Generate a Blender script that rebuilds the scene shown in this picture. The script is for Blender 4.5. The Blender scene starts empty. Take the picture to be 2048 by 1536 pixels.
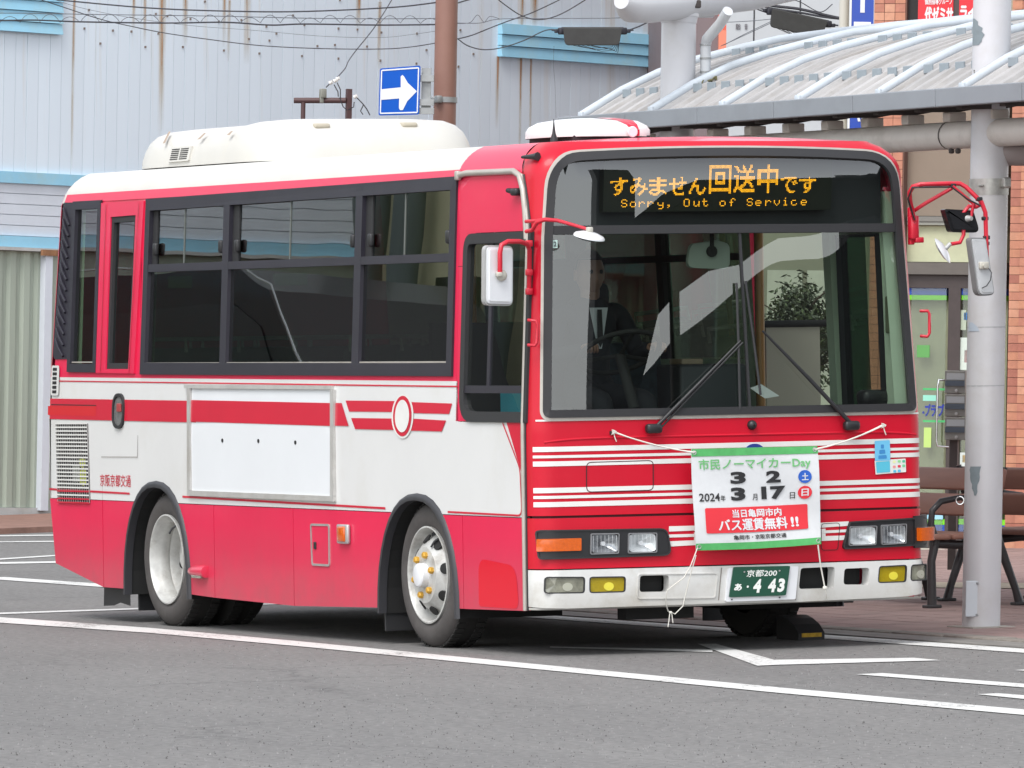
import bpy, bmesh, math, random
from math import sin, cos, pi, radians, sqrt
from mathutils import Vector, Matrix
from mathutils.geometry import delaunay_2d_cdt
random.seed(7)
scene = bpy.context.scene
COL = scene.collection

# ------------------------------------------------------------------ camera
YAW, PIT, ROL = 0.436240822, 0.00757015, -0.01404932
CAM = Vector((33.8780660, -15.9566494, 1.70975435))
FPX = 14411.04
Fw = Vector((-cos(YAW)*cos(PIT), sin(YAW)*cos(PIT), -sin(PIT)))
R0 = Fw.cross(Vector((0, 0, 1))).normalized()
U0 = R0.cross(Fw)
Rt = cos(ROL)*R0 + sin(ROL)*U0
Up = -sin(ROL)*R0 + cos(ROL)*U0
cd = bpy.data.cameras.new('camera'); cam = bpy.data.objects.new('camera', cd); COL.objects.link(cam)
cd.sensor_width = 36.0; cd.lens = 36.0*FPX/2048.0; cd.clip_start = 0.5; cd.clip_end = 2000
cam.matrix_world = Matrix(((Rt.x, Up.x, -Fw.x, CAM.x), (Rt.y, Up.y, -Fw.y, CAM.y), (Rt.z, Up.z, -Fw.z, CAM.z), (0, 0, 0, 1)))
scene.camera = cam

# ------------------------------------------------------------------ light
SUN_EL, SUN_AZ = radians(55), radians(-50)      # veiled sun, high, on the camera side
w = bpy.data.worlds.new('World'); scene.world = w; w.use_nodes = True
nt = w.node_tree; nt.nodes.clear()
sky = nt.nodes.new('ShaderNodeTexSky'); sky.sky_type = 'NISHITA'; sky.sun_disc = False
sky.sun_elevation = SUN_EL; sky.sun_rotation = radians(90)-SUN_AZ
sky.dust_density = 0.8; sky.air_density = 1.0; sky.ozone_density = 1.0
hsv = nt.nodes.new('ShaderNodeHueSaturation'); hsv.inputs['Saturation'].default_value = 0.22; hsv.inputs['Value'].default_value = 1.0
bg = nt.nodes.new('ShaderNodeBackground'); bg.inputs['Strength'].default_value = 0.15
wo = nt.nodes.new('ShaderNodeOutputWorld')
nt.links.new(sky.outputs[0], hsv.inputs['Color']); nt.links.new(hsv.outputs[0], bg.inputs['Color']); nt.links.new(bg.outputs[0], wo.inputs[0])
sl = bpy.data.lights.new('sun', 'SUN'); sl.energy = 1.15; sl.angle = radians(30); sl.color = (1.0, 0.97, 0.93)
so = bpy.data.objects.new('sun', sl); COL.objects.link(so)
sd_ = Vector((cos(SUN_EL)*cos(SUN_AZ), cos(SUN_EL)*sin(SUN_AZ), sin(SUN_EL)))
so.rotation_euler = sd_.to_track_quat('Z', 'Y').to_euler()
scene.view_settings.view_transform = 'Standard'; scene.view_settings.look = 'None'
scene.view_settings.gamma = 1.0; scene.view_settings.use_curve_mapping = False
scene.view_settings.exposure = 1.08

# ------------------------------------------------------------------ measuring helpers: a sight line met with a real surface
def ray(u, v): return Fw + Rt*((u-1024)/FPX) + Up*((768-v)/FPX)
def on_plane(u, v, n, c):
    d = ray(u, v); return CAM + d*((c-CAM.dot(n))/d.dot(n))
def on_x(u, v, x): return on_plane(u, v, Vector((1, 0, 0)), x)
def on_y(u, v, y): return on_plane(u, v, Vector((0, 1, 0)), y)
def ground(u, v, z=0.0): return on_plane(u, v, Vector((0, 0, 1)), z)
def at_depth(u, v, d): return CAM + ray(u, v)*d
TRUE_UP = Vector((0, 0.036, 1)).normalized()      # the road falls towards the kerb, so plumb things lean in this frame

# ------------------------------------------------------------------ materials
MATS = {}
def nodes_of(name):
    m = bpy.data.materials.new(name); m.use_nodes = True
    t = m.node_tree; b = t.nodes['Principled BSDF']
    return m, t, b
def mat(name, col, rough=0.5, metal=0.0, coat=0.0, var=0.0, scale=3.0, dirt=None, dirt_amt=0.0, bump=0.0, bscale=60.0, emit=0.0, stretch=(1, 1, 1), spec=0.5, grime=None):
    if name in MATS: return MATS[name]
    m, t, b = nodes_of(name)
    b.inputs['Roughness'].default_value = rough; b.inputs['Metallic'].default_value = metal
    b.inputs['Coat Weight'].default_value = coat; b.inputs['Coat Roughness'].default_value = 0.06
    b.inputs['Specular IOR Level'].default_value = spec
    b.inputs['Base Color'].default_value = (*col, 1)
    if emit:
        b.inputs['Emission Color'].default_value = (*col, 1); b.inputs['Emission Strength'].default_value = emit
    if var or dirt_amt or bump:
        geo = t.nodes.new('ShaderNodeNewGeometry')
        mp = t.nodes.new('ShaderNodeMapping'); mp.inputs['Scale'].default_value = stretch
        t.links.new(geo.outputs['Position'], mp.inputs['Vector'])
        last = None
        if var:
            n = t.nodes.new('ShaderNodeTexNoise'); n.inputs['Scale'].default_value = scale; n.inputs['Detail'].default_value = 6; n.inputs['Roughness'].default_value = 0.65
            t.links.new(mp.outputs[0], n.inputs['Vector'])
            mr = t.nodes.new('ShaderNodeMapRange'); mr.inputs['From Min'].default_value = 0.3; mr.inputs['From Max'].default_value = 0.7
            mr.inputs['To Min'].default_value = 1-var; mr.inputs['To Max'].default_value = 1+var
            t.links.new(n.outputs['Fac'], mr.inputs['Value'])
            mx = t.nodes.new('ShaderNodeMix'); mx.data_type = 'RGBA'; mx.blend_type = 'MULTIPLY'; mx.inputs['Factor'].default_value = 1
            mx.inputs['A'].default_value = (*col, 1); t.links.new(mr.outputs[0], mx.inputs['B']); last = mx.outputs['Result']
        if dirt_amt:
            n2 = t.nodes.new('ShaderNodeTexNoise'); n2.inputs['Scale'].default_value = scale*0.6; n2.inputs['Detail'].default_value = 8; n2.inputs['Roughness'].default_value = 0.7
            t.links.new(mp.outputs[0], n2.inputs['Vector'])
            m2 = t.nodes.new('ShaderNodeMapRange'); m2.inputs['From Min'].default_value = 0.5; m2.inputs['From Max'].default_value = 0.78
            m2.inputs['To Max'].default_value = dirt_amt; t.links.new(n2.outputs['Fac'], m2.inputs['Value'])
            mx2 = t.nodes.new('ShaderNodeMix'); mx2.data_type = 'RGBA'; mx2.inputs['B'].default_value = (*dirt, 1)
            if last: t.links.new(last, mx2.inputs['A'])
            else: mx2.inputs['A'].default_value = (*col, 1)
            t.links.new(m2.outputs[0], mx2.inputs['Factor']); last = mx2.outputs['Result']
        if grime:      # road film thrown up on the lowest part of the body
            gc, gz, ga = grime
            sp = t.nodes.new('ShaderNodeSeparateXYZ'); t.links.new(geo.outputs['Position'], sp.inputs[0])
            ng = t.nodes.new('ShaderNodeTexNoise'); ng.inputs['Scale'].default_value = 5; ng.inputs['Detail'].default_value = 7; ng.inputs['Roughness'].default_value = 0.7; t.links.new(geo.outputs['Position'], ng.inputs['Vector'])
            g1 = t.nodes.new('ShaderNodeMapRange'); g1.inputs['From Min'].default_value = gz; g1.inputs['From Max'].default_value = 0.18; g1.inputs['To Max'].default_value = ga; t.links.new(sp.outputs['Z'], g1.inputs['Value'])
            g2 = t.nodes.new('ShaderNodeMath'); g2.operation = 'MULTIPLY'; t.links.new(g1.outputs[0], g2.inputs[0]); t.links.new(ng.outputs['Fac'], g2.inputs[1])
            gm = t.nodes.new('ShaderNodeMix'); gm.data_type = 'RGBA'; gm.inputs['B'].default_value = (*gc, 1); t.links.new(last, gm.inputs['A']); t.links.new(g2.outputs[0], gm.inputs['Factor']); last = gm.outputs['Result']
        if last: t.links.new(last, b.inputs['Base Color'])
        if bump:
            n3 = t.nodes.new('ShaderNodeTexNoise'); n3.inputs['Scale'].default_value = bscale; n3.inputs['Detail'].default_value = 4
            t.links.new(geo.outputs['Position'], n3.inputs['Vector'])
            bp = t.nodes.new('ShaderNodeBump'); bp.inputs['Strength'].default_value = bump; bp.inputs['Distance'].default_value = 0.01
            t.links.new(n3.outputs['Fac'], bp.inputs['Height']); t.links.new(bp.outputs[0], b.inputs['Normal'])
    MATS[name] = m; return m
def glass(name, tint, ior=1.55, rough=0.0, wave=0.0):
    if name in MATS: return MATS[name]
    m = bpy.data.materials.new(name); m.use_nodes = True; t = m.node_tree; t.nodes.clear()
    tr = t.nodes.new('ShaderNodeBsdfTransparent'); tr.inputs[0].default_value = (*tint, 1)
    gl = t.nodes.new('ShaderNodeBsdfGlossy'); gl.inputs['Roughness'].default_value = rough; gl.inputs['Color'].default_value = (1, 1, 1, 1)
    fr = t.nodes.new('ShaderNodeFresnel'); gb_ = t.nodes.new('ShaderNodeNewGeometry'); im_ = t.nodes.new('ShaderNodeMix'); im_.data_type = 'FLOAT'
    im_.inputs['A'].default_value = ior; im_.inputs['B'].default_value = 1/ior; t.links.new(gb_.outputs['Backfacing'], im_.inputs['Factor']); t.links.new(im_.outputs['Result'], fr.inputs['IOR'])      # a thin sheet mirrors alike from both sides
    mx = t.nodes.new('ShaderNodeMixShader'); o = t.nodes.new('ShaderNodeOutputMaterial')
    t.links.new(fr.outputs[0], mx.inputs[0]); t.links.new(tr.outputs[0], mx.inputs[1]); t.links.new(gl.outputs[0], mx.inputs[2]); t.links.new(mx.outputs[0], o.inputs[0])
    if wave:
        geo = t.nodes.new('ShaderNodeNewGeometry'); n = t.nodes.new('ShaderNodeTexNoise'); n.inputs['Scale'].default_value = 1.3; n.inputs['Detail'].default_value = 1
        t.links.new(geo.outputs['Position'], n.inputs['Vector'])
        bp = t.nodes.new('ShaderNodeBump'); bp.inputs['Strength'].default_value = wave; bp.inputs['Distance'].default_value = 0.05
        t.links.new(n.outputs['Fac'], bp.inputs['Height']); t.links.new(bp.outputs[0], gl.inputs['Normal'])
    MATS[name] = m; return m
def srgb(r, g, b):
    f = lambda c: (c/255/12.92) if c/255 <= 0.04045 else ((c/255+0.055)/1.055)**2.4
    return (f(r), f(g), f(b))

RED = mat('skylit_red_paint', (0.70, 0.018, 0.075), 0.36, coat=0.35, spec=0.35, var=0.05, scale=1.2, dirt=(0.62, 0.05, 0.09), dirt_amt=0.25, bump=0.10, bscale=1.6, grime=((0.20, 0.10, 0.10), 0.62, 0.75))  # side red: sky reflection and fading are pinked into the colour
REDF = mat('front_red_paint', (0.54, 0.004, 0.022), 0.40, coat=0.2, spec=0.3, var=0.06, scale=1.5, dirt=(0.50, 0.04, 0.05), dirt_amt=0.25, bump=0.03, bscale=2.5)  # same livery red, without the sky's pink in its colour
REDN = mat('repainted_red', (0.66, 0.004, 0.022), 0.30, coat=0.4, spec=.3)
WHITE = mat('white_paint', (0.71, 0.71, 0.70), 0.30, coat=0.5, var=0.03, scale=1.3, dirt=(0.56, 0.54, 0.46), dirt_amt=0.5, bump=0.10, bscale=1.6)
WHITEG = mat('grubby_white', (0.66, 0.66, 0.64), 0.4, coat=0.3, var=0.05, scale=5, dirt=(0.38, 0.34, 0.27), dirt_amt=0.7, grime=((0.22, 0.19, 0.14), 0.40, 1.0))
CREAM = mat('cream_fibreglass', (0.57, 0.555, 0.515), 0.45, coat=0.2, var=0.04, scale=2, dirt=(0.62, 0.55, 0.42), dirt_amt=0.5)
BLACKF = mat('black_window_frame', (0.022, 0.020, 0.030), 0.45, var=0.15, scale=4)
RUBBER = mat('black_rubber', (0.022, 0.022, 0.024), 0.6)
TRIM = mat('grey_rubber_trim', (0.42, 0.40, 0.36), 0.5, var=0.15, scale=9)
ALU = mat('aluminium', (0.50, 0.50, 0.49), 0.42, metal=0.6, var=0.12, scale=8, dirt=(0.3, 0.27, 0.22), dirt_amt=0.4)
BLACKP = mat('black_plastic', (0.016, 0.016, 0.018), 0.42)
TREAD = mat('tyre_tread', (0.022, 0.021, 0.020), 0.85)  # tread rubber, underbody shadow darkened into its colour
TYRE = mat('tyre_rubber', (0.062, 0.056, 0.054), 0.75, var=0.25, scale=6, dirt=(0.12, 0.11, 0.10), dirt_amt=0.4)
RIMM = mat('silver_painted_steel', (0.52, 0.52, 0.50), 0.42, metal=0.2, var=0.15, scale=12, dirt=(0.22, 0.19, 0.16), dirt_amt=0.9)
NUT = mat('gold_wheel_nut', (0.60, 0.33, 0.04), 0.4, metal=0.2)
DARK = mat('underbody_black', (0.012, 0.012, 0.012), 0.8)
SEAM = mat('panel_gap', (0.05, 0.012, 0.016), 0.8)
SEAMW = mat('panel_gap_light', (0.22, 0.20, 0.18), 0.8)
LINER = mat('pale_green_lining', (0.66, 0.78, 0.60), 0.5, var=0.06, scale=3)
FLOORM = mat('bus_floor', (0.10, 0.10, 0.10), 0.6)
SEATM = mat('seat_fabric', (0.05, 0.075, 0.10), 0.85, var=0.3, scale=20)
CEIL = mat('cabin_ceiling', (0.45, 0.47, 0.42), 0.6)
SIDEGL = glass('side_glass', (0.38, 0.44, 0.38), 2.9, wave=0.02)
WSGL = glass('windscreen_glass', (0.60, 0.66, 0.62), 2.1, wave=0.03)
DRVGL = glass('cab_side_glass', (0.72, 0.76, 0.72), 1.8, wave=0.02)
CLEARGL = glass('clear_glass', (0.8, 0.84, 0.8), 1.5)
LENSC = glass('clear_lamp_lens', (0.95, 0.96, 0.96), 1.35)
AMBER = mat('amber_lens', (0.60, 0.10, 0.004), 0.15, coat=0.6, var=0.12, scale=60)
YELL = mat('yellow_fog_lens', (0.36, 0.27, 0.008), 0.12, coat=0.7, var=0.12, scale=25)
REFL = mat('lamp_reflector', (0.75, 0.76, 0.78), 0.12, metal=1.0)
FOGC = mat('dull_clear_lens', (0.22, 0.22, 0.17), 0.12, coat=1.0, var=0.3, scale=20)
MIRB = mat('white_mirror_back', (0.74, 0.75, 0.77), 0.3, coat=0.5)
MGLASS = mat('mirror_glass', (0.8, 0.8, 0.82), 0.03, metal=1.0)
REDTUBE = mat('red_tube_paint', (0.55, 0.010, 0.03), 0.4, coat=0.3, var=0.1, scale=10)
ROPE = mat('white_cord', (0.68, 0.66, 0.60), 0.8)

# ------------------------------------------------------------------ things and meshes
class Root:
    def __init__(s, o, M, frame): s.o, s.M, s.frame = o, M, frame
def thing(name, label, cat, base=(0, 0, 0), frame=None, group=None, kind=None):
    """an Empty at the base (given in the thing's own building frame) which parents the parts"""
    frame = frame or Matrix.Identity(4)
    M = frame @ Matrix.Translation(Vector(base))
    o = bpy.data.objects.new(name, None); COL.objects.link(o); o.matrix_world = M
    o.empty_display_size = 0.2
    if label: o['label'] = label
    if cat: o['category'] = cat
    if group: o['group'] = group
    if kind: o['kind'] = kind
    return Root(o, M, frame)
class Part:
    def __init__(s, o, root): s.o, s.root = o, root
class MB:
    def __init__(s): s.v = []; s.f = []; s.m = []; s.mi = 0
    def add(s, vs, fs):
        b = len(s.v); s.v += [Vector(p) for p in vs]
        for f in fs: s.f.append([b+i for i in f]); s.m.append(s.mi)
        return s
    def box(s, c, sz, rot=None, taper=1.0):
        hx, hy, hz = sz[0]/2, sz[1]/2, sz[2]/2
        vs = [Vector((x*hx*(taper if z > 0 else 1), y*hy*(taper if z > 0 else 1), z*hz)) for z in (-1, 1) for y in (-1, 1) for x in (-1, 1)]
        if rot: vs = [rot @ p for p in vs]
        c = Vector(c)
        return s.add([p+c for p in vs], [(0, 2, 3, 1), (4, 5, 7, 6), (0, 1, 5, 4), (2, 6, 7, 3), (0, 4, 6, 2), (1, 3, 7, 5)])
    def box2(s, a, b): 
        a, b = Vector(a), Vector(b); return s.box((a+b)/2, [abs(b[i]-a[i]) for i in range(3)])
    def rbox(s, c, sz, r, rot=None, seg=2):
        bm = bmesh.new(); bmesh.ops.create_cube(bm, size=1)
        for v in bm.verts: v.co = Vector((v.co.x*sz[0], v.co.y*sz[1], v.co.z*sz[2]))
        bmesh.ops.bevel(bm, geom=bm.edges[:], offset=min(r, min(sz)*0.49), segments=seg, profile=0.5, affect='EDGES')
        bm.verts.ensure_lookup_table(); c = Vector(c)
        vs = [(rot @ v.co if rot else v.co)+c for v in bm.verts]; fs = [[v.index for v in f.verts] for f in bm.faces]
        bm.free(); return s.add(vs, fs)
    def tube(s, pts, r, n=8, cap=True, closed=False):
        pts = [Vector(p) for p in pts]; N = len(pts); rings = []
        rr = r if isinstance(r, (list, tuple)) else [r]*N
        prev = None
        for i, p in enumerate(pts):
            a = pts[i-1] if (i > 0 or closed) else p; b = pts[(i+1) % N] if (i < N-1 or closed) else p
            d = (b-a).normalized()
            if prev is None:
                x = d.orthogonal().normalized()
            else:
                x = (prev - d*prev.dot(d)); x = x.normalized() if x.length > 1e-6 else d.orthogonal().normalized()
            prev = x; y = d.cross(x)
            rings.append([p + (x*cos(2*pi*k/n)+y*sin(2*pi*k/n))*rr[i] for k in range(n)])
        vs = [q for R_ in rings for q in R_]; fs = []
        for i in range(N if closed else N-1):
            j = (i+1) % N
            for k in range(n): fs.append((i*n+k, i*n+(k+1) % n, j*n+(k+1) % n, j*n+k))
        if cap and not closed: fs.append(list(range(n))[::-1]); fs.append([(N-1)*n+k for k in range(n)])
        return s.add(vs, fs)
    def lathe(s, prof, org, axis, n=32, caps=(False, False)):
        axis = Vector(axis).normalized(); x = axis.orthogonal().normalized(); y = axis.cross(x); org = Vector(org)
        vs = []
        for r, h in prof:
            for k in range(n): vs.append(org + axis*h + (x*cos(2*pi*k/n)+y*sin(2*pi*k/n))*r)
        fs = []
        for i in range(len(prof)-1):
            for k in range(n): fs.append((i*n+k, i*n+(k+1) % n, (i+1)*n+(k+1) % n, (i+1)*n+k))
        if caps[0]: fs.append(list(range(n))[::-1])
        if caps[1]: fs.append([(len(prof)-1)*n+k for k in range(n)])
        return s.add(vs, fs)
    def prism(s, poly, fmap, d0, d1):
        """poly in 2D; fmap(a,b,d)->3D; solid between depths d0 and d1"""
        n = len(poly); vs = [fmap(a, b, d0) for a, b in poly]+[fmap(a, b, d1) for a, b in poly]
        fs = [list(range(n)), list(range(2*n-1, n-1, -1))]+[(i, i+n, (i+1) % n+n, (i+1) % n) for i in range(n)]
        return s.add(vs, fs)
    def build(s, name, mats, parent=None, smooth=None, label=None, cat=None, kind=None, group=None, org=None):
        root = parent.root if isinstance(parent, Part) else parent
        if root is not None: T = root.M.inverted() @ root.frame
        else:
            if org is None:
                n = len(s.v); org = Vector((sum(p.x for p in s.v)/n, sum(p.y for p in s.v)/n, min(p.z for p in s.v)))
            T = Matrix.Translation(-Vector(org))
        me = bpy.data.meshes.new(name); me.from_pydata([T @ p for p in s.v], [], s.f)
        for m_ in (mats if isinstance(mats, (list, tuple)) else [mats]): me.materials.append(m_)
        me.polygons.foreach_set('material_index', s.m)
        bm = bmesh.new(); bm.from_mesh(me)
        if smooth is not None: bmesh.ops.remove_doubles(bm, verts=bm.verts[:], dist=1e-5)
        if not getattr(s, 'noflip', False): bmesh.ops.recalc_face_normals(bm, faces=bm.faces[:])
        bm.to_mesh(me); bm.free()
        if smooth is not None:
            me.shade_smooth()
            me.set_sharp_from_angle(angle=radians(smooth))
        me.update()
        o = bpy.data.objects.new(name, me); COL.objects.link(o)
        if parent is not None: o.parent = parent.o
        else: o.location = org
        if label: o['label'] = label
        if cat: o['category'] = cat
        if kind: o['kind'] = kind
        if group: o['group'] = group
        return Part(o, root if root else Root(o, Matrix.Translation(Vector(org)), Matrix.Identity(4)))
def again(part, delta, parent=None):
    """another piece sharing the mesh, moved by delta in its thing's frame"""
    o = part.o.copy(); COL.objects.link(o); p = parent.o if parent else part.o.parent
    o.parent = p; o.location = part.o.location + Vector(delta)
    return Part(o, part.root)
def copy_thing(root, M, label=None):
    o = root.o.copy(); COL.objects.link(o); o.matrix_world = M
    if label: o['label'] = label
    def rec(a, b):
        for ch in a.children:
            c = ch.copy(); COL.objects.link(c); c.parent = b; rec(ch, c)
    rec(root.o, o); return o

# 2D regions laid on curved surfaces
def resample(path, step):
    out = []
    for i, p in enumerate(path):
        q = path[(i+1) % len(path)]; L = sqrt((q[0]-p[0])**2+(q[1]-p[1])**2); n = max(1, int(math.ceil(L/step)))
        for k in range(n): out.append((p[0]+(q[0]-p[0])*k/n, p[1]+(q[1]-p[1])*k/n))
    return out
def inside(poly, x, y):
    c = False; j = len(poly)-1
    for i in range(len(poly)):
        xi, yi = poly[i]; xj, yj = poly[j]
        if (yi > y) != (yj > y) and x < (xj-xi)*(y-yi)/(yj-yi)+xi: c = not c
        j = i
    return c
def region(mb, outer, holes, fmap, step=0.12, d=0.0, lip=0.0):
    loops = [resample(outer, step)]+[resample(h, step) for h in holes]
    vs = []; es = []
    for L in loops:
        b = len(vs); vs += L; es += [(b+i, b+(i+1) % len(L)) for i in range(len(L))]
    xs = [p[0] for p in loops[0]]; ys = [p[1] for p in loops[0]]
    nx = int((max(xs)-min(xs))/step); ny = int((max(ys)-min(ys))/step)
    for i in range(1, nx+1):
        for j in range(1, ny+1):
            x = min(xs)+i*step; y = min(ys)+j*step
            if inside(loops[0], x, y) and not any(inside(h, x, y) for h in loops[1:]): vs.append((x+1e-4*(j % 3), y+1e-4*(i % 3)))
    res = delaunay_2d_cdt([Vector(p) for p in vs], es, [], 0, 1e-7)
    V, Fs = res[0], res[2]; P = [fmap(p[0], p[1], d) for p in V]; fs = []
    for f in Fs:
        cx = sum(V[i][0] for i in f)/3; cy = sum(V[i][1] for i in f)/3
        if inside(loops[0], cx, cy) and not any(inside(h, cx, cy) for h in loops[1:]):
            fs.append(list(f))
    mb.add(P, fs)
    if lip:
        for L in loops:
            n = len(L); mb.add([fmap(a, b, d) for a, b in L]+[fmap(a, b, d+lip) for a, b in L], [(i, (i+1) % n, (i+1) % n+n, i+n) for i in range(n)])
    return mb
def fillet(pts, rad, n=6):
    out = []; N = len(pts)
    for i in range(N):
        p = Vector(pts[i]); a = Vector(pts[i-1]); b = Vector(pts[(i+1) % N]); r = rad[i] if isinstance(rad, (list, tuple)) else rad
        if r <= 0: out.append((p.x, p.y)); continue
        u1 = (a-p).normalized(); u2 = (b-p).normalized(); ang = u1.angle(u2); t = min(r/math.tan(ang/2), (a-p).length*.49, (b-p).length*.49)
        p1 = p+u1*t; p2 = p+u2*t
        for k in range(n+1):
            s_ = k/n; q = p1*(1-s_)**2+p*2*s_*(1-s_)+p2*s_**2; out.append((q.x, q.y))
    return out
def rr(x0, y0, x1, y1, r=0.0, n=5):
    return fillet([(x0, y0), (x1, y0), (x1, y1), (x0, y1)], r, n)
def area(p): return sum(p[i][0]*p[(i+1) % len(p)][1]-p[(i+1) % len(p)][0]*p[i][1] for i in range(len(p)))/2
def offset(path, w):
    """inset (w>0) of a closed path"""
    s_ = 1 if area(path) > 0 else -1; N = len(path); out = []
    for i in range(N):
        p = Vector(path[i]); a = Vector(path[i-1]); b = Vector(path[(i+1) % N])
        if (p-a).length < 1e-9: a = Vector(path[i-2])
        if (b-p).length < 1e-9: b = Vector(path[(i+2) % N])
        d1 = (p-a).normalized(); d2 = (b-p).normalized(); n1 = Vector((-d1.y, d1.x))*s_; n2 = Vector((-d2.y, d2.x))*s_
        m = n1+n2; m = m.normalized() if m.length > 1e-6 else n1; k = 1/max(0.35, m.dot(n1)); q = p+m*w*k; out.append((q.x, q.y))
    return out
def ring(mb, path, w, fmap, d_out, d_in, step=0.15, proud=None):
    """frame of width w inside path; front face at d_out, reaching back to d_in"""
    P = resample(path, step) if step else path
    # resample keeps corners, offset of collinear points is fine
    Q = offset(P, w); n = len(P)
    rows = [[fmap(a, b, d_in) for a, b in P], [fmap(a, b, d_out) for a, b in P], [fmap(a, b, d_out) for a, b in Q], [fmap(a, b, d_in) for a, b in Q]]
    vs = [p for r_ in rows for p in r_]; fs = []
    for k in range(3):
        for i in range(n): fs.append((k*n+i, k*n+(i+1) % n, (k+1)*n+(i+1) % n, (k+1)*n+i))
    mb.add(vs, fs); return mb
# lettering: flat glyph outlines laid on a surface
def glyphs(txt, bold=0.0, font_space=1.0):
    cu = bpy.data.curves.new('lettering', 'FONT'); cu.body = txt; cu.offset = bold; cu.space_character = font_space; cu.resolution_u = 3
    o = bpy.data.objects.new('lettering', cu); COL.objects.link(o)
    dg = bpy.context.evaluated_depsgraph_get(); me = bpy.data.meshes.new_from_object(o.evaluated_get(dg))
    V = [(v.co.x, v.co.y) for v in me.vertices]; Fs = [list(p.vertices) for p in me.polygons]
    bpy.data.objects.remove(o); bpy.data.curves.remove(cu); bpy.data.meshes.remove(me)
    x0 = min(p[0] for p in V); x1 = max(p[0] for p in V); y0 = min(p[1] for p in V); y1 = max(p[1] for p in V)
    return [((p[0]-x0)/max(1e-6, x1-x0), (p[1]-y0)/max(1e-6, y1-y0)) for p in V], Fs
def letter(mb, txt, rect, fmap, d, bold=0.0):
    """fit text into rect=(x0,y0,x1,y1); dense characters are thickened by overlaid shifted copies"""
    asc = all(ord(c) < 128 for c in txt)
    V, Fs = glyphs(txt, bold if asc else 0.0); x0, y0, x1, y1 = rect; mb.noflip = True
    if asc: return mb.add([fmap(x0+(x1-x0)*a, y0+(y1-y0)*b, d) for a, b in V], Fs)
    e = (x1-x0)/max(1, len(txt))*bold*1.1; f = (y1-y0)*bold*0.8
    for k, (ox, oy) in enumerate(((0, 0), (e, 0), (-e, 0), (0, f), (0, -f))):
        mb.add([fmap(x0+(x1-x0)*a+ox, y0+(y1-y0)*b+oy, d-1e-5*k) for a, b in V], Fs)
    return mb

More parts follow.
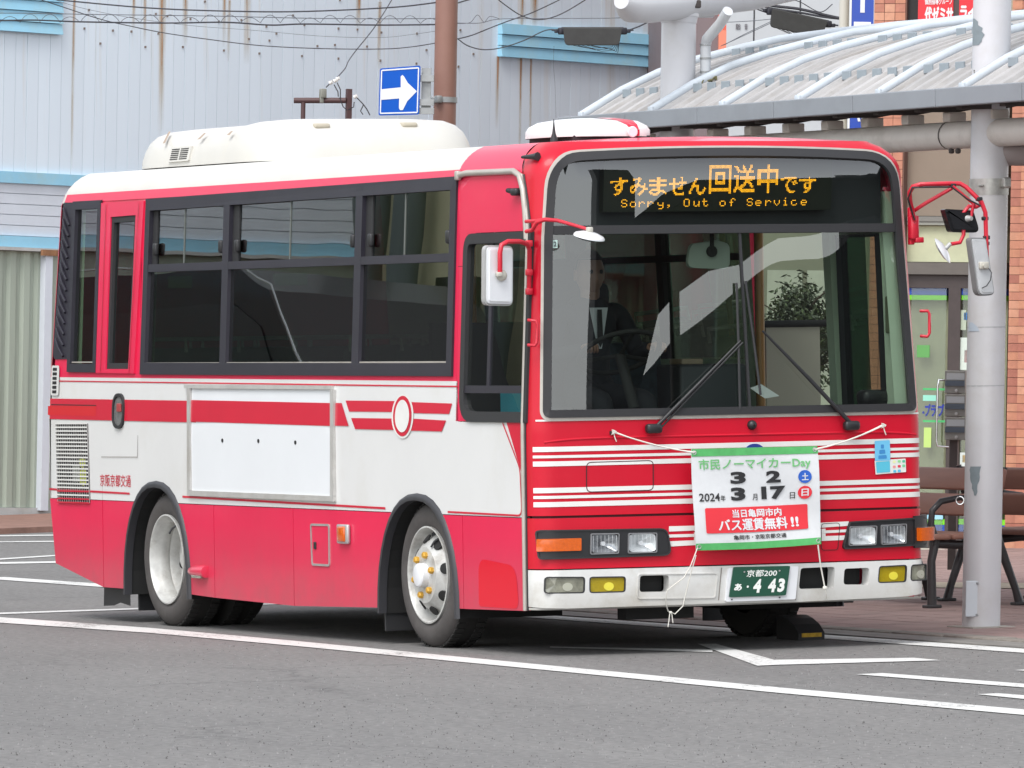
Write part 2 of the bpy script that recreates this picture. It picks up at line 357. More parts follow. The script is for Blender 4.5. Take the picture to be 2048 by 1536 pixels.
# ------------------------------------------------------------------ ground, markings, kerb
def quad_mat_asphalt():
    m, t, b = nodes_of('asphalt'); b.inputs['Roughness'].default_value = 0.85
    geo = t.nodes.new('ShaderNodeNewGeometry')
    def noise(sc, det=4, st=None):
        n = t.nodes.new('ShaderNodeTexNoise'); n.inputs['Scale'].default_value = sc; n.inputs['Detail'].default_value = det; n.inputs['Roughness'].default_value = 0.7
        if st:
            mp = t.nodes.new('ShaderNodeMapping'); mp.inputs['Scale'].default_value = st; mp.inputs['Rotation'].default_value = (0, 0, 0.1); t.links.new(geo.outputs['Position'], mp.inputs['Vector']); t.links.new(mp.outputs[0], n.inputs['Vector'])
        else: t.links.new(geo.outputs['Position'], n.inputs['Vector'])
        return n
    def ramp(src, stops):
        r = t.nodes.new('ShaderNodeValToRGB'); e = r.color_ramp.elements
        e[0].position = stops[0][0]; e[0].color = (*stops[0][1], 1); e[1].position = stops[-1][0]; e[1].color = (*stops[-1][1], 1)
        for p, c in stops[1:-1]: q = e.new(p); q.color = (*c, 1)
        t.links.new(src.outputs['Fac'], r.inputs['Fac']); return r
    big = ramp(noise(0.35, 5, (0.35, 1.2, 1)), [(0.3, (0.140, 0.136, 0.133)), (0.7, (0.192, 0.186, 0.180))])
    fine = ramp(noise(22, 8), [(0.3, (0.66, 0.66, 0.66)), (0.5, (1, 1, 1)), (0.7, (1.4, 1.4, 1.38))])
    mx = t.nodes.new('ShaderNodeMix'); mx.data_type = 'RGBA'; mx.blend_type = 'MULTIPLY'; mx.inputs['Factor'].default_value = 1
    t.links.new(big.outputs[0], mx.inputs['A']); t.links.new(fine.outputs[0], mx.inputs['B'])
    worn = ramp(noise(0.9, 7, (0.35, 2.2, 1)), [(0.62, (0, 0, 0)), (0.72, (0.5, 0.5, 0.5))])
    mx2 = t.nodes.new('ShaderNodeMix'); mx2.data_type = 'RGBA'; mx2.inputs['B'].default_value = (0.25, 0.245, 0.235, 1)
    t.links.new(worn.outputs[0], mx2.inputs['Factor']); t.links.new(mx.outputs['Result'], mx2.inputs['A'])
    vo = t.nodes.new('ShaderNodeTexVoronoi'); vo.feature = 'DISTANCE_TO_EDGE'; vo.inputs['Scale'].default_value = 0.32
    wn = noise(1.6, 6); vm = t.nodes.new('ShaderNodeVectorMath'); vm.operation = 'MULTIPLY_ADD'; vm.inputs[1].default_value = (1.1, 1.1, 0); t.links.new(wn.outputs['Color'], vm.inputs[0]); t.links.new(geo.outputs['Position'], vm.inputs[2]); t.links.new(vm.outputs[0], vo.inputs['Vector'])
    cr = t.nodes.new('ShaderNodeMapRange'); cr.inputs['From Min'].default_value = 0.012; cr.inputs['From Max'].default_value = 0.0; cr.inputs['To Max'].default_value = 0.45; t.links.new(vo.outputs['Distance'], cr.inputs['Value'])
    mk = ramp(noise(0.25, 2), [(0.50, (0, 0, 0)), (0.60, (1, 1, 1))]); mm_ = t.nodes.new('ShaderNodeMath'); mm_.operation = 'MULTIPLY'; t.links.new(cr.outputs[0], mm_.inputs[0]); t.links.new(mk.outputs[0], mm_.inputs[1])
    mx3 = t.nodes.new('ShaderNodeMix'); mx3.data_type = 'RGBA'; mx3.inputs['B'].default_value = (0.05, 0.05, 0.05, 1); t.links.new(mx2.outputs['Result'], mx3.inputs['A']); t.links.new(mm_.outputs[0], mx3.inputs['Factor'])
    oil = ramp(noise(1.1, 4, (1, 1.6, 1)), [(0.66, (0, 0, 0)), (0.78, (0.55, 0.55, 0.55))])
    mx4 = t.nodes.new('ShaderNodeMix'); mx4.data_type = 'RGBA'; mx4.inputs['B'].default_value = (0.07, 0.068, 0.066, 1); t.links.new(mx3.outputs['Result'], mx4.inputs['A']); t.links.new(oil.outputs[0], mx4.inputs['Factor'])
    t.links.new(mx4.outputs['Result'], b.inputs['Base Color'])
    bp = t.nodes.new('ShaderNodeBump'); bp.inputs['Strength'].default_value = 0.7; bp.inputs['Distance'].default_value = 0.006
    t.links.new(noise(90, 3).outputs['Fac'], bp.inputs['Height']); t.links.new(bp.outputs[0], b.inputs['Normal'])
    return m
def paint_mat():
    m, t, b = nodes_of('road_paint'); b.inputs['Roughness'].default_value = 0.7
    geo = t.nodes.new('ShaderNodeNewGeometry'); n = t.nodes.new('ShaderNodeTexNoise'); n.inputs['Scale'].default_value = 26; n.inputs['Detail'].default_value = 8; n.inputs['Roughness'].default_value = 0.75
    t.links.new(geo.outputs['Position'], n.inputs['Vector'])
    n2 = t.nodes.new('ShaderNodeTexNoise'); n2.inputs['Scale'].default_value = 1.4; n2.inputs['Detail'].default_value = 3; t.links.new(geo.outputs['Position'], n2.inputs['Vector'])
    ad = t.nodes.new('ShaderNodeMath'); ad.operation = 'MULTIPLY_ADD'; ad.inputs[1].default_value = 0.55; t.links.new(n2.outputs['Fac'], ad.inputs[0]); t.links.new(n.outputs['Fac'], ad.inputs[2])
    r = t.nodes.new('ShaderNodeValToRGB'); e = r.color_ramp.elements; e[0].position = 0.62; e[0].color = (0.17, 0.165, 0.16, 1); e[1].position = 0.70; e[1].color = (0.62, 0.62, 0.60, 1)
    q = e.new(0.90); q.color = (0.66, 0.66, 0.64, 1)
    t.links.new(ad.outputs[0], r.inputs['Fac']); t.links.new(r.outputs[0], b.inputs['Base Color']); return m
ASPH = quad_mat_asphalt(); PAINT = paint_mat()
mb = MB(); mb.add([(-900, -900, 0), (900, -900, 0), (900, 900, 0), (-900, 900, 0)], [(0, 1, 2, 3)]); mb.build('road_surface', ASPH, kind='structure', org=(0, 0, 0))
def mark(pts, name='road_marking'):
    m = MB(); P = [(x, y) for x, y in pts]
    m.add([(x, y, 0.004) for x, y in P], [list(range(len(P)))]); return m
def gpx(u, v): p = ground(u, v); return (p.x, p.y)
def line_px(mid, th):
    """a painted line given by its middle and its thickness as seen; laid on the ground"""
    a = [gpx(u, v-t/2) for (u, v), t in zip(mid, th)]; b = [gpx(u, v+t/2) for (u, v), t in zip(mid, th)]
    m = MB(); n = len(a); m.add([(*p, 0.004) for p in a+b], [(i, i+1, n+i+1, n+i) for i in range(n-1)]); return m
lab = 'structure'
line_px([(-600, 1199), (0, 1241), (300, 1262), (600, 1289), (1024, 1330), (1200, 1347), (1560, 1382), (2048, 1426), (2900, 1505)], [8, 11, 10, 10, 10, 10, 11, 11, 13]).build('road_marking', PAINT, kind=lab)
line_px([(-500, 1242), (0, 1228), (320, 1217), (700, 1203)], [3.2, 3.2, 2.8, 2.6]).build('road_marking', PAINT, kind=lab)
line_px([(-400, 1074), (0, 1072.5), (500, 1066)], [2.4, 2.2, 2]).build('road_marking', PAINT, kind=lab)
line_px([(-400, 1087), (0, 1084.5), (500, 1080)], [2, 2, 2]).build('road_marking', PAINT, kind=lab)
line_px([(-400, 1142), (0, 1119), (110, 1112), (600, 1084)], [3, 2.6, 2.4, 2]).build('road_marking', PAINT, kind=lab)
line_px([(-400, 1132), (0, 1127), (110, 1125), (600, 1120)], [4, 3.6, 3.4, 3]).build('road_marking', PAINT, kind=lab)
mark([gpx(*p) for p in ((1395, 1289), (1432, 1289), (1548, 1321), (1828, 1317), (1883, 1322), (1555, 1331), (1515, 1333))]).build('road_marking', PAINT, kind=lab)
line_px([(1100, 1295.5), (1250, 1299), (1425, 1303)], [2.0, 3.5, 5]).build('road_marking', PAINT, kind=lab)
mark([(-14, 2.14), (6.5, 2.13), (6.5, 2.35), (-14, 2.37)]).build('road_marking', PAINT, kind=lab)
mark([gpx(*p) for p in ((1712, 1350), (1765, 1347.5), (2048, 1369), (2500, 1402), (2500, 1410), (2048, 1376.5))]).build('road_marking', PAINT, kind=lab)
mark([gpx(*p) for p in ((1955, 1390), (1996, 1388), (2048, 1392), (2500, 1429), (2500, 1438), (2048, 1399.5))]).build('road_marking', PAINT, kind=lab)
mark([gpx(*p) for p in ((2030, 1341.5), (2060, 1340), (2500, 1371), (2500, 1377), (2060, 1344))]).build('road_marking', PAINT, kind=lab)

CONC = mat('kerb_concrete', (0.22, 0.20, 0.175), 0.85, var=0.3, scale=8, dirt=(0.10, 0.09, 0.075), dirt_amt=0.5, bump=0.4, bscale=50)
GUT = mat('gutter_concrete', (0.20, 0.19, 0.175), 0.85, var=0.3, scale=5, dirt=(0.09, 0.085, 0.08), dirt_amt=0.6, stretch=(0.5, 4, 1))
PAVE = mat('pinkish_pavers', (0.27, 0.185, 0.17), 0.85, var=0.18, scale=2.5, dirt=(0.12, 0.09, 0.085), dirt_amt=0.5, bump=0.3, bscale=45)
PAVL = mat('tactile_pavers', (0.34, 0.29, 0.22), 0.8, var=0.15, scale=5)
g = MB(); g.box2((-9, 2.40, -0.05), (12, 2.668, 0.008)); g.build('gutter', GUT, kind='structure')
# kerb stones one by one
kerb = thing('kerb', None, None, (-3, 2.745, 0), kind='structure')
k0 = None
for i in range(38):
    x = -9+i*0.6
    if k0 is None:
        m = MB(); m.rbox((x+0.3, 2.745, -0.067), (0.588, 0.15, 0.17), 0.012); k0 = m.build('kerb_stone', CONC, kerb, smooth=40); x00 = x
    else: again(k0, (x-x00, 0, random.uniform(-0.003, 0.003)))
PZ = 0.012
pv = MB(); pv.add([(-9, 2.822, PZ-.007), (14, 2.822, PZ-.007), (14, 60, PZ-.007), (-30, 60, PZ-.007), (-30, 13, PZ-.007), (-20, 8.6, PZ-.007)], [(0, 1, 2, 3, 4, 5)])
pave = pv.build('pavement', mat('paver_joints', (0.10, 0.075, 0.07), 0.9), kind='structure', org=(-8, 3, PZ-.012))
# pavers near the kerb are single stones; beyond about 300 the rest is one joined part
pb = MB(); pb.box2((0, 0, 0), (0.294, 0.194, 0.012)); cnt = 0
prot = None; rest = MB()
def x_skip(i, j):
    x = -17+i*0.3; y = 2.825+j*0.2
    return x < -8.9-(y-2.825)*1.9
for j in range(46):
    for i in range(62):
        if x_skip(i, j): continue
        x = -17+i*0.3+(0.15 if j % 2 else 0); y = 2.825+j*0.2
        if 9 <= j or x > 1.5 or x < -8.9:
            rest.box2((x, y, PZ-.006), (x+.294, y+.194, PZ+random.uniform(-.001, .001)))
        else:
            if prot is None:
                m = MB(); m.box2((x, y, PZ-.006), (x+.294, y+.194, PZ)); prot = m.build('paver', PAVE, pave); px0 = (x, y)
            elif cnt < 298: again(prot, (x-px0[0], y-px0[1], random.uniform(-.001, .001)))
            else: rest.box2((x, y, PZ-.006), (x+.294, y+.194, PZ))
            cnt += 1
rest.build('paver_field', PAVE, pave, kind='stuff')
tc = MB(); tc.mi = 0
for q in [((1700, 1158), (2300, 1166)), ]:
    pass
a1, a2 = ground(1400, 1160, PZ+.004), ground(2300, 1168, PZ+.004); b1, b2 = ground(1400, 1170, PZ+.004), ground(2300, 1179, PZ+.004)
tc.add([a1, a2, b2, b1], [(0, 1, 2, 3)]); tc.build('tactile_strip', PAVL, kind='structure')

# chips of stone standing proud of the road
m = MB(); rnd = random.Random(3)
for k in range(5000):
    u = rnd.uniform(-60, 2110); v = 1262+280*rnd.random()**0.8
    p = ground(u, v)
    if -7.3 < p.x < 0.2 and -0.2 < p.y < 2.5: continue
    s_ = rnd.uniform(0.0018, 0.0042)*(1.5 if rnd.random() < .06 else 1); a = rnd.random()*6.28; h = s_*rnd.uniform(.8, 1.8); q = [(p.x+s_*cos(a+t)*rnd.uniform(.7, 1.2), p.y+s_*sin(a+t)*rnd.uniform(.7, 1.2), 0) for t in (0, 1.57, 3.14, 4.71)]
    m.mi = 0 if rnd.random() < .55 else 1
    m.add(q+[(p.x, p.y, h)], [(0, 1, 4), (1, 2, 4), (2, 3, 4), (3, 0, 4)])
m.build('road_grit', [mat('chip_dark', (0.085, 0.083, 0.08), .9), mat('chip_light', (0.24, 0.235, 0.23), .7)], kind='stuff', label='loose chips and coarse grain on the asphalt', cat='grit', org=(0, 0, 0))

# ------------------------------------------------------------------ the bus
W = 2.30; HW = 1.15
RI = 0.20
def inset(z):
    if z <= 2.5: return 0.0
    t = min(z-2.5, 0.1999); return RI-sqrt(RI*RI-t*t)
def yw(z): return (max(0, z-1.2)*0.0459)+inset(z)
def xf0(z):
    if z < 1.25: return 0.0
    a = -(z-1.25)*0.04
    if z > 2.56: a -= (z-2.56)**2*6.0
    return a
BUL, RC = 0.06, 0.11
def seamx(z):
    if z < 2.2: return -0.215
    return -0.215-min(1, (z-2.2)/0.3)**1.5*0.095-max(0, z-2.5)*0.5
def fp(s, z):
    a = HW-yw(z); h = a-RC; sg = 1 if s >= 0 else -1; t = abs(s); x0 = xf0(z)
    if t <= h: return Vector((x0-BUL*(t/h)**2, HW+s, z))
    th = (t-h)/RC
    xe = x0-BUL
    if th <= pi/2: return Vector((xe-RC+RC*cos(th), HW+sg*(h+RC*sin(th)), z))
    return Vector((xe-RC-(t-h-RC*pi/2), HW+sg*a, z))
def s_end(z):
    a = HW-yw(z); h = a-RC; return h+RC*pi/2+(xf0(z)-BUL-RC-seamx(z))
def fm(s, z, d=0.0):
    p = fp(s, z)
    if d == 0: return p
    e = 1e-3; n = (fp(s+e, z)-fp(s-e, z)).cross(fp(s, z+e)-fp(s, z-e))
    if n.length < 1e-12: return p
    return p-n.normalized()*d
def fmb(s, z, d=0.0):     # proud parts fade out round the corner into the side
    if d < 0: k = min(1, max(0, (abs(s)-1.04)/0.14)); d *= 1-k*k*(3-2*k)*0.97
    return fm(s, z, d)
def rs(x, z, d=0.0):      # right side (the near one), outward is -y
    return Vector((x, yw(z)+d, z))
def ls(x, z, d=0.0): return Vector((x, W-yw(z)-d, z))
def sd(u, v):             # sight line met with the right side wall -> (x, z)
    y = 0.0
    for _ in range(4): p = on_y(u, v, y); y = yw(p.z)
    return (p.x, p.z)
def fs(u, v, off=0.0):    # sight line met with the curved front -> (s, z)
    x = 0.0
    for _ in range(12):
        p = on_x(u, v, x); s = max(-1.13, min(1.13, p.y-HW)); q = fp(s, p.z); x = 0.5*x+0.5*(q.x+off)
    return (p.y-HW, p.z)
def xr(z):                # rear end
    if z < 0.75: return -7.05+(0.75-z)*0.22
    if z < 1.35: return -7.06
    return -7.06+(z-1.35)*0.09+max(0, z-2.5)*0.45

bus = thing('city_bus', 'red and white city bus with amber out of service sign and banner on its front', 'bus', (-3.5, 1.15, 0))
body = MB()
def xseam_path(z0, z1, n, fn=seamx): return [(fn(z0+(z1-z0)*i/n), z0+(z1-z0)*i/n) for i in range(n+1)]
# wheel arch outline in (x,z)
def arch(cx, z0=0.16, top=0.87, w=0.54, n=18, t_=0.04):
    a_, b_ = w-t_, top-0.2-t_; P = []
    for k in range(n+1):
        a = pi-pi*k/n; c_, s_ = cos(a), sin(a)
        P.append((cx+a_*math.copysign(abs(c_)**(2/2.3), c_), z0+0.01+b_*abs(s_)**(2/2.3)))
    return P
ARF, ARR = arch(-1.58, w=0.54), arch(-5.305, top=0.888, w=0.525)
# windows in the right wall
ZB, ZT = 1.482, 2.508
band = [sd(285, 745), sd(905, 748), sd(915, 357), sd(297, 402)]
rearw = [sd(138, 742), sd(194, 743), sd(205, 402), sd(150, 405)]
doorw = [sd(215, 738), sd(262, 738), sd(275, 430), sd(225, 434)]
drvw = fillet([sd(922, 843), (seamx(1.3)+.004, 1.224), (seamx(2.1)+.004, 2.222), sd(930, 469)], [0.16, 0, 0, 0.10])
def clipx(L): return L
# red upper wall
up_out = [sd(92, 752)] and [(xr(1.45)+.07, 1.455), (-1.08, 1.432), (seamx(1.43), 1.43)]
redwall = MB()
xs_front = [(seamx(z), z) for z in (1.2, 1.5, 1.8, 2.0, 2.1, 2.2, 2.3, 2.4, 2.5, 2.56)]
outer = [(-6.95, 1.459), (-1.075, 1.438), (-1.075, 1.2)]+xs_front+[(-1.12, 2.565), (-6.85, 2.562)]
drv_l = fillet([(-1.01, 1.222), (seamx(1.3)+.05, 1.222), (seamx(2.1)+.05, 2.222), (-1.01, 2.222)], [0.15, 0, 0, 0.10])
# white + red body side, cut for windows and arches (the front edge strip is left by letting the driver's window run to the seam)
drv_cut = [p for p in drv_l]
def side(fmap, left=False):
    wallr = MB()
    holes = [[(a, b) for a, b in rearw], doorw, band] if not left else [[(-6.7, 1.5), (-5.6, 1.5), (-5.6, 2.5), (-6.7, 2.5)], [(-5.5, 1.49), (-2.05, 1.49), (-2.05, 2.5), (-5.5, 2.5)]]
    if not left:
        # upper red part behind the driver's window
        region(wallr, [(-6.95, 1.459), (-1.075, 1.438), (-1.095, 2.565), (-6.85, 2.562)], holes, fmap, 0.3, 0, 0.04)
    else:
        region(wallr, [(-6.95, 1.459), (-1.95, 1.438), (-1.95, 2.565), (-6.85, 2.562)], holes, fmap, 0.3, 0, 0.04)
    return wallr
def arch_cut(A, z):      # where the arch crosses height z
    xs = [a[0]+(b[0]-a[0])*(z-a[1])/(b[1]-a[1]) for a, b in zip(A, A[1:]) if (a[1]-z)*(b[1]-z) < 0]
    return min(xs), max(xs)
def arc_bottom(x0, x1, z, arches):
    P = [(x0, z)]
    for A in arches:
        l, r = arch_cut(A, z); P += [(l, z)]+[p for p in A if p[1] > z+1e-4]+[(r, z)]
    return P+[(x1, z)]
def wallparts(fmap, left):
    side(fmap, left).build('upper_wall', RED, bus)
    m = MB(); xe = -0.215
    bot = arc_bottom(-7.03, xe, 0.726, [ARR, ARF])
    if not left:
        bot[0] = (-7.0, bot[0][1])
        region(m, bot+[(xe, 1.222), (-1.035, 1.222), (-1.06, 1.438), (-6.98, 1.459)], [], fmap, 0.25, 0, 0.03)
        m.build('lower_wall', WHITE, bus)
    else:
        region(m, arc_bottom(-7.03, -2.2, 0.726, [ARR])+[(-2.2, 1.459), (-6.98, 1.459)], [], fmap, 0.25, 0, 0.03); m.build('lower_wall', WHITE, bus)
wallparts(rs, False); wallparts(ls, True)
# skirt panels, each its own piece with gaps between
def skirt(fmap, x0, x1, z0, z1, A=None, zl=None, zr=None):
    m = MB(); g = 0.003; zl = zl if zl is not None else z0; zr = zr if zr is not None else z0
    P = [(x0+g, zl)]
    if A: 
        for p in A:
            if x0+g < p[0] < x1-g and p[1] <= z1: P.append(p)
    P += [(x1-g, zr), (x1-g, z1), (x0+g, z1)]
    region(m, P, [], fmap, 0.2, 0, 0.03); return m
def Ax(A, z):  # x of the arch's left/right edge at height z
    return A
ZS = 0.722
def skirt_set(fmap):
    def sub(A, side_, zlow):  # the arch edge below ZS, from bottom up on the left side, from top down on the right
        l, r = arch_cut(A, ZS); mid = (A[0][0]+A[-1][0])/2; l2, r2 = arch_cut(A, zlow)
        pts = [p for p in A if zlow+.01 < p[1] < ZS-.01]
        return [(l2, zlow)]+[p for p in pts if p[0] < mid]+[(l, ZS)] if side_ == 'l' else [(r, ZS)]+[p for p in pts if p[0] > mid]+[(r2, zlow)]
    def panel(poly): m = MB(); region(m, poly, [], fmap, 0.2, 0, 0.03); m.build('skirt_panel', RED, bus)
    al, ar = sub(ARR, 'l', 0.205), sub(ARR, 'r', 0.200); fl, fr_ = sub(ARF, 'l', 0.201), sub(ARF, 'r', 0.226)
    panel([(-6.94, 0.33), (-6.165, 0.205), (-6.165, ZS), (-7.02, ZS)])
    panel([(-6.155, 0.205)]+al+[(-6.155, ZS)])
    panel(ar+[(-4.44, 0.190), (-4.44, ZS)])
    panel([(-4.432, 0.190), (-3.285, 0.176), (-3.285, ZS), (-4.432, ZS)])
    panel([(-3.277, 0.176)]+fl+[(-3.277, ZS)])
    panel(fr_+[(-1.0, 0.226), (-1.0, ZS)])
    panel([(-0.992, 0.226), (-0.218, 0.238), (-0.218, ZS), (-0.992, ZS)])
skirt_set(rs); skirt_set(ls)
# red strip between wall and front seam, over and beside the driver's window
m = MB(); region(m, [(-1.088, 2.225), (seamx(2.225), 2.225)]+[(seamx(z), z) for z in (2.3, 2.4, 2.5, 2.555)]+[(-1.095, 2.565)], [], rs, 0.15, 0, 0.03); m.build('upper_front_panel', RED, bus)
m = MB(); region(m, [(-1.068, 1.225), (-0.998, 1.225), (-0.998, 2.225), (-1.086, 2.225)], [], rs, 0.2, 0, 0.03)
# corner fill pieces of the rounded driver's window
for (cx, cz, a0) in ((-1.0, 1.2255, 0), (-1.0, 2.2245, 1)):
    r_ = 0.13; sgn = 1 if a0 == 0 else -1
    pts = [(cx, cz)]+[(cx+r_-r_*cos(t), cz+sgn*(r_-r_*sin(t))) for t in [pi/2*(1-k/6) for k in range(7)]]
    region(m, pts, [], rs, 0.1, 0, 0.03)
m.build('window_pillar', RED, bus)
m = MB(); region(m, [(-1.06, 1.224), (-0.22, 1.224), (-0.22, 1.228), (-1.06, 1.228)], [], rs, 0.2, -0.001, 0.0)
# left side: front pillar strips round the passenger door
m = MB(); region(m, [(-1.95, 2.40), (-0.23, 2.40), (-0.3, 2.565), (-1.95, 2.565)], [], ls, 0.2, 0, 0.05); m.build('door_surround', RED, bus)

# --- roof: shell rows above the windows
def roofpt(x, t, side_):  # t 0..1 along the rounded edge then over the crown
    pass
def shell_row(z0, z1, n, x0f, x1f, mat_, name, nx=14, both=True):
    for fmap in (rs, ls):
        m = MB(); vs = []
        for j in range(n+1):
            z = z0+(z1-z0)*j/n; xa, xb = x0f(z), x1f(z)
            for i in range(nx+1): vs.append(fmap(xa+(xb-xa)*i/nx, z))
        m.add(vs, [(j*(nx+1)+i, j*(nx+1)+i+1, (j+1)*(nx+1)+i+1, (j+1)*(nx+1)+i) for j in range(n) for i in range(nx)])
        m.build(name, mat_, bus, smooth=50)
ZR = 2.69
xrc = lambda z: xr(z)+0.05
shell_row(2.512, ZR, 8, lambda z: xrc(z) if z > 2.562 else xrc(z), lambda z: -1.13-max(0, z-2.56)*-0.25, CREAM, 'roof_edge')
shell_row(2.50, 2.566, 3, xrc, lambda z: -1.10, RED, 'cantrail') if False else None
for fmap in (rs, ls): m = MB(); region(m, [(-6.86, 2.512), (-1.10, 2.512), (-1.10, 2.567), (-6.84, 2.563)], [], fmap, 0.4, -0.003, 0); m.build('cantrail_stripe', RED, bus)
shell_row(2.548, ZR, 8, lambda z: -1.135+max(0, z-2.56)*0.25, seamx, RED, 'front_roof_edge')
# rounded rear
m = MB(); n = 10
zs = [0.33, 0.5, 0.722, 0.75, 1.0, 1.2, 1.459, 1.8, 2.1, 2.4, 2.5, 2.56, 2.60, 2.64, 2.67, 2.69]
rows = []
for z in zs:
    a = HW-yw(z); r_ = 0.05; row = []
    for sg in (-1, 1):
        seg = [(xr(z)+r_-r_*sin(t), HW+sg*(a-r_+r_*cos(t)), z) for t in [pi/2*k/5 for k in range(6)]]
        row += seg if sg == -1 else seg[::-1]
    rows.append(row)
for j in range(len(rows)-1):
    mi = 0 if zs[j] < 0.72 else (1 if zs[j] < 1.45 else (0 if zs[j] < 2.55 else 1)); m.mi = mi
    k = len(rows[0]); m.add([Vector(p) for p in rows[j]+rows[j+1]], [(i, i+1, k+i+1, k+i) for i in range(k-1)])
m.build('rear_panel', [RED, WHITE], bus, smooth=50)
# roof crown
def crown(xa, xb, mat_, name, ny=12, nx=16):
    m = MB(); vs = []
    for i in range(nx+1):
        x = xa+(xb-xa)*i/nx
        for j in range(ny+1):
            t = -1+2*j/ny; a = HW-yw(ZR); vs.append((x, HW+t*a, ZR+0.028*(1-t*t)))
    m.add(vs, [(i*(ny+1)+j, i*(ny+1)+j+1, (i+1)*(ny+1)+j+1, (i+1)*(ny+1)+j) for i in range(nx) for j in range(ny)])
    return m.build(name, mat_, bus, smooth=40)
crown(xr(ZR)-.02, -1.10, CREAM, 'roof_panel'); 
# front part of the crown follows the curved front
m = MB(); vs = []; ny = 16; nx = 6
for i in range(nx+1):
    for j in range(ny+1):
        t = -1+2*j/ny; e = fm(t*s_end(ZR)*0.999, ZR) if False else None
        a = HW-yw(ZR); yy = t*a
        # front edge x at this y
        h = a-RC; ty = abs(yy); xe = xf0(ZR)-BUL*(min(ty, h)/h)**2
        if ty > h: xe = xf0(ZR)-BUL-RC+sqrt(max(0, RC*RC-(ty-h)**2))
        x = -1.10+(xe+1.10)*i/nx; vs.append((x, HW+yy, ZR+0.028*(1-t*t)*(1 if i < nx else 0)))
m.add(vs, [(i*(ny+1)+j, i*(ny+1)+j+1, (i+1)*(ny+1)+j+1, (i+1)*(ny+1)+j) for i in range(nx) for j in range(ny)])
m.build('front_roof_panel', RED, bus, smooth=40)

# --- front mask
WSO = fillet([fs(1079, 842), fs(1841, 829), fs(1797, 331), fs(1082, 331)], [0.05, 0.05, 0.17, 0.17], 8)
zb = WSO and (fs(1079, 842)[1]+fs(1841, 829)[1])/2
sL, sR = -1.115, 1.115
WS = fillet([(-1.112, 1.238), (1.100, 1.238), (1.045, 2.19), (1.030, 2.622), (-1.030, 2.622), (-1.070, 2.19)], [0.05, 0.05, 0, 0.20, 0.20, 0], 8)
WS = [(a, b+(0.028*(1-(a/1.03)**2) if b > 2.3 else 0)) for a, b in resample(WS, 0.1)]     # the head of the screen is bowed
mask = MB()
def se_path(z0, z1, n, sg): return [(sg*s_end(z0+(z1-z0)*i/n), z0+(z1-z0)*i/n) for i in range(n+1)]
out = se_path(0.735, 2.69, 26, 1)+se_path(0.735, 2.69, 26, -1)[::-1]
region(mask, out, [WS], fm, 0.035, 0, 0.025)
mask.build('front_panel', REDF, bus, smooth=40)
# lower front section stands a little proud
HLS_R = [[(1180, 1109), (1237, 1107), (1238, 1066), (1181, 1067)], [(1255, 1107), (1313, 1105), (1313, 1065), (1256, 1066)]]
HLS_L = [[(1760, 1090), (1809, 1087), (1810, 1047), (1759, 1050)], [(1695, 1092), (1749, 1090), (1751, 1051), (1696, 1053)]]
HLC = [fillet([fs(*t, .03) for t in q], 0.010, 4) for q in HLS_R+HLS_L]
low = MB(); region(low, se_path(0.458, 0.722, 5, 1)+se_path(0.458, 0.722, 5, -1)[::-1], HLC, fmb, 0.035, -0.022, 0.05); low.build('lower_front_panel', REDF, bus, smooth=40)
# bumper with openings
def rrs(a, b, r=0.015): return rr(min(a[0], b[0]), min(a[1], b[1]), max(a[0], b[0]), max(a[1], b[1]), r)
def quad4(p, r): return fillet([fs(*q) for q in p], r, 3)
OP = {
 'clearR': [(1088, 1187), (1165, 1186), (1166, 1153), (1089, 1153)], 'yelR': [(1174, 1186), (1246, 1184), (1247, 1152), (1174, 1153)],
 'holeR': [(1274, 1184), (1332, 1183), (1333, 1150), (1275, 1151)], 'hole1': [(1591, 1178), (1661, 1176), (1663, 1133), (1595, 1136)],
 'hole2': [(1680, 1169), (1731, 1169), (1732, 1135), (1682, 1137)], 'yelL': [(1748, 1166), (1805, 1164), (1807, 1129), (1751, 1132)], 'clearL': [(1813, 1162), (1846, 1160), (1848, 1127), (1815, 1129)]}
OPP = {k: quad4(v, 0.018) for k, v in OP.items()}
def boxed(lo, hi): return [(-s_end(lo), lo)]
bump = MB()
def bz(s): return 0.262
bout = [(-s_end(.25)+.01, 0.262), (-1.0, 0.252), (-0.15, 0.256), (0.32, 0.250), (1.0, 0.258), (s_end(.25)-.01, 0.290), (s_end(.45)-.01, 0.452), (-s_end(.45)+.01, 0.452)]
region(bump, bout, [resample(v, 0.05) for v in OPP.values()], fmb, 0.035, -0.035, 0.07)
bp = bump.build('front_bumper', WHITEG, bus, smooth=40)
# under-curl of the bumper
m = MB(); vs = []; N = 40
for i in range(N+1):
    s = -1.22+2.44*i/N; zz = 0.256
    vs += [fmb(s, zz, -0.034), fmb(s, zz-0.012, -0.015), fmb(s, zz-0.012, 0.05)]
m.add(vs, [(i*3+k, i*3+k+1, (i+1)*3+k+1, (i+1)*3+k) for i in range(N) for k in range(2)]); m.build('bumper_lip', WHITEG, bp, smooth=60)
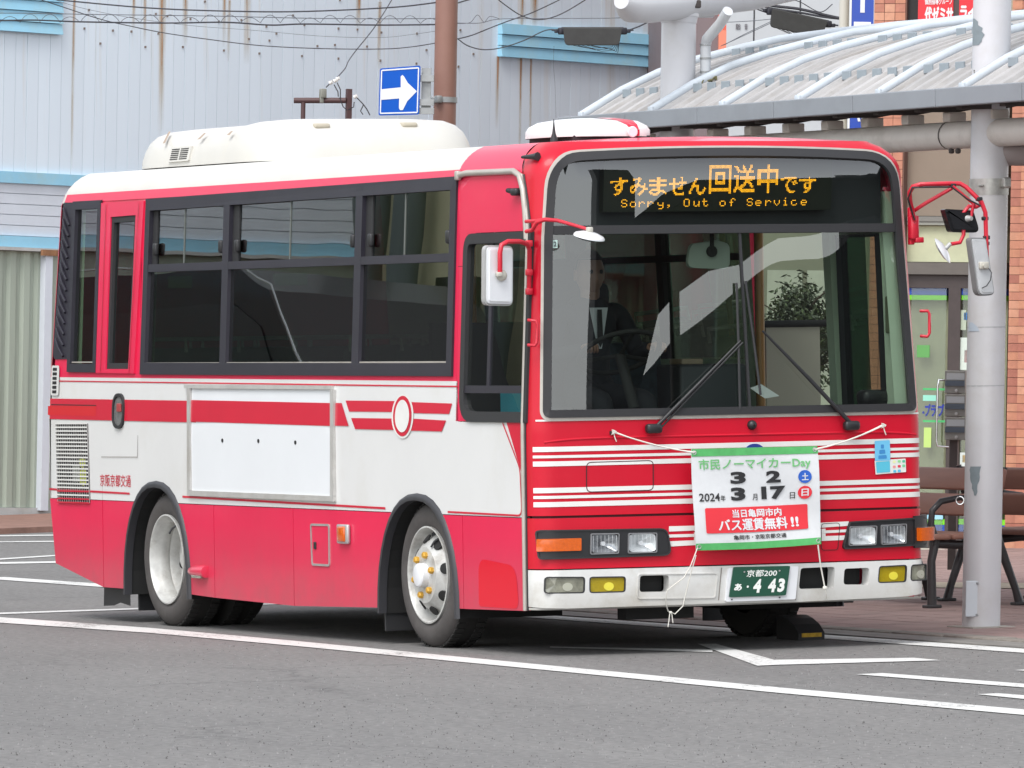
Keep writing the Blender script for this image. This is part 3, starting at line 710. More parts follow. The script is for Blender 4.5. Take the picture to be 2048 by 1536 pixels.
# seams in the bumper either side of the plate, raised centre panel
for u0, u1 in ((1437, 1431), (1589, 1584)):
    a = fs(u0, 1135); b = fs(u1, 1200); m = MB(); region(m, [(a[0]-.003, a[1]), (b[0]-.003, b[1]), (b[0]+.003, b[1]), (a[0]+.003, a[1])], [], fm, 0.1, -0.037, 0); m.build('bumper_seam', SEAMW, bp)
m = MB(); region(m, fillet([fs(1443, 1203), fs(1582, 1198), fs(1588, 1132), fs(1449, 1136)], 0.008, 3), [], fm, 0.1, -0.05, 0.02); m.build('plate_bracket', MIRB, bp)
m = MB(); ring(m, fillet([fs(1268, 1198), fs(1425, 1196), fs(1430, 1145), fs(1270, 1147)], 0.02, 4), 0.005, fm, -0.041, -0.03, 0.1); m.build('bumper_relief', WHITEG, bp)
PLG = mat('plate_green', (0.012, 0.075, 0.045), 0.35, coat=0.3); PLW = mat('plate_white', (0.80, 0.82, 0.78), 0.4)
def platemap(c4, d_off):
    (s00, z00), (s10, z10), (s11, z11), (s01, z01) = [fs(*q) for q in c4]
    P = [Vector((fm(s_, z_, -d_off).x, HW+s_, z_)) for s_, z_ in ((s00, z00), (s10, z10), (s11, z11), (s01, z01))]
    xm = max(p.x for p in P)
    for p in P: p.x = xm
    def f(a, b, d=0): return (P[0]*(1-a)*(1-b)+P[1]*a*(1-b)+P[2]*a*b+P[3]*(1-a)*b)+Vector((-d, 0, 0))
    return f
pm = platemap([(1448, 1194), (1561, 1190), (1569.5, 1131), (1457, 1133.5)], 0.056)
m = MB(); m.prism(rr(0, 0, 1, 1, 0.04), pm, -0.004, 0.003); plate = m.build('number_plate', PLG, bus)
m = MB(); letter(m, '京都200', (0.25, 0.66, 0.78, 0.89), pm, -0.0052, 0.02); m.build('plate_lettering', PLW, plate)
for ch, r4, bo in (('あ', (0.07, 0.22, 0.19, 0.44), .06), ('4', (0.40, 0.12, 0.535, 0.58), .05), ('4', (0.66, 0.12, 0.795, 0.58), .05), ('3', (0.83, 0.12, 0.95, 0.58), .05)):
    m = MB(); letter(m, ch, r4, pm, -0.0052, bo); m.build('plate_lettering', PLW, plate)
m = MB(); m.prism([(0.30+0.018*cos(t*pi/6), 0.335+0.038*sin(t*pi/6)) for t in range(12)], pm, -0.0052, -0.004); m.build('plate_lettering', PLW, plate)
for c in ((0.2, 0.83), (0.82, 0.84)):
    m = MB(); m.prism([(c[0]+0.014*cos(t*pi/5), c[1]+0.028*sin(t*pi/5)) for t in range(10)], pm, -0.008, -0.004); m.build('bolt', ALU, plate)
for c in ((0.06, -0.075), (0.90, -0.065)):
    m = MB(); m.prism([(c[0]+0.012*cos(t*pi/5), c[1]+0.022*sin(t*pi/5)) for t in range(10)], pm, -0.003, 0.003); m.build('bolt', BLACKP, bp)
# fog and marker lamps in the bumper, dark openings
for k, mt, nm in (('clearR', FOGC, 'marker_lamp'), ('yelR', YELL, 'fog_lamp'), ('yelL', YELL, 'fog_lamp'), ('clearL', FOGC, 'marker_lamp')):
    m = MB(); P = OPP[k]; ring(m, P, 0.006, fm, -0.036, 0.0, 0.06); l0 = m.build('lamp_bezel' if False else nm, RUBBER, bus)
    m = MB(); region(m, offset(P, 0.006), [], fm, 0.04, -0.026, 0.0); m.build('lens', mt, l0)
    c = (sum(p[0] for p in P)/len(P)+0.01, sum(p[1] for p in P)/len(P)-.01)
    m = MB(); m.prism([(c[0]+0.028*cos(t*pi/8), c[1]+0.022*sin(t*pi/8)) for t in range(16)], fm, -0.0285, -0.02)
    m.build('bulb_reflector', mat('lit_yellow_glass', (0.75, 0.66, 0.06), 0.2, coat=1) if mt is YELL else mat('dull_glass_bulb', (0.42, 0.42, 0.34), 0.2, coat=1), l0, smooth=40)
for k in ('holeR', 'hole1', 'hole2'):
    m = MB(); region(m, OPP[k], [], fm, 0.06, 0.06, 0); m.build('bumper_opening', DARK, bus)
# white bands on the front, painted: laid a hair proud of the red
def band_front(l0, l1, r0, r1, sA, sB, d=-0.0025, name='painted_stripe'):
    """edges: z at left (l0 bottom,l1 top) and right (r0,r1)"""
    m = MB(); N = 100; vs = []
    for i in range(N+1):
        s = sA+(sB-sA)*i/N; t = i/N; vs += [fm(s, l0+(r0-l0)*t, d), fm(s, l1+(r1-l1)*t, d)]
    m.add(vs, [(2*i, 2*i+1, 2*i+3, 2*i+2) for i in range(N)]); return m.build(name, WHITEP, bus, smooth=60)
WHITEP = mat('white_stripe_paint', (0.74, 0.74, 0.71), 0.38, coat=0.4, var=0.03, scale=3, dirt=(0.55, 0.52, 0.46), dirt_amt=0.35)
SA, SB = -1.165, 1.20
LZ = [(v, on_x(1071, v, -0.07).z) for v in (894.5, 904.5, 911.5, 917, 923.5, 933.5, 976.5, 987, 992.5, 998.5, 1005, 1015)]
RZ = [on_x(1843, v, -0.10).z for v in (875.5, 885.5, 894, 899.5, 904.5, 913, 956, 965, 971, 976.5, 983, 993)]
for i in range(0, 12, 2):
    band_front(LZ[i+1][1], LZ[i][1], RZ[i+1], RZ[i], SA, SB)
band_front(1.228, 1.237, 1.228, 1.237, SA+.02, SB, name='painted_stripe')
# low stripes either side of the banner
for (uL, uR, rowsL, rowsR) in ((1341, 1392, ((1052.5, 1063), (1069, 1075), (1082.5, 1093)), ((1051, 1060.5), (1067.5, 1073.5), (1080, 1089.5))), (1640, 1680, ((1045.5, 1055.5), (1061.5, 1067), (1072.5, 1082)), ((1043, 1052), (1059, 1064.5), (1071, 1080)))):
    for (a0, a1), (b0, b1) in zip(rowsL, rowsR):
        A = fs(uL, a0, .02); B = fs(uL, a1, .02); Cc = fs(uR, b0, .02); D = fs(uR, b1, .02)
        band_front(B[1], A[1], D[1], Cc[1], A[0]-.01, Cc[0]+.05, -0.0245)
a = fs(1395, 1062, .02)
for zc in (0.648, 0.622, 0.597):
    band_front(zc-.010, zc+.010, zc-.010, zc+.010, -0.28, 0.5, -0.0243)
# groove between upper and lower mask
m = MB(); vs = []
for i in range(41):
    s = -1.19+2.38*i/40; vs += [fm(s, 0.7205, 0.01), fm(s, 0.7365, 0.01)]
m.add(vs, [(2*i, 2*i+1, 2*i+3, 2*i+2) for i in range(40)]); m.build('panel_groove', SEAM, bus)
m = MB(); ring(m, fillet([fs(1172, 985), fs(1307, 981), fs(1307, 920), fs(1172, 924)], 0.03, 4), 0.0045, fm, -0.0035, 0, 0.1); m.build('filler_flap_outline', SEAM, bus)
m = MB(); ring(m, fillet([fs(1641, 1101, .02), fs(1675, 1100, .02), fs(1679, 1045, .02), fs(1641, 1047, .02)], 0.02, 4), 0.003, fm, -0.0255, 0, 0.1); m.build('access_flap_outline', SEAM, bus)
# raised crease under the screen
m = MB(); m.tube([fm(-1.10+2.2*i/40, 1.118+0.02*(1-abs(-1+i/20)**8), 0.003) for i in range(41)], 0.008, 8); m.build('pressed_crease', REDF, bus, smooth=80)

# --- windscreen: gasket, glass, divider, destination glass
SILV = mat('silver_beading', (0.44, 0.41, 0.37), 0.4, metal=0.3, var=0.1, scale=6, dirt=(0.3, 0.26, 0.2), dirt_amt=0.4)
m = MB(); ring(m, offset(WS, -0.008), 0.016, fm, -0.008, 0.01, 0); gk = m.build('windscreen_beading', SILV, bus, smooth=60)
m = MB(); ring(m, offset(WS, 0.008), 0.040, fm, -0.016, 0.01, 0); gk2 = m.build('windscreen_gasket', RUBBER, bus, smooth=60)
ZD = 2.212
IN = offset(WS, 0.045)
lowg = [p for p in IN if p[1] < ZD]; upg = [p for p in IN if p[1] > ZD+0.045]
def cut(poly, z, keep_low):
    out = []
    for i in range(len(poly)):
        a, b = poly[i], poly[(i+1) % len(poly)]
        ka = (a[1] < z) == keep_low; kb = (b[1] < z) == keep_low
        if ka: out.append(a)
        if ka != kb: t = (z-a[1])/(b[1]-a[1]); out.append((a[0]+(b[0]-a[0])*t, z))
    return out
m = MB(); region(m, cut(IN, ZD, True), [], fm, 0.08, 0.004, 0); m.build('windscreen', WSGL, bus, smooth=60)
m = MB(); region(m, cut(IN, ZD+.03, False), [], fm, 0.08, 0.004, 0); m.build('destination_glass', WSGL, bus, smooth=60)
m = MB(); vs = []
for i in range(41):
    s = -1.055+2.09*i/40; vs += [fm(s, ZD-.012, 0.01), fm(s, ZD-.010, -0.012), fm(s, ZD+.034, -0.012), fm(s, ZD+.036, 0.01)]
m.add(vs, [(4*i+k, 4*i+k+1, 4*i+k+5, 4*i+k+4) for i in range(40) for k in range(3)]); m.build('screen_crossbar', RUBBER, bus, smooth=60)
a = fs(1479, 460); b = fs(1500, 835)
m = MB(); vs = []
for i in range(13):
    t = i/12; s = a[0]+(b[0]-a[0])*t; z = ZD+(1.27-ZD)*t; vs += [fm(s-.007, z, 0.01), fm(s-.007, z, -0.004), fm(s+.007, z, -0.004), fm(s+.007, z, 0.01)]
m.add(vs, [(4*i+k, 4*i+k+1, 4*i+k+5, 4*i+k+4) for i in range(12) for k in range(3)]); m.build('screen_divider', RUBBER, bus)
# destination display
ledf = platemap([(1215, 424), (1672, 419), (1672, 318), (1215, 323)], -0.06)
LEDBG = mat('led_panel', (0.010, 0.012, 0.006), 0.5)
HOUS = mat('sign_housing', (0.035, 0.036, 0.042), 0.6)
m = MB(); m.prism(rr(-0.0, -0.0, 1.0, 1.0, 0), ledf, 0.0, 0.05); disp = m.build('destination_display', LEDBG, bus)
m = MB(); m.box2((-0.42, 0.18, 2.215), (-0.20, 2.12, 2.60)); m.build('sign_housing', HOUS, bus)
LEDM = mat('amber_led', (1.0, 0.42, 0.012), 0.5, emit=1.5)
ink = MB(); NX, NZ = 184, 44
def put(cols, rows, test):
    pass
wx = 1/NX; wz = 1/NZ; lit = set()
def dots(txt, x0, z0, w_, h_, bold=0.012):
    V, Fs = glyphs(txt, bold)
    for f in Fs:
        for k in range(1, len(f)-1):
            A, B, C_ = [(x0+V[f[q]][0]*w_, z0+V[f[q]][1]*h_) for q in (0, k, k+1)]
            minx, maxx = min(A[0], B[0], C_[0]), max(A[0], B[0], C_[0]); minz, maxz = min(A[1], B[1], C_[1]), max(A[1], B[1], C_[1])
            for i in range(int(minx)-1, int(maxx)+2):
                for j in range(int(minz)-1, int(maxz)+2):
                    X, Z = i+.5, j+.5
                    d1 = (B[0]-A[0])*(Z-A[1])-(B[1]-A[1])*(X-A[0]); d2 = (C_[0]-B[0])*(Z-B[1])-(C_[1]-B[1])*(X-B[0]); d3 = (A[0]-C_[0])*(Z-C_[1])-(A[1]-C_[1])*(X-C_[0])
                    if (d1 >= 0 and d2 >= 0 and d3 >= 0) or (d1 <= 0 and d2 <= 0 and d3 <= 0): lit.add((i, j))
for i, ch in enumerate('すみません'): dots(ch, 5+i*15.6, 14.2, 14.4, 15.6, 0.016)
for i, (ch, x) in enumerate(zip('回送中', (84, 103.5, 123.5))): dots(ch, x, 15.2, 18 if i != 2 else 16.5, 25, 0.02)
for i, ch in enumerate('です'): dots(ch, 141.5+i*15.8, 14.4, 14.2, 15, 0.016)
F57 = {'S': '01110 10001 10000 01110 00001 10001 01110', 'o': '00000 00000 01110 10001 10001 10001 01110', 'r': '00000 00000 10110 11001 10000 10000 10000', 'y': '00000 10001 10001 01111 00001 00001 01110',
 ',': '00000 00000 00000 00000 01100 00100 01000', 'O': '01110 10001 10001 10001 10001 10001 01110', 'u': '00000 00000 10001 10001 10001 10011 01101', 't': '01000 01000 11110 01000 01000 01001 00110',
 'f': '00110 01001 01000 11100 01000 01000 01000', 'e': '00000 00000 01110 10001 11111 10000 01110', 'v': '00000 00000 10001 10001 10001 01010 00100', 'i': '00100 00000 01100 00100 00100 00100 01110', 'c': '00000 00000 01110 10000 10000 10001 01110', ' ': '00000 '*7}
for n_, ch in enumerate('Sorry, Out of Service'):
    rowsb = F57[ch].split(); dz = -2 if ch == 'y' else (-1 if ch == ',' else 0)
    for r_, bits in enumerate(rowsb):
        for c_, b_ in enumerate(bits):
            if b_ == '1':
                lit.add((int(14+n_*7.25)+c_, 10-int(r_*1.15)+dz))
                if r_ in (6,) or False: pass
for (i, j) in sorted(lit):
    x = i*wx; z = j*wz; ink.add([ledf(x+wx*.18, z+wz*.18, -.003), ledf(x+wx*.82, z+wz*.18, -.003), ledf(x+wx*.82, z+wz*.82, -.003), ledf(x+wx*.18, z+wz*.82, -.003)], [(0, 1, 2, 3)])
ink.build('led_dots', LEDM, disp, kind='stuff')

# --- headlamp units
def lampunit(outer, ind, hls, name='headlight_unit'):
    P = fillet([fs(*q, .02) for q in outer], [0.02, 0.04, 0.05, 0.02], 4)
    HQ = [fillet([fs(*t, .03) for t in q], 0.010, 4) for q in hls]
    m = MB(); region(m, P, HQ, fm, 0.04, -0.034, 0.06); u0 = m.build(name, BLACKP, bus, smooth=40)
    m = MB(); ring(m, P, 0.008, fm, -0.040, -0.02, 0.06); m.build('bezel', RUBBER, u0, smooth=60)
    for q in ind:
        Q = fillet([fs(*t, .03) for t in q], 0.006, 3); m = MB(); region(m, Q, [], fm, 0.03, -0.046, 0.02); m.build('indicator', AMBER, u0, smooth=30)
    for i, q in enumerate(hls):
        Q = fillet([fs(*t, .03) for t in q], 0.010, 4); m = MB(); ring(m, Q, 0.005, fm, -0.045, -0.02, 0.05); h = m.build('headlight', mat('lamp_bezel_grey', (0.30, 0.30, 0.31), 0.35, metal=0.5), u0, smooth=60)
        m = MB(); region(m, offset(Q, 0.005), [], fm, 0.05, -0.043, 0); m.build('lens', LENSC, h)
        cx = sum(t[0] for t in Q)/len(Q); cz = sum(t[1] for t in Q)/len(Q); hw = (max(t[0] for t in Q)-min(t[0] for t in Q))/2-.006; hh = (max(t[1] for t in Q)-min(t[1] for t in Q))/2-.006
        m = MB(); K = 5
        for k in range(K):
            f0, f1 = 1-k/K, 1-(k+1)/K; d0, d1 = -0.037+0.05*(1-f0*f0), -0.037+0.05*(1-f1*f1); n_ = 16
            def pr(f, t): 
                c_, s_ = cos(2*pi*t/n_), sin(2*pi*t/n_); pw = 0.35 if f > .7 else 0.8
                return (cx+hw*f*math.copysign(abs(c_)**pw, c_), cz+hh*f*math.copysign(abs(s_)**pw, s_))
            m.add([fm(*pr(f0, t), d0) for t in range(n_)]+[fm(*pr(max(f1, .02), t), d1) for t in range(n_)], [(t, (t+1) % n_, (t+1) % n_+n_, t+n_) for t in range(n_)])
        m.build('reflector', mat('bright_reflector', (0.72, 0.74, 0.75), 0.18, metal=0.35, coat=1) if i == 1 else mat('dim_reflector', (0.34, 0.35, 0.37), 0.15, metal=0.5, coat=1), h, smooth=25)
        m = MB(); m.prism([(cx+0.012*cos(t*pi/6), cz+0.012*sin(t*pi/6)) for t in range(12)], fm, -0.02, 0.0); m.build('bulb', MIRB, h)
        # ribs moulded in the lens
        m = MB()
        for k in range(7):
            s0 = cx-hw+(k+.5)*2*hw/7; m.add([fm(s0-.0004, cz-hh*.9, -0.0435), fm(s0+.0004, cz-hh*.9, -0.0435), fm(s0+.001, cz+hh*.9, -0.0435), fm(s0-.001, cz+hh*.9, -0.0435)], [(0, 1, 2, 3)])
        m.build('lens_ribs', mat('lens_rib', (0.60, 0.61, 0.62), 0.2), h, kind='stuff')
lampunit([(1081, 1119), (1342, 1111), (1333, 1056), (1076, 1060)], [[(1081, 1103), (1162, 1101), (1162, 1076), (1081, 1078)]],
         [[(1180, 1109), (1237, 1107), (1238, 1066), (1181, 1067)], [(1255, 1107), (1313, 1105), (1313, 1065), (1256, 1066)]])
lampunit([(1681, 1099), (1849, 1090), (1857, 1033), (1696, 1043)], [],
         [[(1760, 1090), (1809, 1087), (1810, 1047), (1759, 1050)], [(1695, 1092), (1749, 1090), (1751, 1051), (1696, 1053)]])
m = MB(); NI = 12; rows = []
for d_ in (-0.03, -0.078):
    for z_ in (0.553, 0.622): rows.append([fm(1.060+0.15*i/NI, z_, d_) for i in range(NI+1)])
k_ = NI+1; R4 = [rows[0], rows[2], rows[3], rows[1]]
m.add([q for r_ in R4 for q in r_], [(j*k_+i, j*k_+i+1, ((j+1) % 4)*k_+i+1, ((j+1) % 4)*k_+i) for j in range(4) for i in range(NI)]+[(0, k_, 2*k_, 3*k_), (NI, k_+NI, 2*k_+NI, 3*k_+NI)])
m.build('wrap_indicator', AMBER, bus, smooth=50)
m = MB(); region(m, [(1.05, 0.515), (1.20, 0.515), (1.20, 0.69), (1.05, 0.685)], [], fm, 0.04, -0.040, 0.03); m.build('lamp_housing', BLACKP, bus, smooth=40)

# --- wipers, nozzle, stickers
def tubef(pts, r, d, name, mt, n=8, parent=None, **k):
    m = MB(); m.tube([fm(s, z, d_) for (s, z), d_ in zip(pts, d)], r, n); return m.build(name, mt, parent or bus, smooth=60, **k)
for (piv, tip, b0, b1, c0) in (((1303, 857), (1478, 682), (1487, 676), (1472, 570), None), ((1697, 851), (1522, 662), (1514, 668), (1487, 560), None)):
    w0 = MB(); P = fs(*piv); w0.rbox(fm(P[0], P[1], -0.03), (0.05, 0.09, 0.05), 0.015); wp = w0.build('wiper', BLACKP, bus, smooth=50)
    T = fs(*tip); P2 = (P[0]+(0.025 if piv[0] < 1500 else -0.025), P[1]+.005)
    tubef([P, ((P[0]+T[0])/2, (P[1]+T[1])/2), T], [0.011, 0.009, 0.006], [-0.04, -0.03, -0.018], 'arm', BLACKP, parent=wp)
    tubef([(P[0]+.025, P[1]-.01), ((P[0]+T[0])/2+.018, (P[1]+T[1])/2-.005), (T[0]+.012, T[1]-.01)], 0.0055, [-0.035, -0.027, -0.018], 'arm', BLACKP, parent=wp)
    # blade runs parallel to the divider
    B0 = fs(1478 if piv[0] < 1500 else 1519, 820 if piv[0] < 1500 else 790); B1 = fs(1471 if piv[0] < 1500 else 1489, 566 if piv[0] < 1500 else 562)
    tubef([B0, ((B0[0]+B1[0])/2, (B0[1]+B1[1])/2), B1], 0.007, [-0.012, -0.016, -0.012], 'blade', RUBBER, parent=wp, n=6)
c = fs(1503, 850); m = MB(); m.lathe([(0.026, 0.0), (0.026, 0.012), (0.018, 0.026), (0.004, 0.03)], fm(*c, 0), (1, 0, 0), 14); m.build('washer_nozzle', BLACKP, bus, smooth=50)
m = MB(); region(m, [fs(1219, 869), fs(1228, 869), fs(1228, 862), fs(1219, 862)], [], fm, .1, -0.01, 0.01); m.build('cord_hook', RUBBER, bus)
SKYB = mat('sticker_blue', (0.16, 0.52, 0.78), 0.4); SKW = mat('sticker_white', (0.74, 0.76, 0.72), 0.4); SKD = mat('sticker_deep_blue', (0.05, 0.25, 0.55), 0.4); SKT = mat('sticker_teal', (0.10, 0.50, 0.66), 0.4)
def fst(px, mt, d, name='sticker', parent=None): m = MB(); region(m, fillet([fs(*q) for q in px], 0.004, 2), [], fm, 0.1, d, 0); return m.build(name, mt, parent or bus)
stk = fst([(1750, 949), (1811, 944), (1810, 917), (1748, 921)], SKW, -0.006)
fst([(1752, 946), (1779, 944), (1778, 922), (1750, 924)], SKT, -0.0075, 'print', stk)
stk2 = fst([(1748.5, 921), (1779, 920), (1778, 880), (1748, 882)], SKYB, -0.006, label='x') if False else fst([(1748.5, 922), (1779, 921), (1778, 880), (1748, 882)], SKYB, -0.0078)
fst([(1757, 908), (1769, 907), (1768, 899), (1757, 900)], SKD, -0.009, 'print', stk2); fst([(1760, 897), (1766, 897), (1766, 889), (1760, 889)], SKD, -0.009, 'print', stk2); fst([(1755, 918), (1772, 917), (1771, 910), (1755, 911)], SKD, -0.009, 'print', stk2)
for q, c_ in zip(((1784, 921), (1794, 920), (1803, 920), (1784, 931), (1794, 930), (1803, 929), (1785, 940), (1794, 939)), ((0.75, .8, .4), (.3, .7, .3), (.1, .5, .3), (.8, .3, .3), (.7, .05, .08), (.2, .6, .3), (.1, .5, .7), (.1, .5, .75))):
    fst([(q[0], q[1]+5), (q[0]+6, q[1]+5), (q[0]+6, q[1]), (q[0], q[1])], mat('print_%d' % (q[0]*q[1]), c_, 0.4), -0.0075, 'print', stk)
m = MB(); region(m, [fs(1098, 496), fs(1115, 496), fs(1115, 480), fs(1098, 480)], [], fm, .1, 0.001, 0); s12 = m.build('inspection_sticker', mat('pale_mint', (0.55, 0.72, 0.66), 0.5), bus)
m = MB(); a = fs(1103, 493); b = fs(1113, 483); letter(m, '12', (a[0], a[1], b[0], b[1]), fm, -0.001, .02); m.build('sticker_lettering', mat('ink_dark', (0.03, 0.05, 0.06), 0.5), s12)
m = MB(); c = fs(1799, 474); m.prism([(c[0]+.022*cos(t*pi/10), c[1]+.036*sin(t*pi/10)) for t in range(20)], fm, 0.0, 0.004); rc_ = m.build('round_sticker', mat('sticker_red', (0.45, 0.05, 0.06), 0.5), bus)
m = MB(); m.prism([(c[0]+.014*cos(t*pi/10), c[1]+.022*sin(t*pi/10)) for t in range(20)], fm, -0.002, 0.0); m.build('print', SKW, rc_)
c = fs(1508, 893); m = MB(); m.prism([(c[0]+.062*cos(t*pi/16), c[1]-.035+.05*sin(t*pi/16)) for t in range(32)], fm, -0.010, 0.0); m.build('round_emblem', mat('emblem_blue', (0.03, 0.06, 0.30), 0.35, metal=0.3), bus)

# --- right side: painted stripes
REDS = mat('stripe_red', (0.60, 0.012, 0.040), 0.33, coat=0.6, var=0.05, scale=1.5)
def deco(poly, mt, d=-0.003, name='painted_stripe', fmap=rs, parent=None):
    m = MB(); region(m, poly, [], fmap, 0.3, d, 0); return m.build(name, mt, parent or bus)
def hband(u0, a0, a1, u1, b0, b1):    # between two measured ends
    A, B, C_, D = sd(u0, a1), sd(u1, b1), sd(u1, b0), sd(u0, a0); return [A, B, C_, D]
def frontsplit(poly, xcut=-1.07): return poly
# thin line under the windows
P = hband(205, 760.5, 763.5, 1030, 771, 775)
zr_ = [(-6.98, sd(96, 762)[1]-.003), (-1.045, sd(917, 773)[1]-.004), (-1.045, sd(917, 773)[1]+.004), (-6.98, sd(96, 762)[1]+.004)]
deco(zr_, REDS)
# broad band, front end slanted
tz0, tz1 = sd(92, 797)[1], sd(692, 806)[1]; bz0, bz1 = sd(92, 838)[1], sd(692, 853)[1]
deco([(-7.0, bz0), sd(698, 852), sd(684, 806), (-7.0, tz0)], REDS)
# winged emblem
ell = lambda cx, cz, a, b, n=32: [(cx+a*cos(2*pi*k/n), cz+b*sin(2*pi*k/n)) for k in range(n)]
ec = (-1.755, 1.249)
for q in ([(699, 823), (790, 824), (790, 802), (692, 801)], [(711, 858), (792, 860), (790, 837), (703, 836)], [(821, 826), (899, 828), (905, 807), (820, 804)], [(820, 861), (884, 863), (893, 841), (822, 837)]):
    deco([sd(*p) for p in q], REDS, name='emblem_wing')
deco(ell(*ec, 0.145, 0.122), WHITEP, -0.0045, 'emblem_disc'); deco(ell(*ec, 0.122, 0.110), REDS, -0.006, 'emblem_ring'); deco(ell(*ec, 0.094, 0.088), WHITEP, -0.0075, 'emblem_disc')
# line along the bottom of the white, turning up beside the front seam, and the triangle above it
def stroke(pts, w, mt, d=-0.003, name='painted_stripe', fmap=rs):
    m = MB(); L, R_ = [], []
    for i, p in enumerate(pts):
        a = Vector(pts[max(0, i-1)]); b = Vector(pts[min(len(pts)-1, i+1)]); t = (b-a).normalized(); n_ = Vector((-t.y, t.x)); q = Vector(p)
        L.append(fmap(*(q+n_*w/2), d)); R_.append(fmap(*(q-n_*w/2), d))
    n = len(pts); m.add(L+R_, [(i, i+1, n+i+1, n+i) for i in range(n-1)]); return m.build(name, mt, bus)
zl = lambda x: 0.779+(x+7)*(0.733-0.779)/6.76
def lowline(xa, xb): return [(xa+(xb-xa)*k/10, zl(xa+(xb-xa)*k/10)) for k in range(11)]
stroke(lowline(-7.02, -5.72), 0.012, REDS); stroke(lowline(-4.90, -2.00), 0.012, REDS)
turn = fillet([(-1.18, zl(-1.18)), (-0.245, 0.735), (-0.262, 0.985), (-0.47, 1.22)], [0, 0.045, 0.12, 0], 8)
stroke(turn, 0.010, REDS)
deco([(-0.222, 0.93), (-0.222, 1.222), (-0.42, 1.222)], REDS)
deco([(-0.219, 0.726), (-0.219, 0.80), (-0.232, 0.728)], REDS)
m = MB(); letter(m, '京阪京都交通', (*sd(201, 972), sd(262, 950)[0], sd(201, 948)[1]), rs, -0.003, 0.004); m.build('side_lettering', REDS, bus)
# gaps and small fittings
def gap(p, q, w=0.004, mt=SEAMW, d=-0.001): stroke([p, q], w, mt, d, 'panel_gap')
gap((-6.16, 0.73), (-6.16, 1.33), 0.003); gap((-5.585, 0.985), (-5.585, 2.50), 0.004, SEAM, -0.0045); gap((-6.16, 0.983), (-5.585, 0.988), 0.004, SEAMW, -0.0045)
gap((-1.06, 1.44), (-1.06, 1.23), 0.004); gap((-1.03, 2.05), (-1.09, 2.05), 0.003, SEAM); gap((-6.98, sd(96, 809)[1]), (-6.24, sd(193, 811)[1]), 0.006, SEAM, -0.0045)
gap((-6.6, 0.66), (-6.17, 0.66), 0.0) if False else None
deco([sd(97, 830), sd(193, 832), sd(193, 812), sd(97, 812)], mat('patch_red', (0.56, 0.010, 0.016), 0.4), -0.0038, 'repainted_patch')
deco(fillet([(-0.80, 0.245), (-0.30, 0.245), (-0.33, 0.47), (-0.80, 0.50)], [0.03, 0.05, 0.12, 0.08], 6), REDN, -0.0015, 'repainted_patch')
# advert frame
FRM = mat('frame_pale_alloy', (0.50, 0.49, 0.47), 0.45, metal=0.3, var=0.12, scale=6, dirt=(0.34, 0.31, 0.26), dirt_amt=0.6)
AF = [sd(380, 991), sd(673, 1003), sd(669, 771), sd(374, 769)]
adf = (lambda mm: (mm.prism([AF[0], AF[1], (AF[1][0], AF[1][1]+.030), (AF[0][0], AF[0][1]+.030)], rs, -0.020, 0.0), mm.build('advert_frame', FRM, bus))[1])(MB())
for q in ([(AF[3][0], AF[3][1]-.022), (AF[2][0], AF[2][1]-.022), AF[2], AF[3]], [(AF[0][0], AF[0][1]+.031), (AF[0][0]+.045, AF[0][1]+.031), (AF[0][0]+.045, AF[3][1]-.023), (AF[0][0], AF[3][1]-.023)], [(AF[1][0]-.045, AF[1][1]+.031), (AF[1][0], AF[1][1]+.031), (AF[1][0], AF[2][1]-.023), (AF[1][0]-.045, AF[2][1]-.023)]):
    m = MB(); m.prism(q, rs, -0.020, 0.0); m.build('frame_bar', FRM, adf)
m = MB(); region(m, offset(AF, 0.02), [], rs, 0.4, -0.006, 0); m.build('advert_board', mat('advert_board_white', (0.74, 0.76, 0.78), 0.35, coat=0.3, var=0.02, scale=2), adf)
# the stripes run on across the board
az0, az1 = sd(380, 800)[1], sd(664, 806)[1]; ab0, ab1 = sd(380, 843)[1], sd(664, 852)[1]
deco([(AF[0][0]+.045, ab0), (AF[1][0]-.045, ab1), (AF[1][0]-.045, az1), (AF[0][0]+.045, az0)], REDS, -0.0085, parent=adf)
for u, v in ((447, 881), (519, 882), (593, 885)):
    p = sd(u, v); m = MB(); m.prism(ell(*p, 0.014, 0.012, 10), rs, -0.009, -0.006); m.build('bolt_hole', BLACKP, adf)
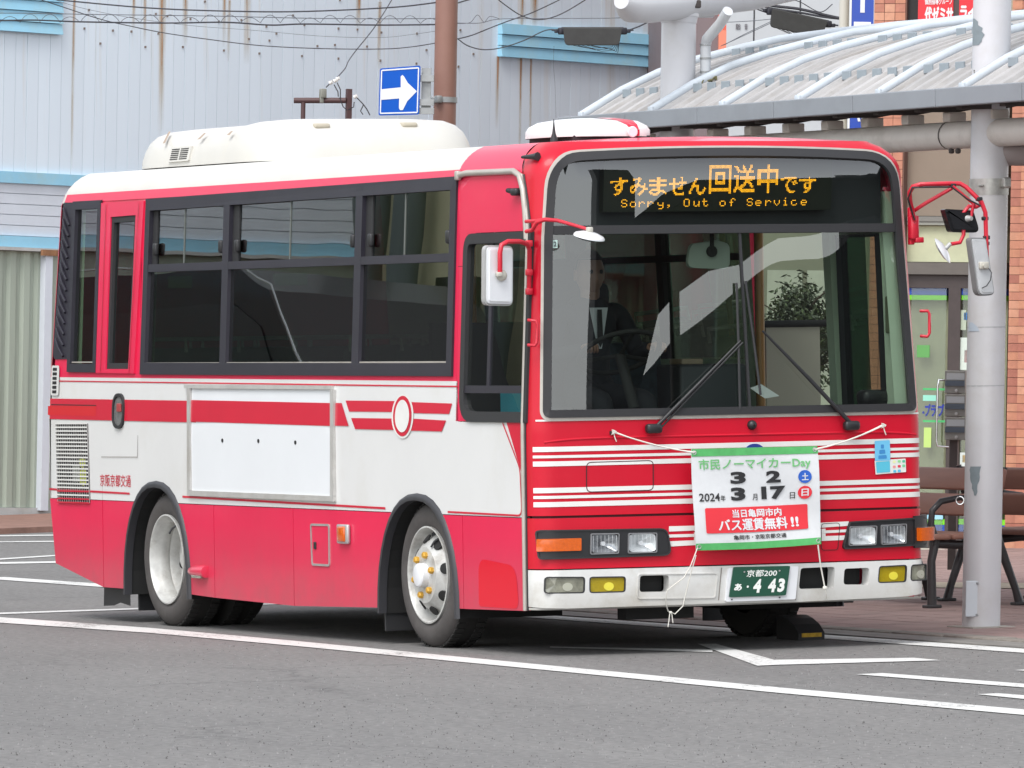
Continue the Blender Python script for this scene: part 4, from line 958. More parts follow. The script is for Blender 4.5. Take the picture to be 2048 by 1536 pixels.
# side windows: frames with panes
def window_frame(P, w, name='window_frame', d=-0.014, mt=BLACKF, par=None): m = MB(); ring(m, P, w, rs, d, 0.03, None); return m.build(name, mt, par or bus)
wf = window_frame(offset(band, -0.012), 0.070)
L0, L1 = band[0][0]+.05, band[1][0]-.05
def bar(x0, z0, x1, z1, par, name='window_bar', d0=-0.010, d1=0.03, mt=BLACKF):
    m = MB(); m.prism([(x0, z0), (x1, z0), (x1, z1), (x0, z1)], rs, d0, d1); return m.build(name, mt, par)
XD = [-4.285, -2.400]
for x in XD: bar(x-.045, 1.50, x+.045, 2.50, wf, d0=-0.013)
bar(L0-.02, 2.077, L1+.02, 2.122, wf, d0=-0.012); 
for x0, x1 in ((L0, XD[0]-.045), (XD[0]+.045, XD[1]-.045), (XD[1]+.045, L1)):
    m = MB(); m.prism([(x0, 1.545), (x1, 1.545), (x1, 2.078), (x0, 2.078)], rs, 0.008, 0.013); p_ = m.build('window_pane', SIDEGL, wf)
    bar(x0, 1.536, x1, 1.545, wf, 'window_sill', -0.004, 0.02, SILV)
    xm = (x0+x1)/2-.05
    m = MB(); m.prism([(x0+.09, 2.121), (xm, 2.121), (xm, 2.472), (x0+.09, 2.472)], rs, 0.020, 0.024); m.build('sliding_pane', SIDEGL, wf)
    m = MB(); m.prism([(xm, 2.121), (x1, 2.121), (x1, 2.478), (xm, 2.478)], rs, 0.010, 0.014); m.build('sliding_pane', SIDEGL, wf)
    bar(x0, 2.12, x0+.09, 2.475, wf, 'sliding_jamb', 0.012, 0.03, RUBBER)
    bar(xm-.008, 2.12, xm+.004, 2.475, wf, 'sliding_edge', 0.006, 0.02, mat('grey_slide_edge', (0.12, 0.13, 0.12), 0.4))
    for xx in (x0+.10, x1-.05): m = MB(); m.rbox(rs(xx, 2.21, 0.0), (0.045, 0.03, 0.075), 0.012); m.build('window_catch', BLACKP, wf, smooth=50)
# rear quarter window
wr = window_frame(offset(rearw, -0.006), 0.05); Q = offset(rearw, 0.035)
m = MB(); region(m, Q, [], rs, 0.4, 0.008, 0); m.build('window_pane', SIDEGL, wr)
bar(Q[0][0], 1.545, Q[1][0], 1.553, wr, 'window_sill', -0.002, 0.02, SILV)
# emergency door: red frame standing proud, narrow pane, long lower panel, oval handle
DO = [sd(195, 746), sd(271, 747), sd(291, 402), sd(206, 406)]
m = MB(); region(m, DO, [doorw], rs, 0.3, -0.012, 0.02); ed = m.build('emergency_door', RED, bus)
for (a, b) in ((sd(205, 745), sd(216, 408)), (sd(262, 746), sd(282, 404))):
    stroke([a, b], 0.012, RED, -0.018, 'door_moulding')
m = MB(); ring(m, doorw, 0.035, rs, -0.004, 0.03, None); m.build('window_frame', RUBBER, ed)
m = MB(); region(m, offset(doorw, 0.03), [], rs, 0.4, 0.015, 0); m.build('window_pane', SIDEGL, ed)
hc = sd(239, 822); m = MB(); ring(m, fillet([(hc[0]-.09, hc[1]-.105), (hc[0]+.09, hc[1]-.105), (hc[0]+.09, hc[1]+.105), (hc[0]-.09, hc[1]+.105)], 0.088, 6), 0.018, rs, -0.014, 0.0, None); hd = m.build('door_handle', RUBBER, ed, smooth=50)
m = MB(); region(m, fillet([(hc[0]-.075, hc[1]-.09), (hc[0]+.075, hc[1]-.09), (hc[0]+.075, hc[1]+.09), (hc[0]-.075, hc[1]+.09)], 0.072, 6), [], rs, 0.1, -0.005, 0); m.build('handle_recess', mat('handle_grey', (0.25, 0.25, 0.25), 0.35, metal=0.5, var=0.3, scale=30), hd)
m = MB(); m.rbox(rs(hc[0]+.02, hc[1]+.02, -0.012), (0.06, 0.012, 0.05), 0.005); m.build('latch', mat('latch_red', (0.35, 0.05, 0.05), 0.4), hd)
# ribbed black louvre in the rear corner
LV = fillet([sd(107, 719), sd(136, 718), sd(150, 405), sd(129, 405)], [0.05, 0, 0, 0.02], 4)
m = MB(); region(m, LV, [], rs, 0.2, -0.006, 0.01); lv = m.build('louvre_panel', BLACKF, bus)
l0 = None
for k in range(13):
    z = 1.64+k*0.066; dx = (z-1.6)*0.09
    m = MB(); a = rs(-6.925+dx, z+.05, -0.009); b = rs(-6.79+dx*.6, z-.055, -0.012)
    m.tube([a, a*0.5+b*0.5+Vector((0, -.006, 0)), b], 0.009, 6); m.build('louvre_slat', BLACKF, lv, smooth=60)
# slotted vent under it
m = MB(); region(m, rr(sd(104, 791)[0], sd(104, 791)[1], sd(121, 731)[0], sd(121, 731)[1], 0.02), [], rs, 0.1, -0.008, 0.0); ve = m.build('slotted_vent', WHITE, bus)
a, b = sd(107, 788), sd(119, 734)
for k in range(6):
    z = a[1]+(b[1]-a[1])*(k+.5)/6; m = MB(); m.prism(rr(a[0], z-.009, b[0]-.02, z+.009, 0.006, 2), rs, -0.010, -0.004); m.build('slot', DARK, ve)
# mesh grille over the radiator
G = [sd(118, 1004), sd(181, 1006), sd(176, 847), sd(114, 847)]
m = MB(); region(m, G, [], rs, 0.3, -0.0015, 0); gr = m.build('radiator_opening', DARK, bus)
m = MB(); m.prism(ell(-6.46, 0.86, 0.06, 0.055, 14), rs, -0.004, -0.0015); m.build('label_behind_grille', mat('label_yellow', (0.55, 0.60, 0.03), 0.5), gr); m = MB(); m.prism(ell(-6.47, 0.945, 0.05, 0.03, 14), rs, -0.004, -0.0015); m.build('label_behind_grille', mat('label_yellow', (0.5, 0.5, 0.03), 0.5), gr)
m = MB(); m.prism(rr(-6.62, 0.83, -6.52, 0.93, .005), rs, -0.004, -0.0015); m.build('label_behind_grille', mat('label_grey', (0.35, 0.37, 0.33), 0.5), gr)
def bil(P, a, b): return tuple(P[0][i]*(1-a)*(1-b)+P[1][i]*a*(1-b)+P[2][i]*a*b+P[3][i]*(1-a)*b for i in range(2))
NR = 21
for k in range(NR+1):
    t = k/NR; a, b = bil(G, 0, t), bil(G, 1, t); c_ = (a[1]+b[1])/2
    mt = REDS if c_ < 0.742 or 0.765 < c_ < 0.785 else WHITEP
    m = MB(); m.prism([(a[0], a[1]-.0042), (b[0], b[1]-.0042), (b[0], b[1]+.0042), (a[0], a[1]+.0042)], rs, -0.012, -0.006); m.build('grille_wire', mt, gr)
m = MB()
for k in range(15):
    t = k/14; a, b = bil(G, t, 0), bil(G, t, 1); m.prism([(a[0]-.0035, a[1]), (a[0]+.0035, a[1]), (b[0]+.0035, b[1]), (b[0]-.0035, b[1])], rs, -0.009, -0.005)
m.build('grille_uprights', mat('grille_grey', (0.30, 0.29, 0.28), 0.6), gr, kind='stuff')
# driver's window
DW = drv_l
m = MB(); ring(m, DW, 0.055, rs, -0.012, 0.03, None); dwf = m.build('driver_window_frame', RUBBER, bus)
m = MB(); region(m, offset(DW, 0.045), [], rs, 0.3, 0.010, 0); m.build('window_pane', DRVGL, dwf)
bar(-0.98, 1.375, -0.23, 1.415, dwf, 'window_bar', -0.006, 0.02, BLACKF); bar(-0.70, 1.41, -0.665, 2.19, dwf, 'window_bar', 0.004, 0.02, BLACKF)
bar(-0.96, 2.165, -0.24, 2.21, dwf, 'window_bar', -0.004, 0.02, BLACKF)
a_, b_ = on_y(1003, 832, 0.16), on_y(1047, 786, 0.16); m = MB(); m.box2((a_.x, 0.155, a_.z), (b_.x, 0.165, b_.z)); m.build('teal_panel', mat('teal_vinyl', (0.02, 0.22, 0.30), .6), dwf)
# front seam moulding, drip rail
pts = [Vector((seamx(z)+.004, yw(z)-.006, z)) for z in [0.24+i*(2.52-0.24)/30 for i in range(31)]]
m = MB(); m.tube(pts, 0.013, 8); m.build('seam_moulding', SILV, bus, smooth=60)
m = MB(); m.tube([p+Vector((0.024, 0.004, 0)) for p in pts], 0.006, 6); m.build('seam_gap', RUBBER, bus, smooth=60)
rail = [rs(-1.11, 2.535, -.012), rs(-1.0, 2.545, -.014), rs(-0.40, 2.54, -.014), rs(-0.32, 2.515, -.014), rs(-0.275, 2.44, -.012), rs(-0.245, 2.33, -.010), rs(-0.225, 2.18, -.006)]
m = MB(); m.tube(rail, 0.017, 8); m.build('drip_rail', SILV, bus, smooth=70)
m = MB(); m.rbox(rs(-1.10, 2.535, -.016), (0.04, 0.03, 0.05), .008); m.build('rail_end', SILV, bus, smooth=50)
c = rs(-0.34, 2.43, -.02); m = MB(); m.rbox(c, (0.07, 0.05, 0.04), 0.012); m.tube([c, c+Vector((-.07, -.02, 0.01))], [0.02, 0.012], 8); m.build('corner_camera', BLACKP, bus, smooth=50)
c = fm(-1.10, 2.60, -.02); m = MB(); m.tube([c+Vector((-.10, -.02, 0)), c+Vector((0.0, 0, .0)), c+Vector((.03, .01, 0))], [0.008, 0.016, 0.024], 8); m.build('corner_mirror_stub', BLACKP, bus, smooth=50)
# fuel flap, side markers, bullet lamp
m = MB(); ring(m, fillet([sd(625, 1131), sd(661, 1133), sd(660, 1048), sd(622, 1047)], 0.02, 3), 0.012, rs, -0.007, 0, None); ff = m.build('fuel_flap', ALU, bus)
m = MB(); region(m, fillet([sd(627, 1129), sd(659, 1131), sd(658, 1050), sd(624, 1049)], 0.02, 3), [], rs, 0.2, -0.003, 0); m.build('flap_panel', RED, ff)
m = MB(); c = sd(632, 1091); m.rbox(rs(*c, -.006), (0.03, 0.01, 0.04), .004); m.build('flap_lock', BLACKP, ff)
c = sd(691, 1068); m = MB(); m.rbox(rs(*c, -.012), (0.15, 0.025, 0.108), 0.01); sm = m.build('side_indicator', ALU, bus, smooth=50)
m = MB(); m.rbox(rs(*c, -.024), (0.10, 0.02, 0.085), 0.008); m.build('lens', AMBER, sm, smooth=50)
c = sd(402, 1143); m = MB(); m.lathe([(0.0, -0.14), (0.022, -0.12), (0.034, -0.05), (0.036, 0.06), (0.034, 0.11), (0.0, 0.115)], rs(*c, -.012)+Vector((0.0, 0, 0)), (1, 0, 0), 16); bl = m.build('bullet_lamp', RED, bus, smooth=60)
m = MB(); m.rbox(rs(c[0]+.01, c[1]-.028, -.03), (0.14, 0.02, 0.02), .006); m.build('lens', FOGC, bl)
# front red pull handles
def handle(pts, r, name, mt=REDTUBE, n=8): m = MB(); m.tube(pts, r, n); return m.build(name, mt, bus, smooth=60)
def fx(u, v, x): return on_x(u, v, x)
handle([fx(1056, 640, -0.10), fx(1072, 642, -0.06), fx(1075, 650, -.06), fx(1074, 685, -.06), fx(1070, 691, -0.06), fx(1056, 690, -0.10)], 0.0085, 'grab_handle')
handle([fx(1840, 622, -0.15), fx(1856, 622, -0.12), fx(1859, 628, -.12), fx(1859, 666, -.12), fx(1855, 673, -.12), fx(1841, 672, -0.15)], 0.0085, 'grab_handle')

# --- mirrors on the near side
mr = MB(); X = -0.05
mr.tube([fx(1058, 584, -.16), fx(1059, 500, -.14), fx(1054, 488, -.10), fx(1040, 483, X), fx(1015, 483, X+.05), fx(1003, 490, X+.06), fx(1000, 505, X+.06), fx(1000, 545, X+.05)], 0.013, 8)
m1 = mr.build('side_mirror', REDTUBE, bus, smooth=60)
mm = MB(); c = fx(997, 552, X+.03)
Q = fillet([(fx(964, 611, X).y, fx(964, 611, X).z), (fx(1028, 612, X).y, fx(1028, 612, X).z), (fx(1029, 492, X).y, fx(1029, 492, X).z), (fx(965, 490, X).y, fx(965, 490, X).z)], 0.035, 6)
fX = lambda a, b, d: Vector((X-d+(a-c.y)*-0.25, a, b))
mm.prism(Q, fX, -0.01, 0.03); mg = mm.build('mirror_head', mat('mirror_grey_rim', (0.38, 0.38, 0.37), 0.45), m1, smooth=50)
mm = MB(); mm.prism(offset(Q, 0.010), fX, -0.022, -0.01); mm.prism(offset(Q, 0.022), fX, -0.032, -0.022); mm.build('mirror_back', MIRB, mg, smooth=50)
mm = MB(); mm.prism(offset(Q, 0.012), fX, 0.03, 0.032); mm.build('mirror_glass', MGLASS, mg)
mm = MB(); mm.lathe([(0.030, 0), (0.030, 0.012), (0.022, 0.02), (0.0, 0.02)], fx(997, 551, X)+Vector((.03, 0, 0)), (1, 0, 0), 14); mm.rbox(fx(998, 549, X+.055), (0.03, 0.03, 0.025), 0.005); mm.build('mirror_clamp', mat('clamp_beige', (0.5, 0.48, 0.42), 0.5, metal=0.2), mg, smooth=50)
mm = MB()
for v in (487, 545, 583): mm.rbox(fx(1058, v, -.15), (0.03, 0.035, 0.035), .006)
mm.build('hinge_bracket', REDTUBE, m1, smooth=50)
mr = MB(); mr.tube([fx(1052, 463, -.15), fx(1065, 460, -.10), fx(1074, 445, 0.0), fx(1090, 439, 0.03), fx(1115, 441, .10), fx(1150, 451, .2), fx(1178, 459, .27)], [0.011, .011, .011, .011, .010, .009, .008], 8)
mr.tube([fx(1052, 443, -.15), fx(1070, 442, -.05), fx(1090, 439, .03)], 0.010, 8); m2 = mr.build('round_mirror', REDTUBE, bus, smooth=60)
c = fx(1179, 470, 0.28); ax = Vector((0.25, 0.12, 1)).normalized()
mm = MB(); mm.lathe([(0.0, 0.018), (0.04, 0.014), (0.075, 0.002), (0.083, -0.008), (0.083, -0.014)], c, ax, 28); mm.build('mirror_back', MIRB, m2, smooth=50)
mm = MB(); mm.lathe([(0.083, -0.014), (0.06, -0.024), (0.03, -0.029), (0.0, -0.030)], c, ax, 28); mm.build('mirror_glass', MGLASS, m2, smooth=50)
mm = MB(); mm.rbox(c+Vector((0, 0, .024)), (0.035, 0.03, 0.035), .006); mm.build('mirror_clamp', mat('clamp_beige', (0.5, 0.48, 0.42), 0.5), m2, smooth=50)
# --- mirror group on the far side
XM = 0.05
A3 = lambda u, v, dx=0.0: fx(u, v, XM+dx)
mr = MB()
mr.tube([A3(1829, 442, -.12), A3(1820, 400, -.08), A3(1819, 385, -.06), A3(1826, 373, -.04), A3(1840, 369), A3(1900, 367), A3(1920, 367), A3(1932, 374, .02), A3(1963, 404, .05), A3(1971, 425, .05), A3(1974, 525, .05)], 0.0125, 8)
mr.tube([A3(1829, 421, -.12), A3(1852, 406, -.05), A3(1904, 376)], 0.011, 8)
mr.tube([A3(1965, 407, .04), A3(1952, 414, .03), A3(1938, 412, .02), A3(1927, 425, .02), A3(1927, 470, .02), A3(1920, 485, .02), A3(1903, 488, .02)], 0.011, 8)
mr.tube([A3(1948, 405, .04), A3(1942, 434, .03)], 0.009, 8)
mr.tube([A3(1905, 372, .01), A3(1950, 410, .03)], 0.009, 8)
m3 = mr.build('far_side_mirror_group', REDTUBE, bus, smooth=60)
mm = MB(); mm.tube([A3(1829, 440, -.10), A3(1816, 398, -.06), A3(1824, 375, -.02), A3(1860, 374, .02), A3(1903, 374, .02), A3(1935, 398, .05), A3(1962, 412, .07)], 0.005, 6); mm.build('cable', BLACKP, m3, smooth=60)
mm = MB()
for q in ((1905, 371), (1958, 398), (1970, 437), (1973, 475), (1972, 487)): mm.rbox(A3(*q, .045 if q[0] > 1910 else 0), (0.032, 0.032, 0.022), .006)
mm.build('cable_tape', BLACKP, m3, kind='stuff')
mm = MB(); mm.rbox(A3(1827, 455, -.14), (0.05, 0.05, 0.13), 0.012); mm.rbox(A3(1836, 480, -.14), (0.05, 0.05, 0.03), 0.006); mm.rbox(A3(1822, 452, -.16), (0.03, 0.03, 0.20), 0.006); mm.build('mirror_bracket', REDTUBE, m3, smooth=50)
def onx_poly(px, x, r): return fillet([(fx(*q, x).y, fx(*q, x).z) for q in px], r, 5)
PF = lambda x, s=0.0, y0=0.0: (lambda a, b, d: Vector((x-d+s*(a-y0), a, b)))
Q = onx_poly([(1899, 464), (1957, 466), (1943, 421), (1885, 418)], XM, [0.02, 0.03, 0.02, 0.01])
mm = MB(); mm.prism(Q, PF(XM), -0.02, 0.03); mm.prism(offset(Q, 0.014), PF(XM), -0.035, -0.02); k_ = mm.build('mirror_head', mat('gloss_black', (0.012, 0.012, 0.014), 0.22, coat=0.8), m3, smooth=60)
mm = MB(); mm.lathe([(0.02, 0), (0.012, 0.03), (0, .03)], A3(1935, 437, .03), (1, 0.3, 0), 10); mm.build('mirror_clamp', ALU, k_, smooth=50)
Q = onx_poly([(1952, 593), (1986, 590), (1968, 476), (1936, 475)], XM+.05, [0.045, 0.03, 0.02, 0.02])
mm = MB(); mm.prism(Q, PF(XM+.05), -0.02, 0.03); k_ = mm.build('mirror_head', mat('mirror_grey_rim2', (0.20, 0.20, 0.20), 0.45), m3, smooth=50)
mm = MB(); mm.prism(offset(Q, 0.008), PF(XM+.05), -0.030, -0.02); mm.prism(offset(Q, 0.018), PF(XM+.05), -0.036, -0.03); mm.build('mirror_back', mat('mirror_back_grey', (0.50, 0.51, 0.52), 0.35, coat=.3, var=.08, scale=9), k_, smooth=50)
mm = MB(); mm.rbox(A3(1967, 531, .09), (0.03, 0.055, 0.04), 0.006); mm.lathe([(0.011, 0), (0.011, 0.02), (0, .02)], A3(1967, 532, .10), (1, 0, 0), 10); mm.build('mirror_clamp', mat('clamp_beige', (0.5, 0.48, 0.42), 0.5), k_, smooth=50)
mm = MB(); mm.tube([A3(1976, 535, .10), A3(1983, 545, .11), A3(1981, 560, .11), A3(1973, 572, .10), A3(1964, 576, .09)], 0.003, 5); mm.build('wire', BLACKP, k_, smooth=60)
c = A3(1887, 500, .02); ax = (Rt*1.0+Up*0.62-Fw*0.25).normalized()
mm = MB(); mm.lathe([(0.0, 0.016), (0.04, 0.012), (0.068, 0.0), (0.078, -0.006)], c, ax, 24); mm.build('mirror_back', MIRB, m3, smooth=50)
mm = MB(); mm.lathe([(0.078, -0.006), (0.05, -0.018), (0.0, -0.024)], c, ax, 24); mm.build('mirror_glass', MGLASS, m3, smooth=50)
mm = MB(); mm.tube([c+ax*0.012, A3(1900, 488, .02)], 0.012, 8); mm.build('mirror_clamp', ALU, m3, smooth=50)

# --- wheels
def wheel(cx, near=True, front=True):
    cz = 0.392; sg = 1 if near else -1
    def Y(y): return y if near else W-y
    yo = (0.042 if near else 0.15) if front else 0.032
    wd = 0.205 if front else 0.50
    ax = Vector((0, sg, 0)); org = Vector((cx, Y(yo), cz)); R_ = 0.392
    m = MB()
    prof = [(0.262, 0.012), (0.275, 0.004), (0.30, -0.006), (0.335, -0.006), (0.362, 0.004), (0.380, 0.020), (R_, 0.045)]
    nb = 60
    if front: prof += [(R_, wd-.03), (0.375, wd), (0.26, wd)]
    else: prof += [(R_, 0.20), (0.375, 0.225), (0.34, 0.24), (0.34, 0.27), (0.375, 0.285), (R_, 0.30), (R_, 0.47), (0.37, 0.50), (0.26, 0.50)]
    m.lathe(prof[:7], org, ax, 64); m.mi = 1; m.lathe(prof[6:], org, ax, 64)
    t = m.build('wheel', [TYRE, TREAD], bus, smooth=35)
    # tread blocks
    m = MB(); 
    for k in range(60):
        a = 2*pi*k/60
        for (h0, h1) in (((0.03, 0.085), (0.15, 0.20)) if front else ((0.03, 0.085), (0.15, 0.20), (0.30, 0.36), (0.42, 0.47))):
            rot = Matrix.Rotation(-a*sg if False else a, 3, 'Y'); c_ = org+ax*((h0+h1)/2)+rot @ Vector((R_+.002, 0, 0)); m.box(c_, (0.012, h1-h0, 0.028), rot)
        for h in (0.10, 0.13):
            pass
    m.build('tread_blocks', TREAD, t, kind='stuff')
    if front:
        rp = [(0.262, 0.014), (0.264, -0.004), (0.256, -0.006), (0.248, 0.004), (0.246, 0.030), (0.236, 0.045), (0.232, 0.07), (0.222, 0.072), (0.205, 0.040), (0.180, 0.006), (0.160, -0.010), (0.152, -0.020), (0.135, -0.022), (0.060, -0.022)]
    else:
        rp = [(0.262, 0.014), (0.264, -0.004), (0.256, -0.006), (0.248, 0.004), (0.246, 0.030), (0.236, 0.05), (0.230, 0.10), (0.238, 0.115), (0.230, 0.14), (0.228, 0.175), (0.210, 0.180), (0.17, 0.215), (0.14, 0.225), (0.06, 0.225)]
    m = MB(); m.lathe(rp, org, ax, 56); rim = m.build('rim', RIMM, t, smooth=40)
    hy = -0.022 if front else 0.225
    hp = [(0.066, hy), (0.064, hy-.035), (0.058, hy-.042), (0.056, hy-.043), (0, hy-.043)]
    if not front: hp = [(0.075, hy), (0.072, hy-.10), (0.055, hy-.12), (0, hy-.12)]
    m = MB(); m.lathe(hp, org, ax, 28); m.build('hub_cap', MIRB if front else RIMM, t, smooth=30)
    for k in range(6):
        a = 2*pi*k/6+0.25; c_ = org+Vector((0.112*cos(a), 0, 0.112*sin(a)))+ax*hy
        m = MB(); m.lathe([(0.019, 0), (0.019, -0.016), (0.014, -0.024), (0.0, -0.024)], c_, ax, 6); m.build('wheel_nut', NUT, t)
    for k in range(8):
        a = 2*pi*k/8+0.2; r_ = 0.194
        if front:
            c_ = org+Vector((r_*cos(a), 0, r_*sin(a)))+ax*0.018; nrm = (ax*-1+Vector((cos(a), 0, sin(a)))*0.9).normalized()
        else: c_ = org+Vector((0.188*cos(a), 0, 0.188*sin(a)))+ax*0.186; nrm = (ax*-1+Vector((-cos(a), 0, -sin(a)))*0.85).normalized()
        m = MB(); m.lathe([(0.030, 0.0), (0.030, 0.008), (0.026, 0.009), (0, 0.009)], c_, nrm, 16); m.build('hand_hole', DARK, t, smooth=40)
    m = MB(); a = 1.1; p = org+Vector((0.17*cos(a), -0.015*sg, 0.17*sin(a))); m.tube([org+Vector((0.228*cos(a), 0.03*sg, .228*sin(a))), org+Vector((0.205*cos(a), -0.002*sg, .205*sin(a))), p], 0.006, 6); m.build('valve', BLACKP, t, smooth=50)
    return t
for cx, fr_ in ((-1.545, True), (-5.235, False)):
    wheel(cx, True, fr_); wheel(cx, False, fr_)
# arch rims and wells
for fmap in (rs, ls):
    for A in (ARF, ARR):
        o_ = [(p[0], p[1]) for p in A]; cx = (A[0][0]+A[-1][0])/2
        m = MB(); n = len(A); rows = []
        for (w_, d_) in ((0.034, 0.0), (0.030, -0.010), (0.014, -0.018), (-0.004, -0.016), (-0.006, 0.03)):
            row = []
            for i, p in enumerate(A):
                a = A[max(0, i-1)]; b = A[min(n-1, i+1)]; t = Vector((b[0]-a[0], b[1]-a[1])).normalized(); nn = Vector((-t.y, t.x))
                row.append(fmap(p[0]+nn.x*w_, p[1]+nn.y*w_, d_))
            rows.append(row)
        m.add([q for r_ in rows for q in r_], [(j*n+i, j*n+i+1, (j+1)*n+i+1, (j+1)*n+i) for j in range(4) for i in range(n-1)])
        m.build('wheel_arch_trim', mat('arch_rubber', (0.035, 0.035, 0.04), 0.5), bus, smooth=50)
        m = MB(); m.add([fmap(p[0], p[1], 0.02) for p in A]+[fmap(p[0], p[1], 0.62) for p in A], [(i, i+1, n+i+1, n+i) for i in range(n-1)]+[list(range(n, 2*n))]); m.build('wheel_well', DARK, bus)
# mud flaps
for (x, y) in ((-2.10, 0.18), (-2.10, 2.12), (-5.86, 0.25), (-5.86, 2.05)):
    m = MB(); m.rbox((x, y, 0.20), (0.015, 0.30, 0.26), 0.004); m.build('mud_flap', RUBBER, bus)
m = MB(); m.add([rs(-6.28, 0.20, .05), rs(-5.86, 0.205, .05), rs(-5.86, 0.10, .05), rs(-6.02, 0.115, .05), rs(-6.12, 0.095, .05), rs(-6.29, 0.088, .05)], [(0, 1, 2, 3, 4, 5)]); m.build('mud_flap', RUBBER, bus)
# underbody
m = MB(); m.box2((-6.95, 0.42, 0.46), (-0.25, 1.88, 0.50)); m.box2((-6.6, 0.7, 0.30), (-0.4, 0.85, 0.46)); m.box2((-6.6, 1.45, 0.30), (-0.4, 1.60, 0.46)); m.box2((-4.3, 0.15, 0.24), (-2.3, 0.65, 0.46)); m.box2((-4.3, 1.7, 0.24), (-2.3, 2.15, 0.46)); m.box2((-6.9, 0.5, 0.25), (-5.6, 1.8, 0.46))
m.build('chassis', DARK, bus)
for x in (-1.545, -5.235): m = MB(); m.tube([(x, 0.2, 0.36), (x, 2.1, 0.36)], 0.06, 10); m.lathe([(0.0, -.14), (0.13, -0.1), (0.16, 0), (0.13, .1), (0, .14)], (x, 1.15, 0.36), (0, 1, 0), 14) if x < -3 else None; m.build('axle', DARK, bus, smooth=50)
m = MB(); m.box2((-0.40, 0.62, 0.17), (-0.30, 1.02, 0.27)); m.build('tow_bracket', DARK, bus)
m = MB(); m.tube([(-6.90, 0.36, 0.30), (-6.80, 0.34, 0.26), (-6.45, 0.32, 0.24)], 0.045, 10); m.lathe([(0.05, 0), (0.05, .05)], (-6.93, 0.36, 0.30), (1, 0, 0), 12); m.build('exhaust', mat('rusty_pipe', (0.14, 0.10, 0.08), 0.6, metal=.5), bus, smooth=50)
m = MB(); m.rbox((-6.45, 0.25, 0.26), (0.5, 0.12, 0.08), 0.02); m.build('underslung_pipework', DARK, bus, smooth=50)

# --- roof equipment
ACX0, ACX1, ACY0, ACY1 = -6.90, -4.68, 0.45, 1.92
def ac_pt(t, f, h):
    c_, s_ = cos(t), sin(t); cx, cy = (ACX0+ACX1)/2, (ACY0+ACY1)/2; e = 0.34
    return (cx+(ACX1-ACX0)/2*f*math.copysign(abs(c_)**e, c_), cy+(ACY1-ACY0)/2*f*math.copysign(abs(s_)**e, s_), 2.712+h)
m = MB(); vs = []; NA = 72
acl = [(1.0, 0.0), (0.995, 0.05), (0.975, 0.11), (0.945, 0.165), (0.90, 0.205), (0.83, 0.232), (0.70, 0.245), (0.45, 0.252), (0.2, 0.254), (0.001, 0.255)]
def ac_h(x, h):   # the housing swells towards its front
    k_ = min(1, max(0, (x+5.35)/0.35)); k_ = k_*k_*(3-2*k_); return h*(0.93+0.10*k_)
for f, h in acl:
    for k in range(NA):
        q = ac_pt(2*pi*k/NA, f, 0); vs.append((q[0]+(0.02 if q[0] < -6.3 else 0), q[1], 2.712+ac_h(q[0], h)))
m.add(vs, [(i*NA+k, i*NA+(k+1) % NA, (i+1)*NA+(k+1) % NA, (i+1)*NA+k) for i in range(len(acl)-1) for k in range(NA)])
ac = m.build('roof_air_conditioner', CREAM, bus, smooth=60)
m = MB(); m.box2((-6.66, 0.58, 2.665), (-4.85, 1.72, 2.715)); m.build('mounting_frame', BLACKP, ac)
GRM = mat('brown_grime', (0.36, 0.28, 0.22), 0.7)
def ac_side(z):
    h = z-2.712
    for (f0, h0), (f1, h1) in zip(acl, acl[1:]):
        if h0 <= h <= h1: return 1.185-0.735*(f0+(f1-f0)*(h-h0)/(h1-h0))
    return 1.185-0.735*(1.0 if h < 0 else 0.83)
def acface(u, v):
    y = 0.46
    for _ in range(8): p = on_y(u, v, y); y = ac_side(min(p.z, 2.93))
    return p
VG = [acface(*q) for q in ((341, 322), (378, 319), (384, 294), (347, 297))]
def vgm(a, b, d): 
    p = VG[0]*(1-a)*(1-b)+VG[1]*a*(1-b)+VG[2]*a*b+VG[3]*(1-a)*b; return p+Vector((0, d, 0))
m = MB(); m.prism(rr(-.06, -.1, 1.06, 1.1, .05), vgm, -0.012, 0.03); vg = m.build('vent_plate', CREAM, ac)
for k in range(6):
    for a0, a1 in ((0.05, 0.46), (0.54, 0.95)):
        m = MB(); z = 0.06+k*0.16; m.prism([(a0, z), (a1, z), (a1, z+.08), (a0, z+.08)], vgm, -0.014, -0.01); m.build('slot', DARK, vg)
for q in ([(333, 287), (338, 286), (349, 263), (345, 263)], [(402, 279), (408, 278), (420, 266), (416, 266)], [(461, 270), (467, 270), (474, 262), (470, 262)]):
    m = MB(); m.add([acface(*p)+Vector((0, -.025, 0)) for p in q], [(0, 1, 2, 3)]); m.build('grime_streak', GRM, ac)
def ac_front(u, v):
    x = ACX1
    for _ in range(8):
        p = on_x(u, v, x); h = (p.z-2.712)/1.03
        f = 1.0
        for (f0, h0), (f1, h1) in zip(acl, acl[1:]):
            if h0 <= h <= h1: f = f0+(f1-f0)*(h-h0)/(h1-h0)
        x = -5.79+1.11*f
    return p
for q in ((643, 252), (818, 250)):
    p = ac_front(*q); m = MB(); m.rbox(p+Vector((-.04, 0, 0)), (0.12, 0.10, 0.03), 0.012); m.build('lifting_eye', mat('stained_recess', (0.42, 0.38, 0.30), 0.7), ac, smooth=50)
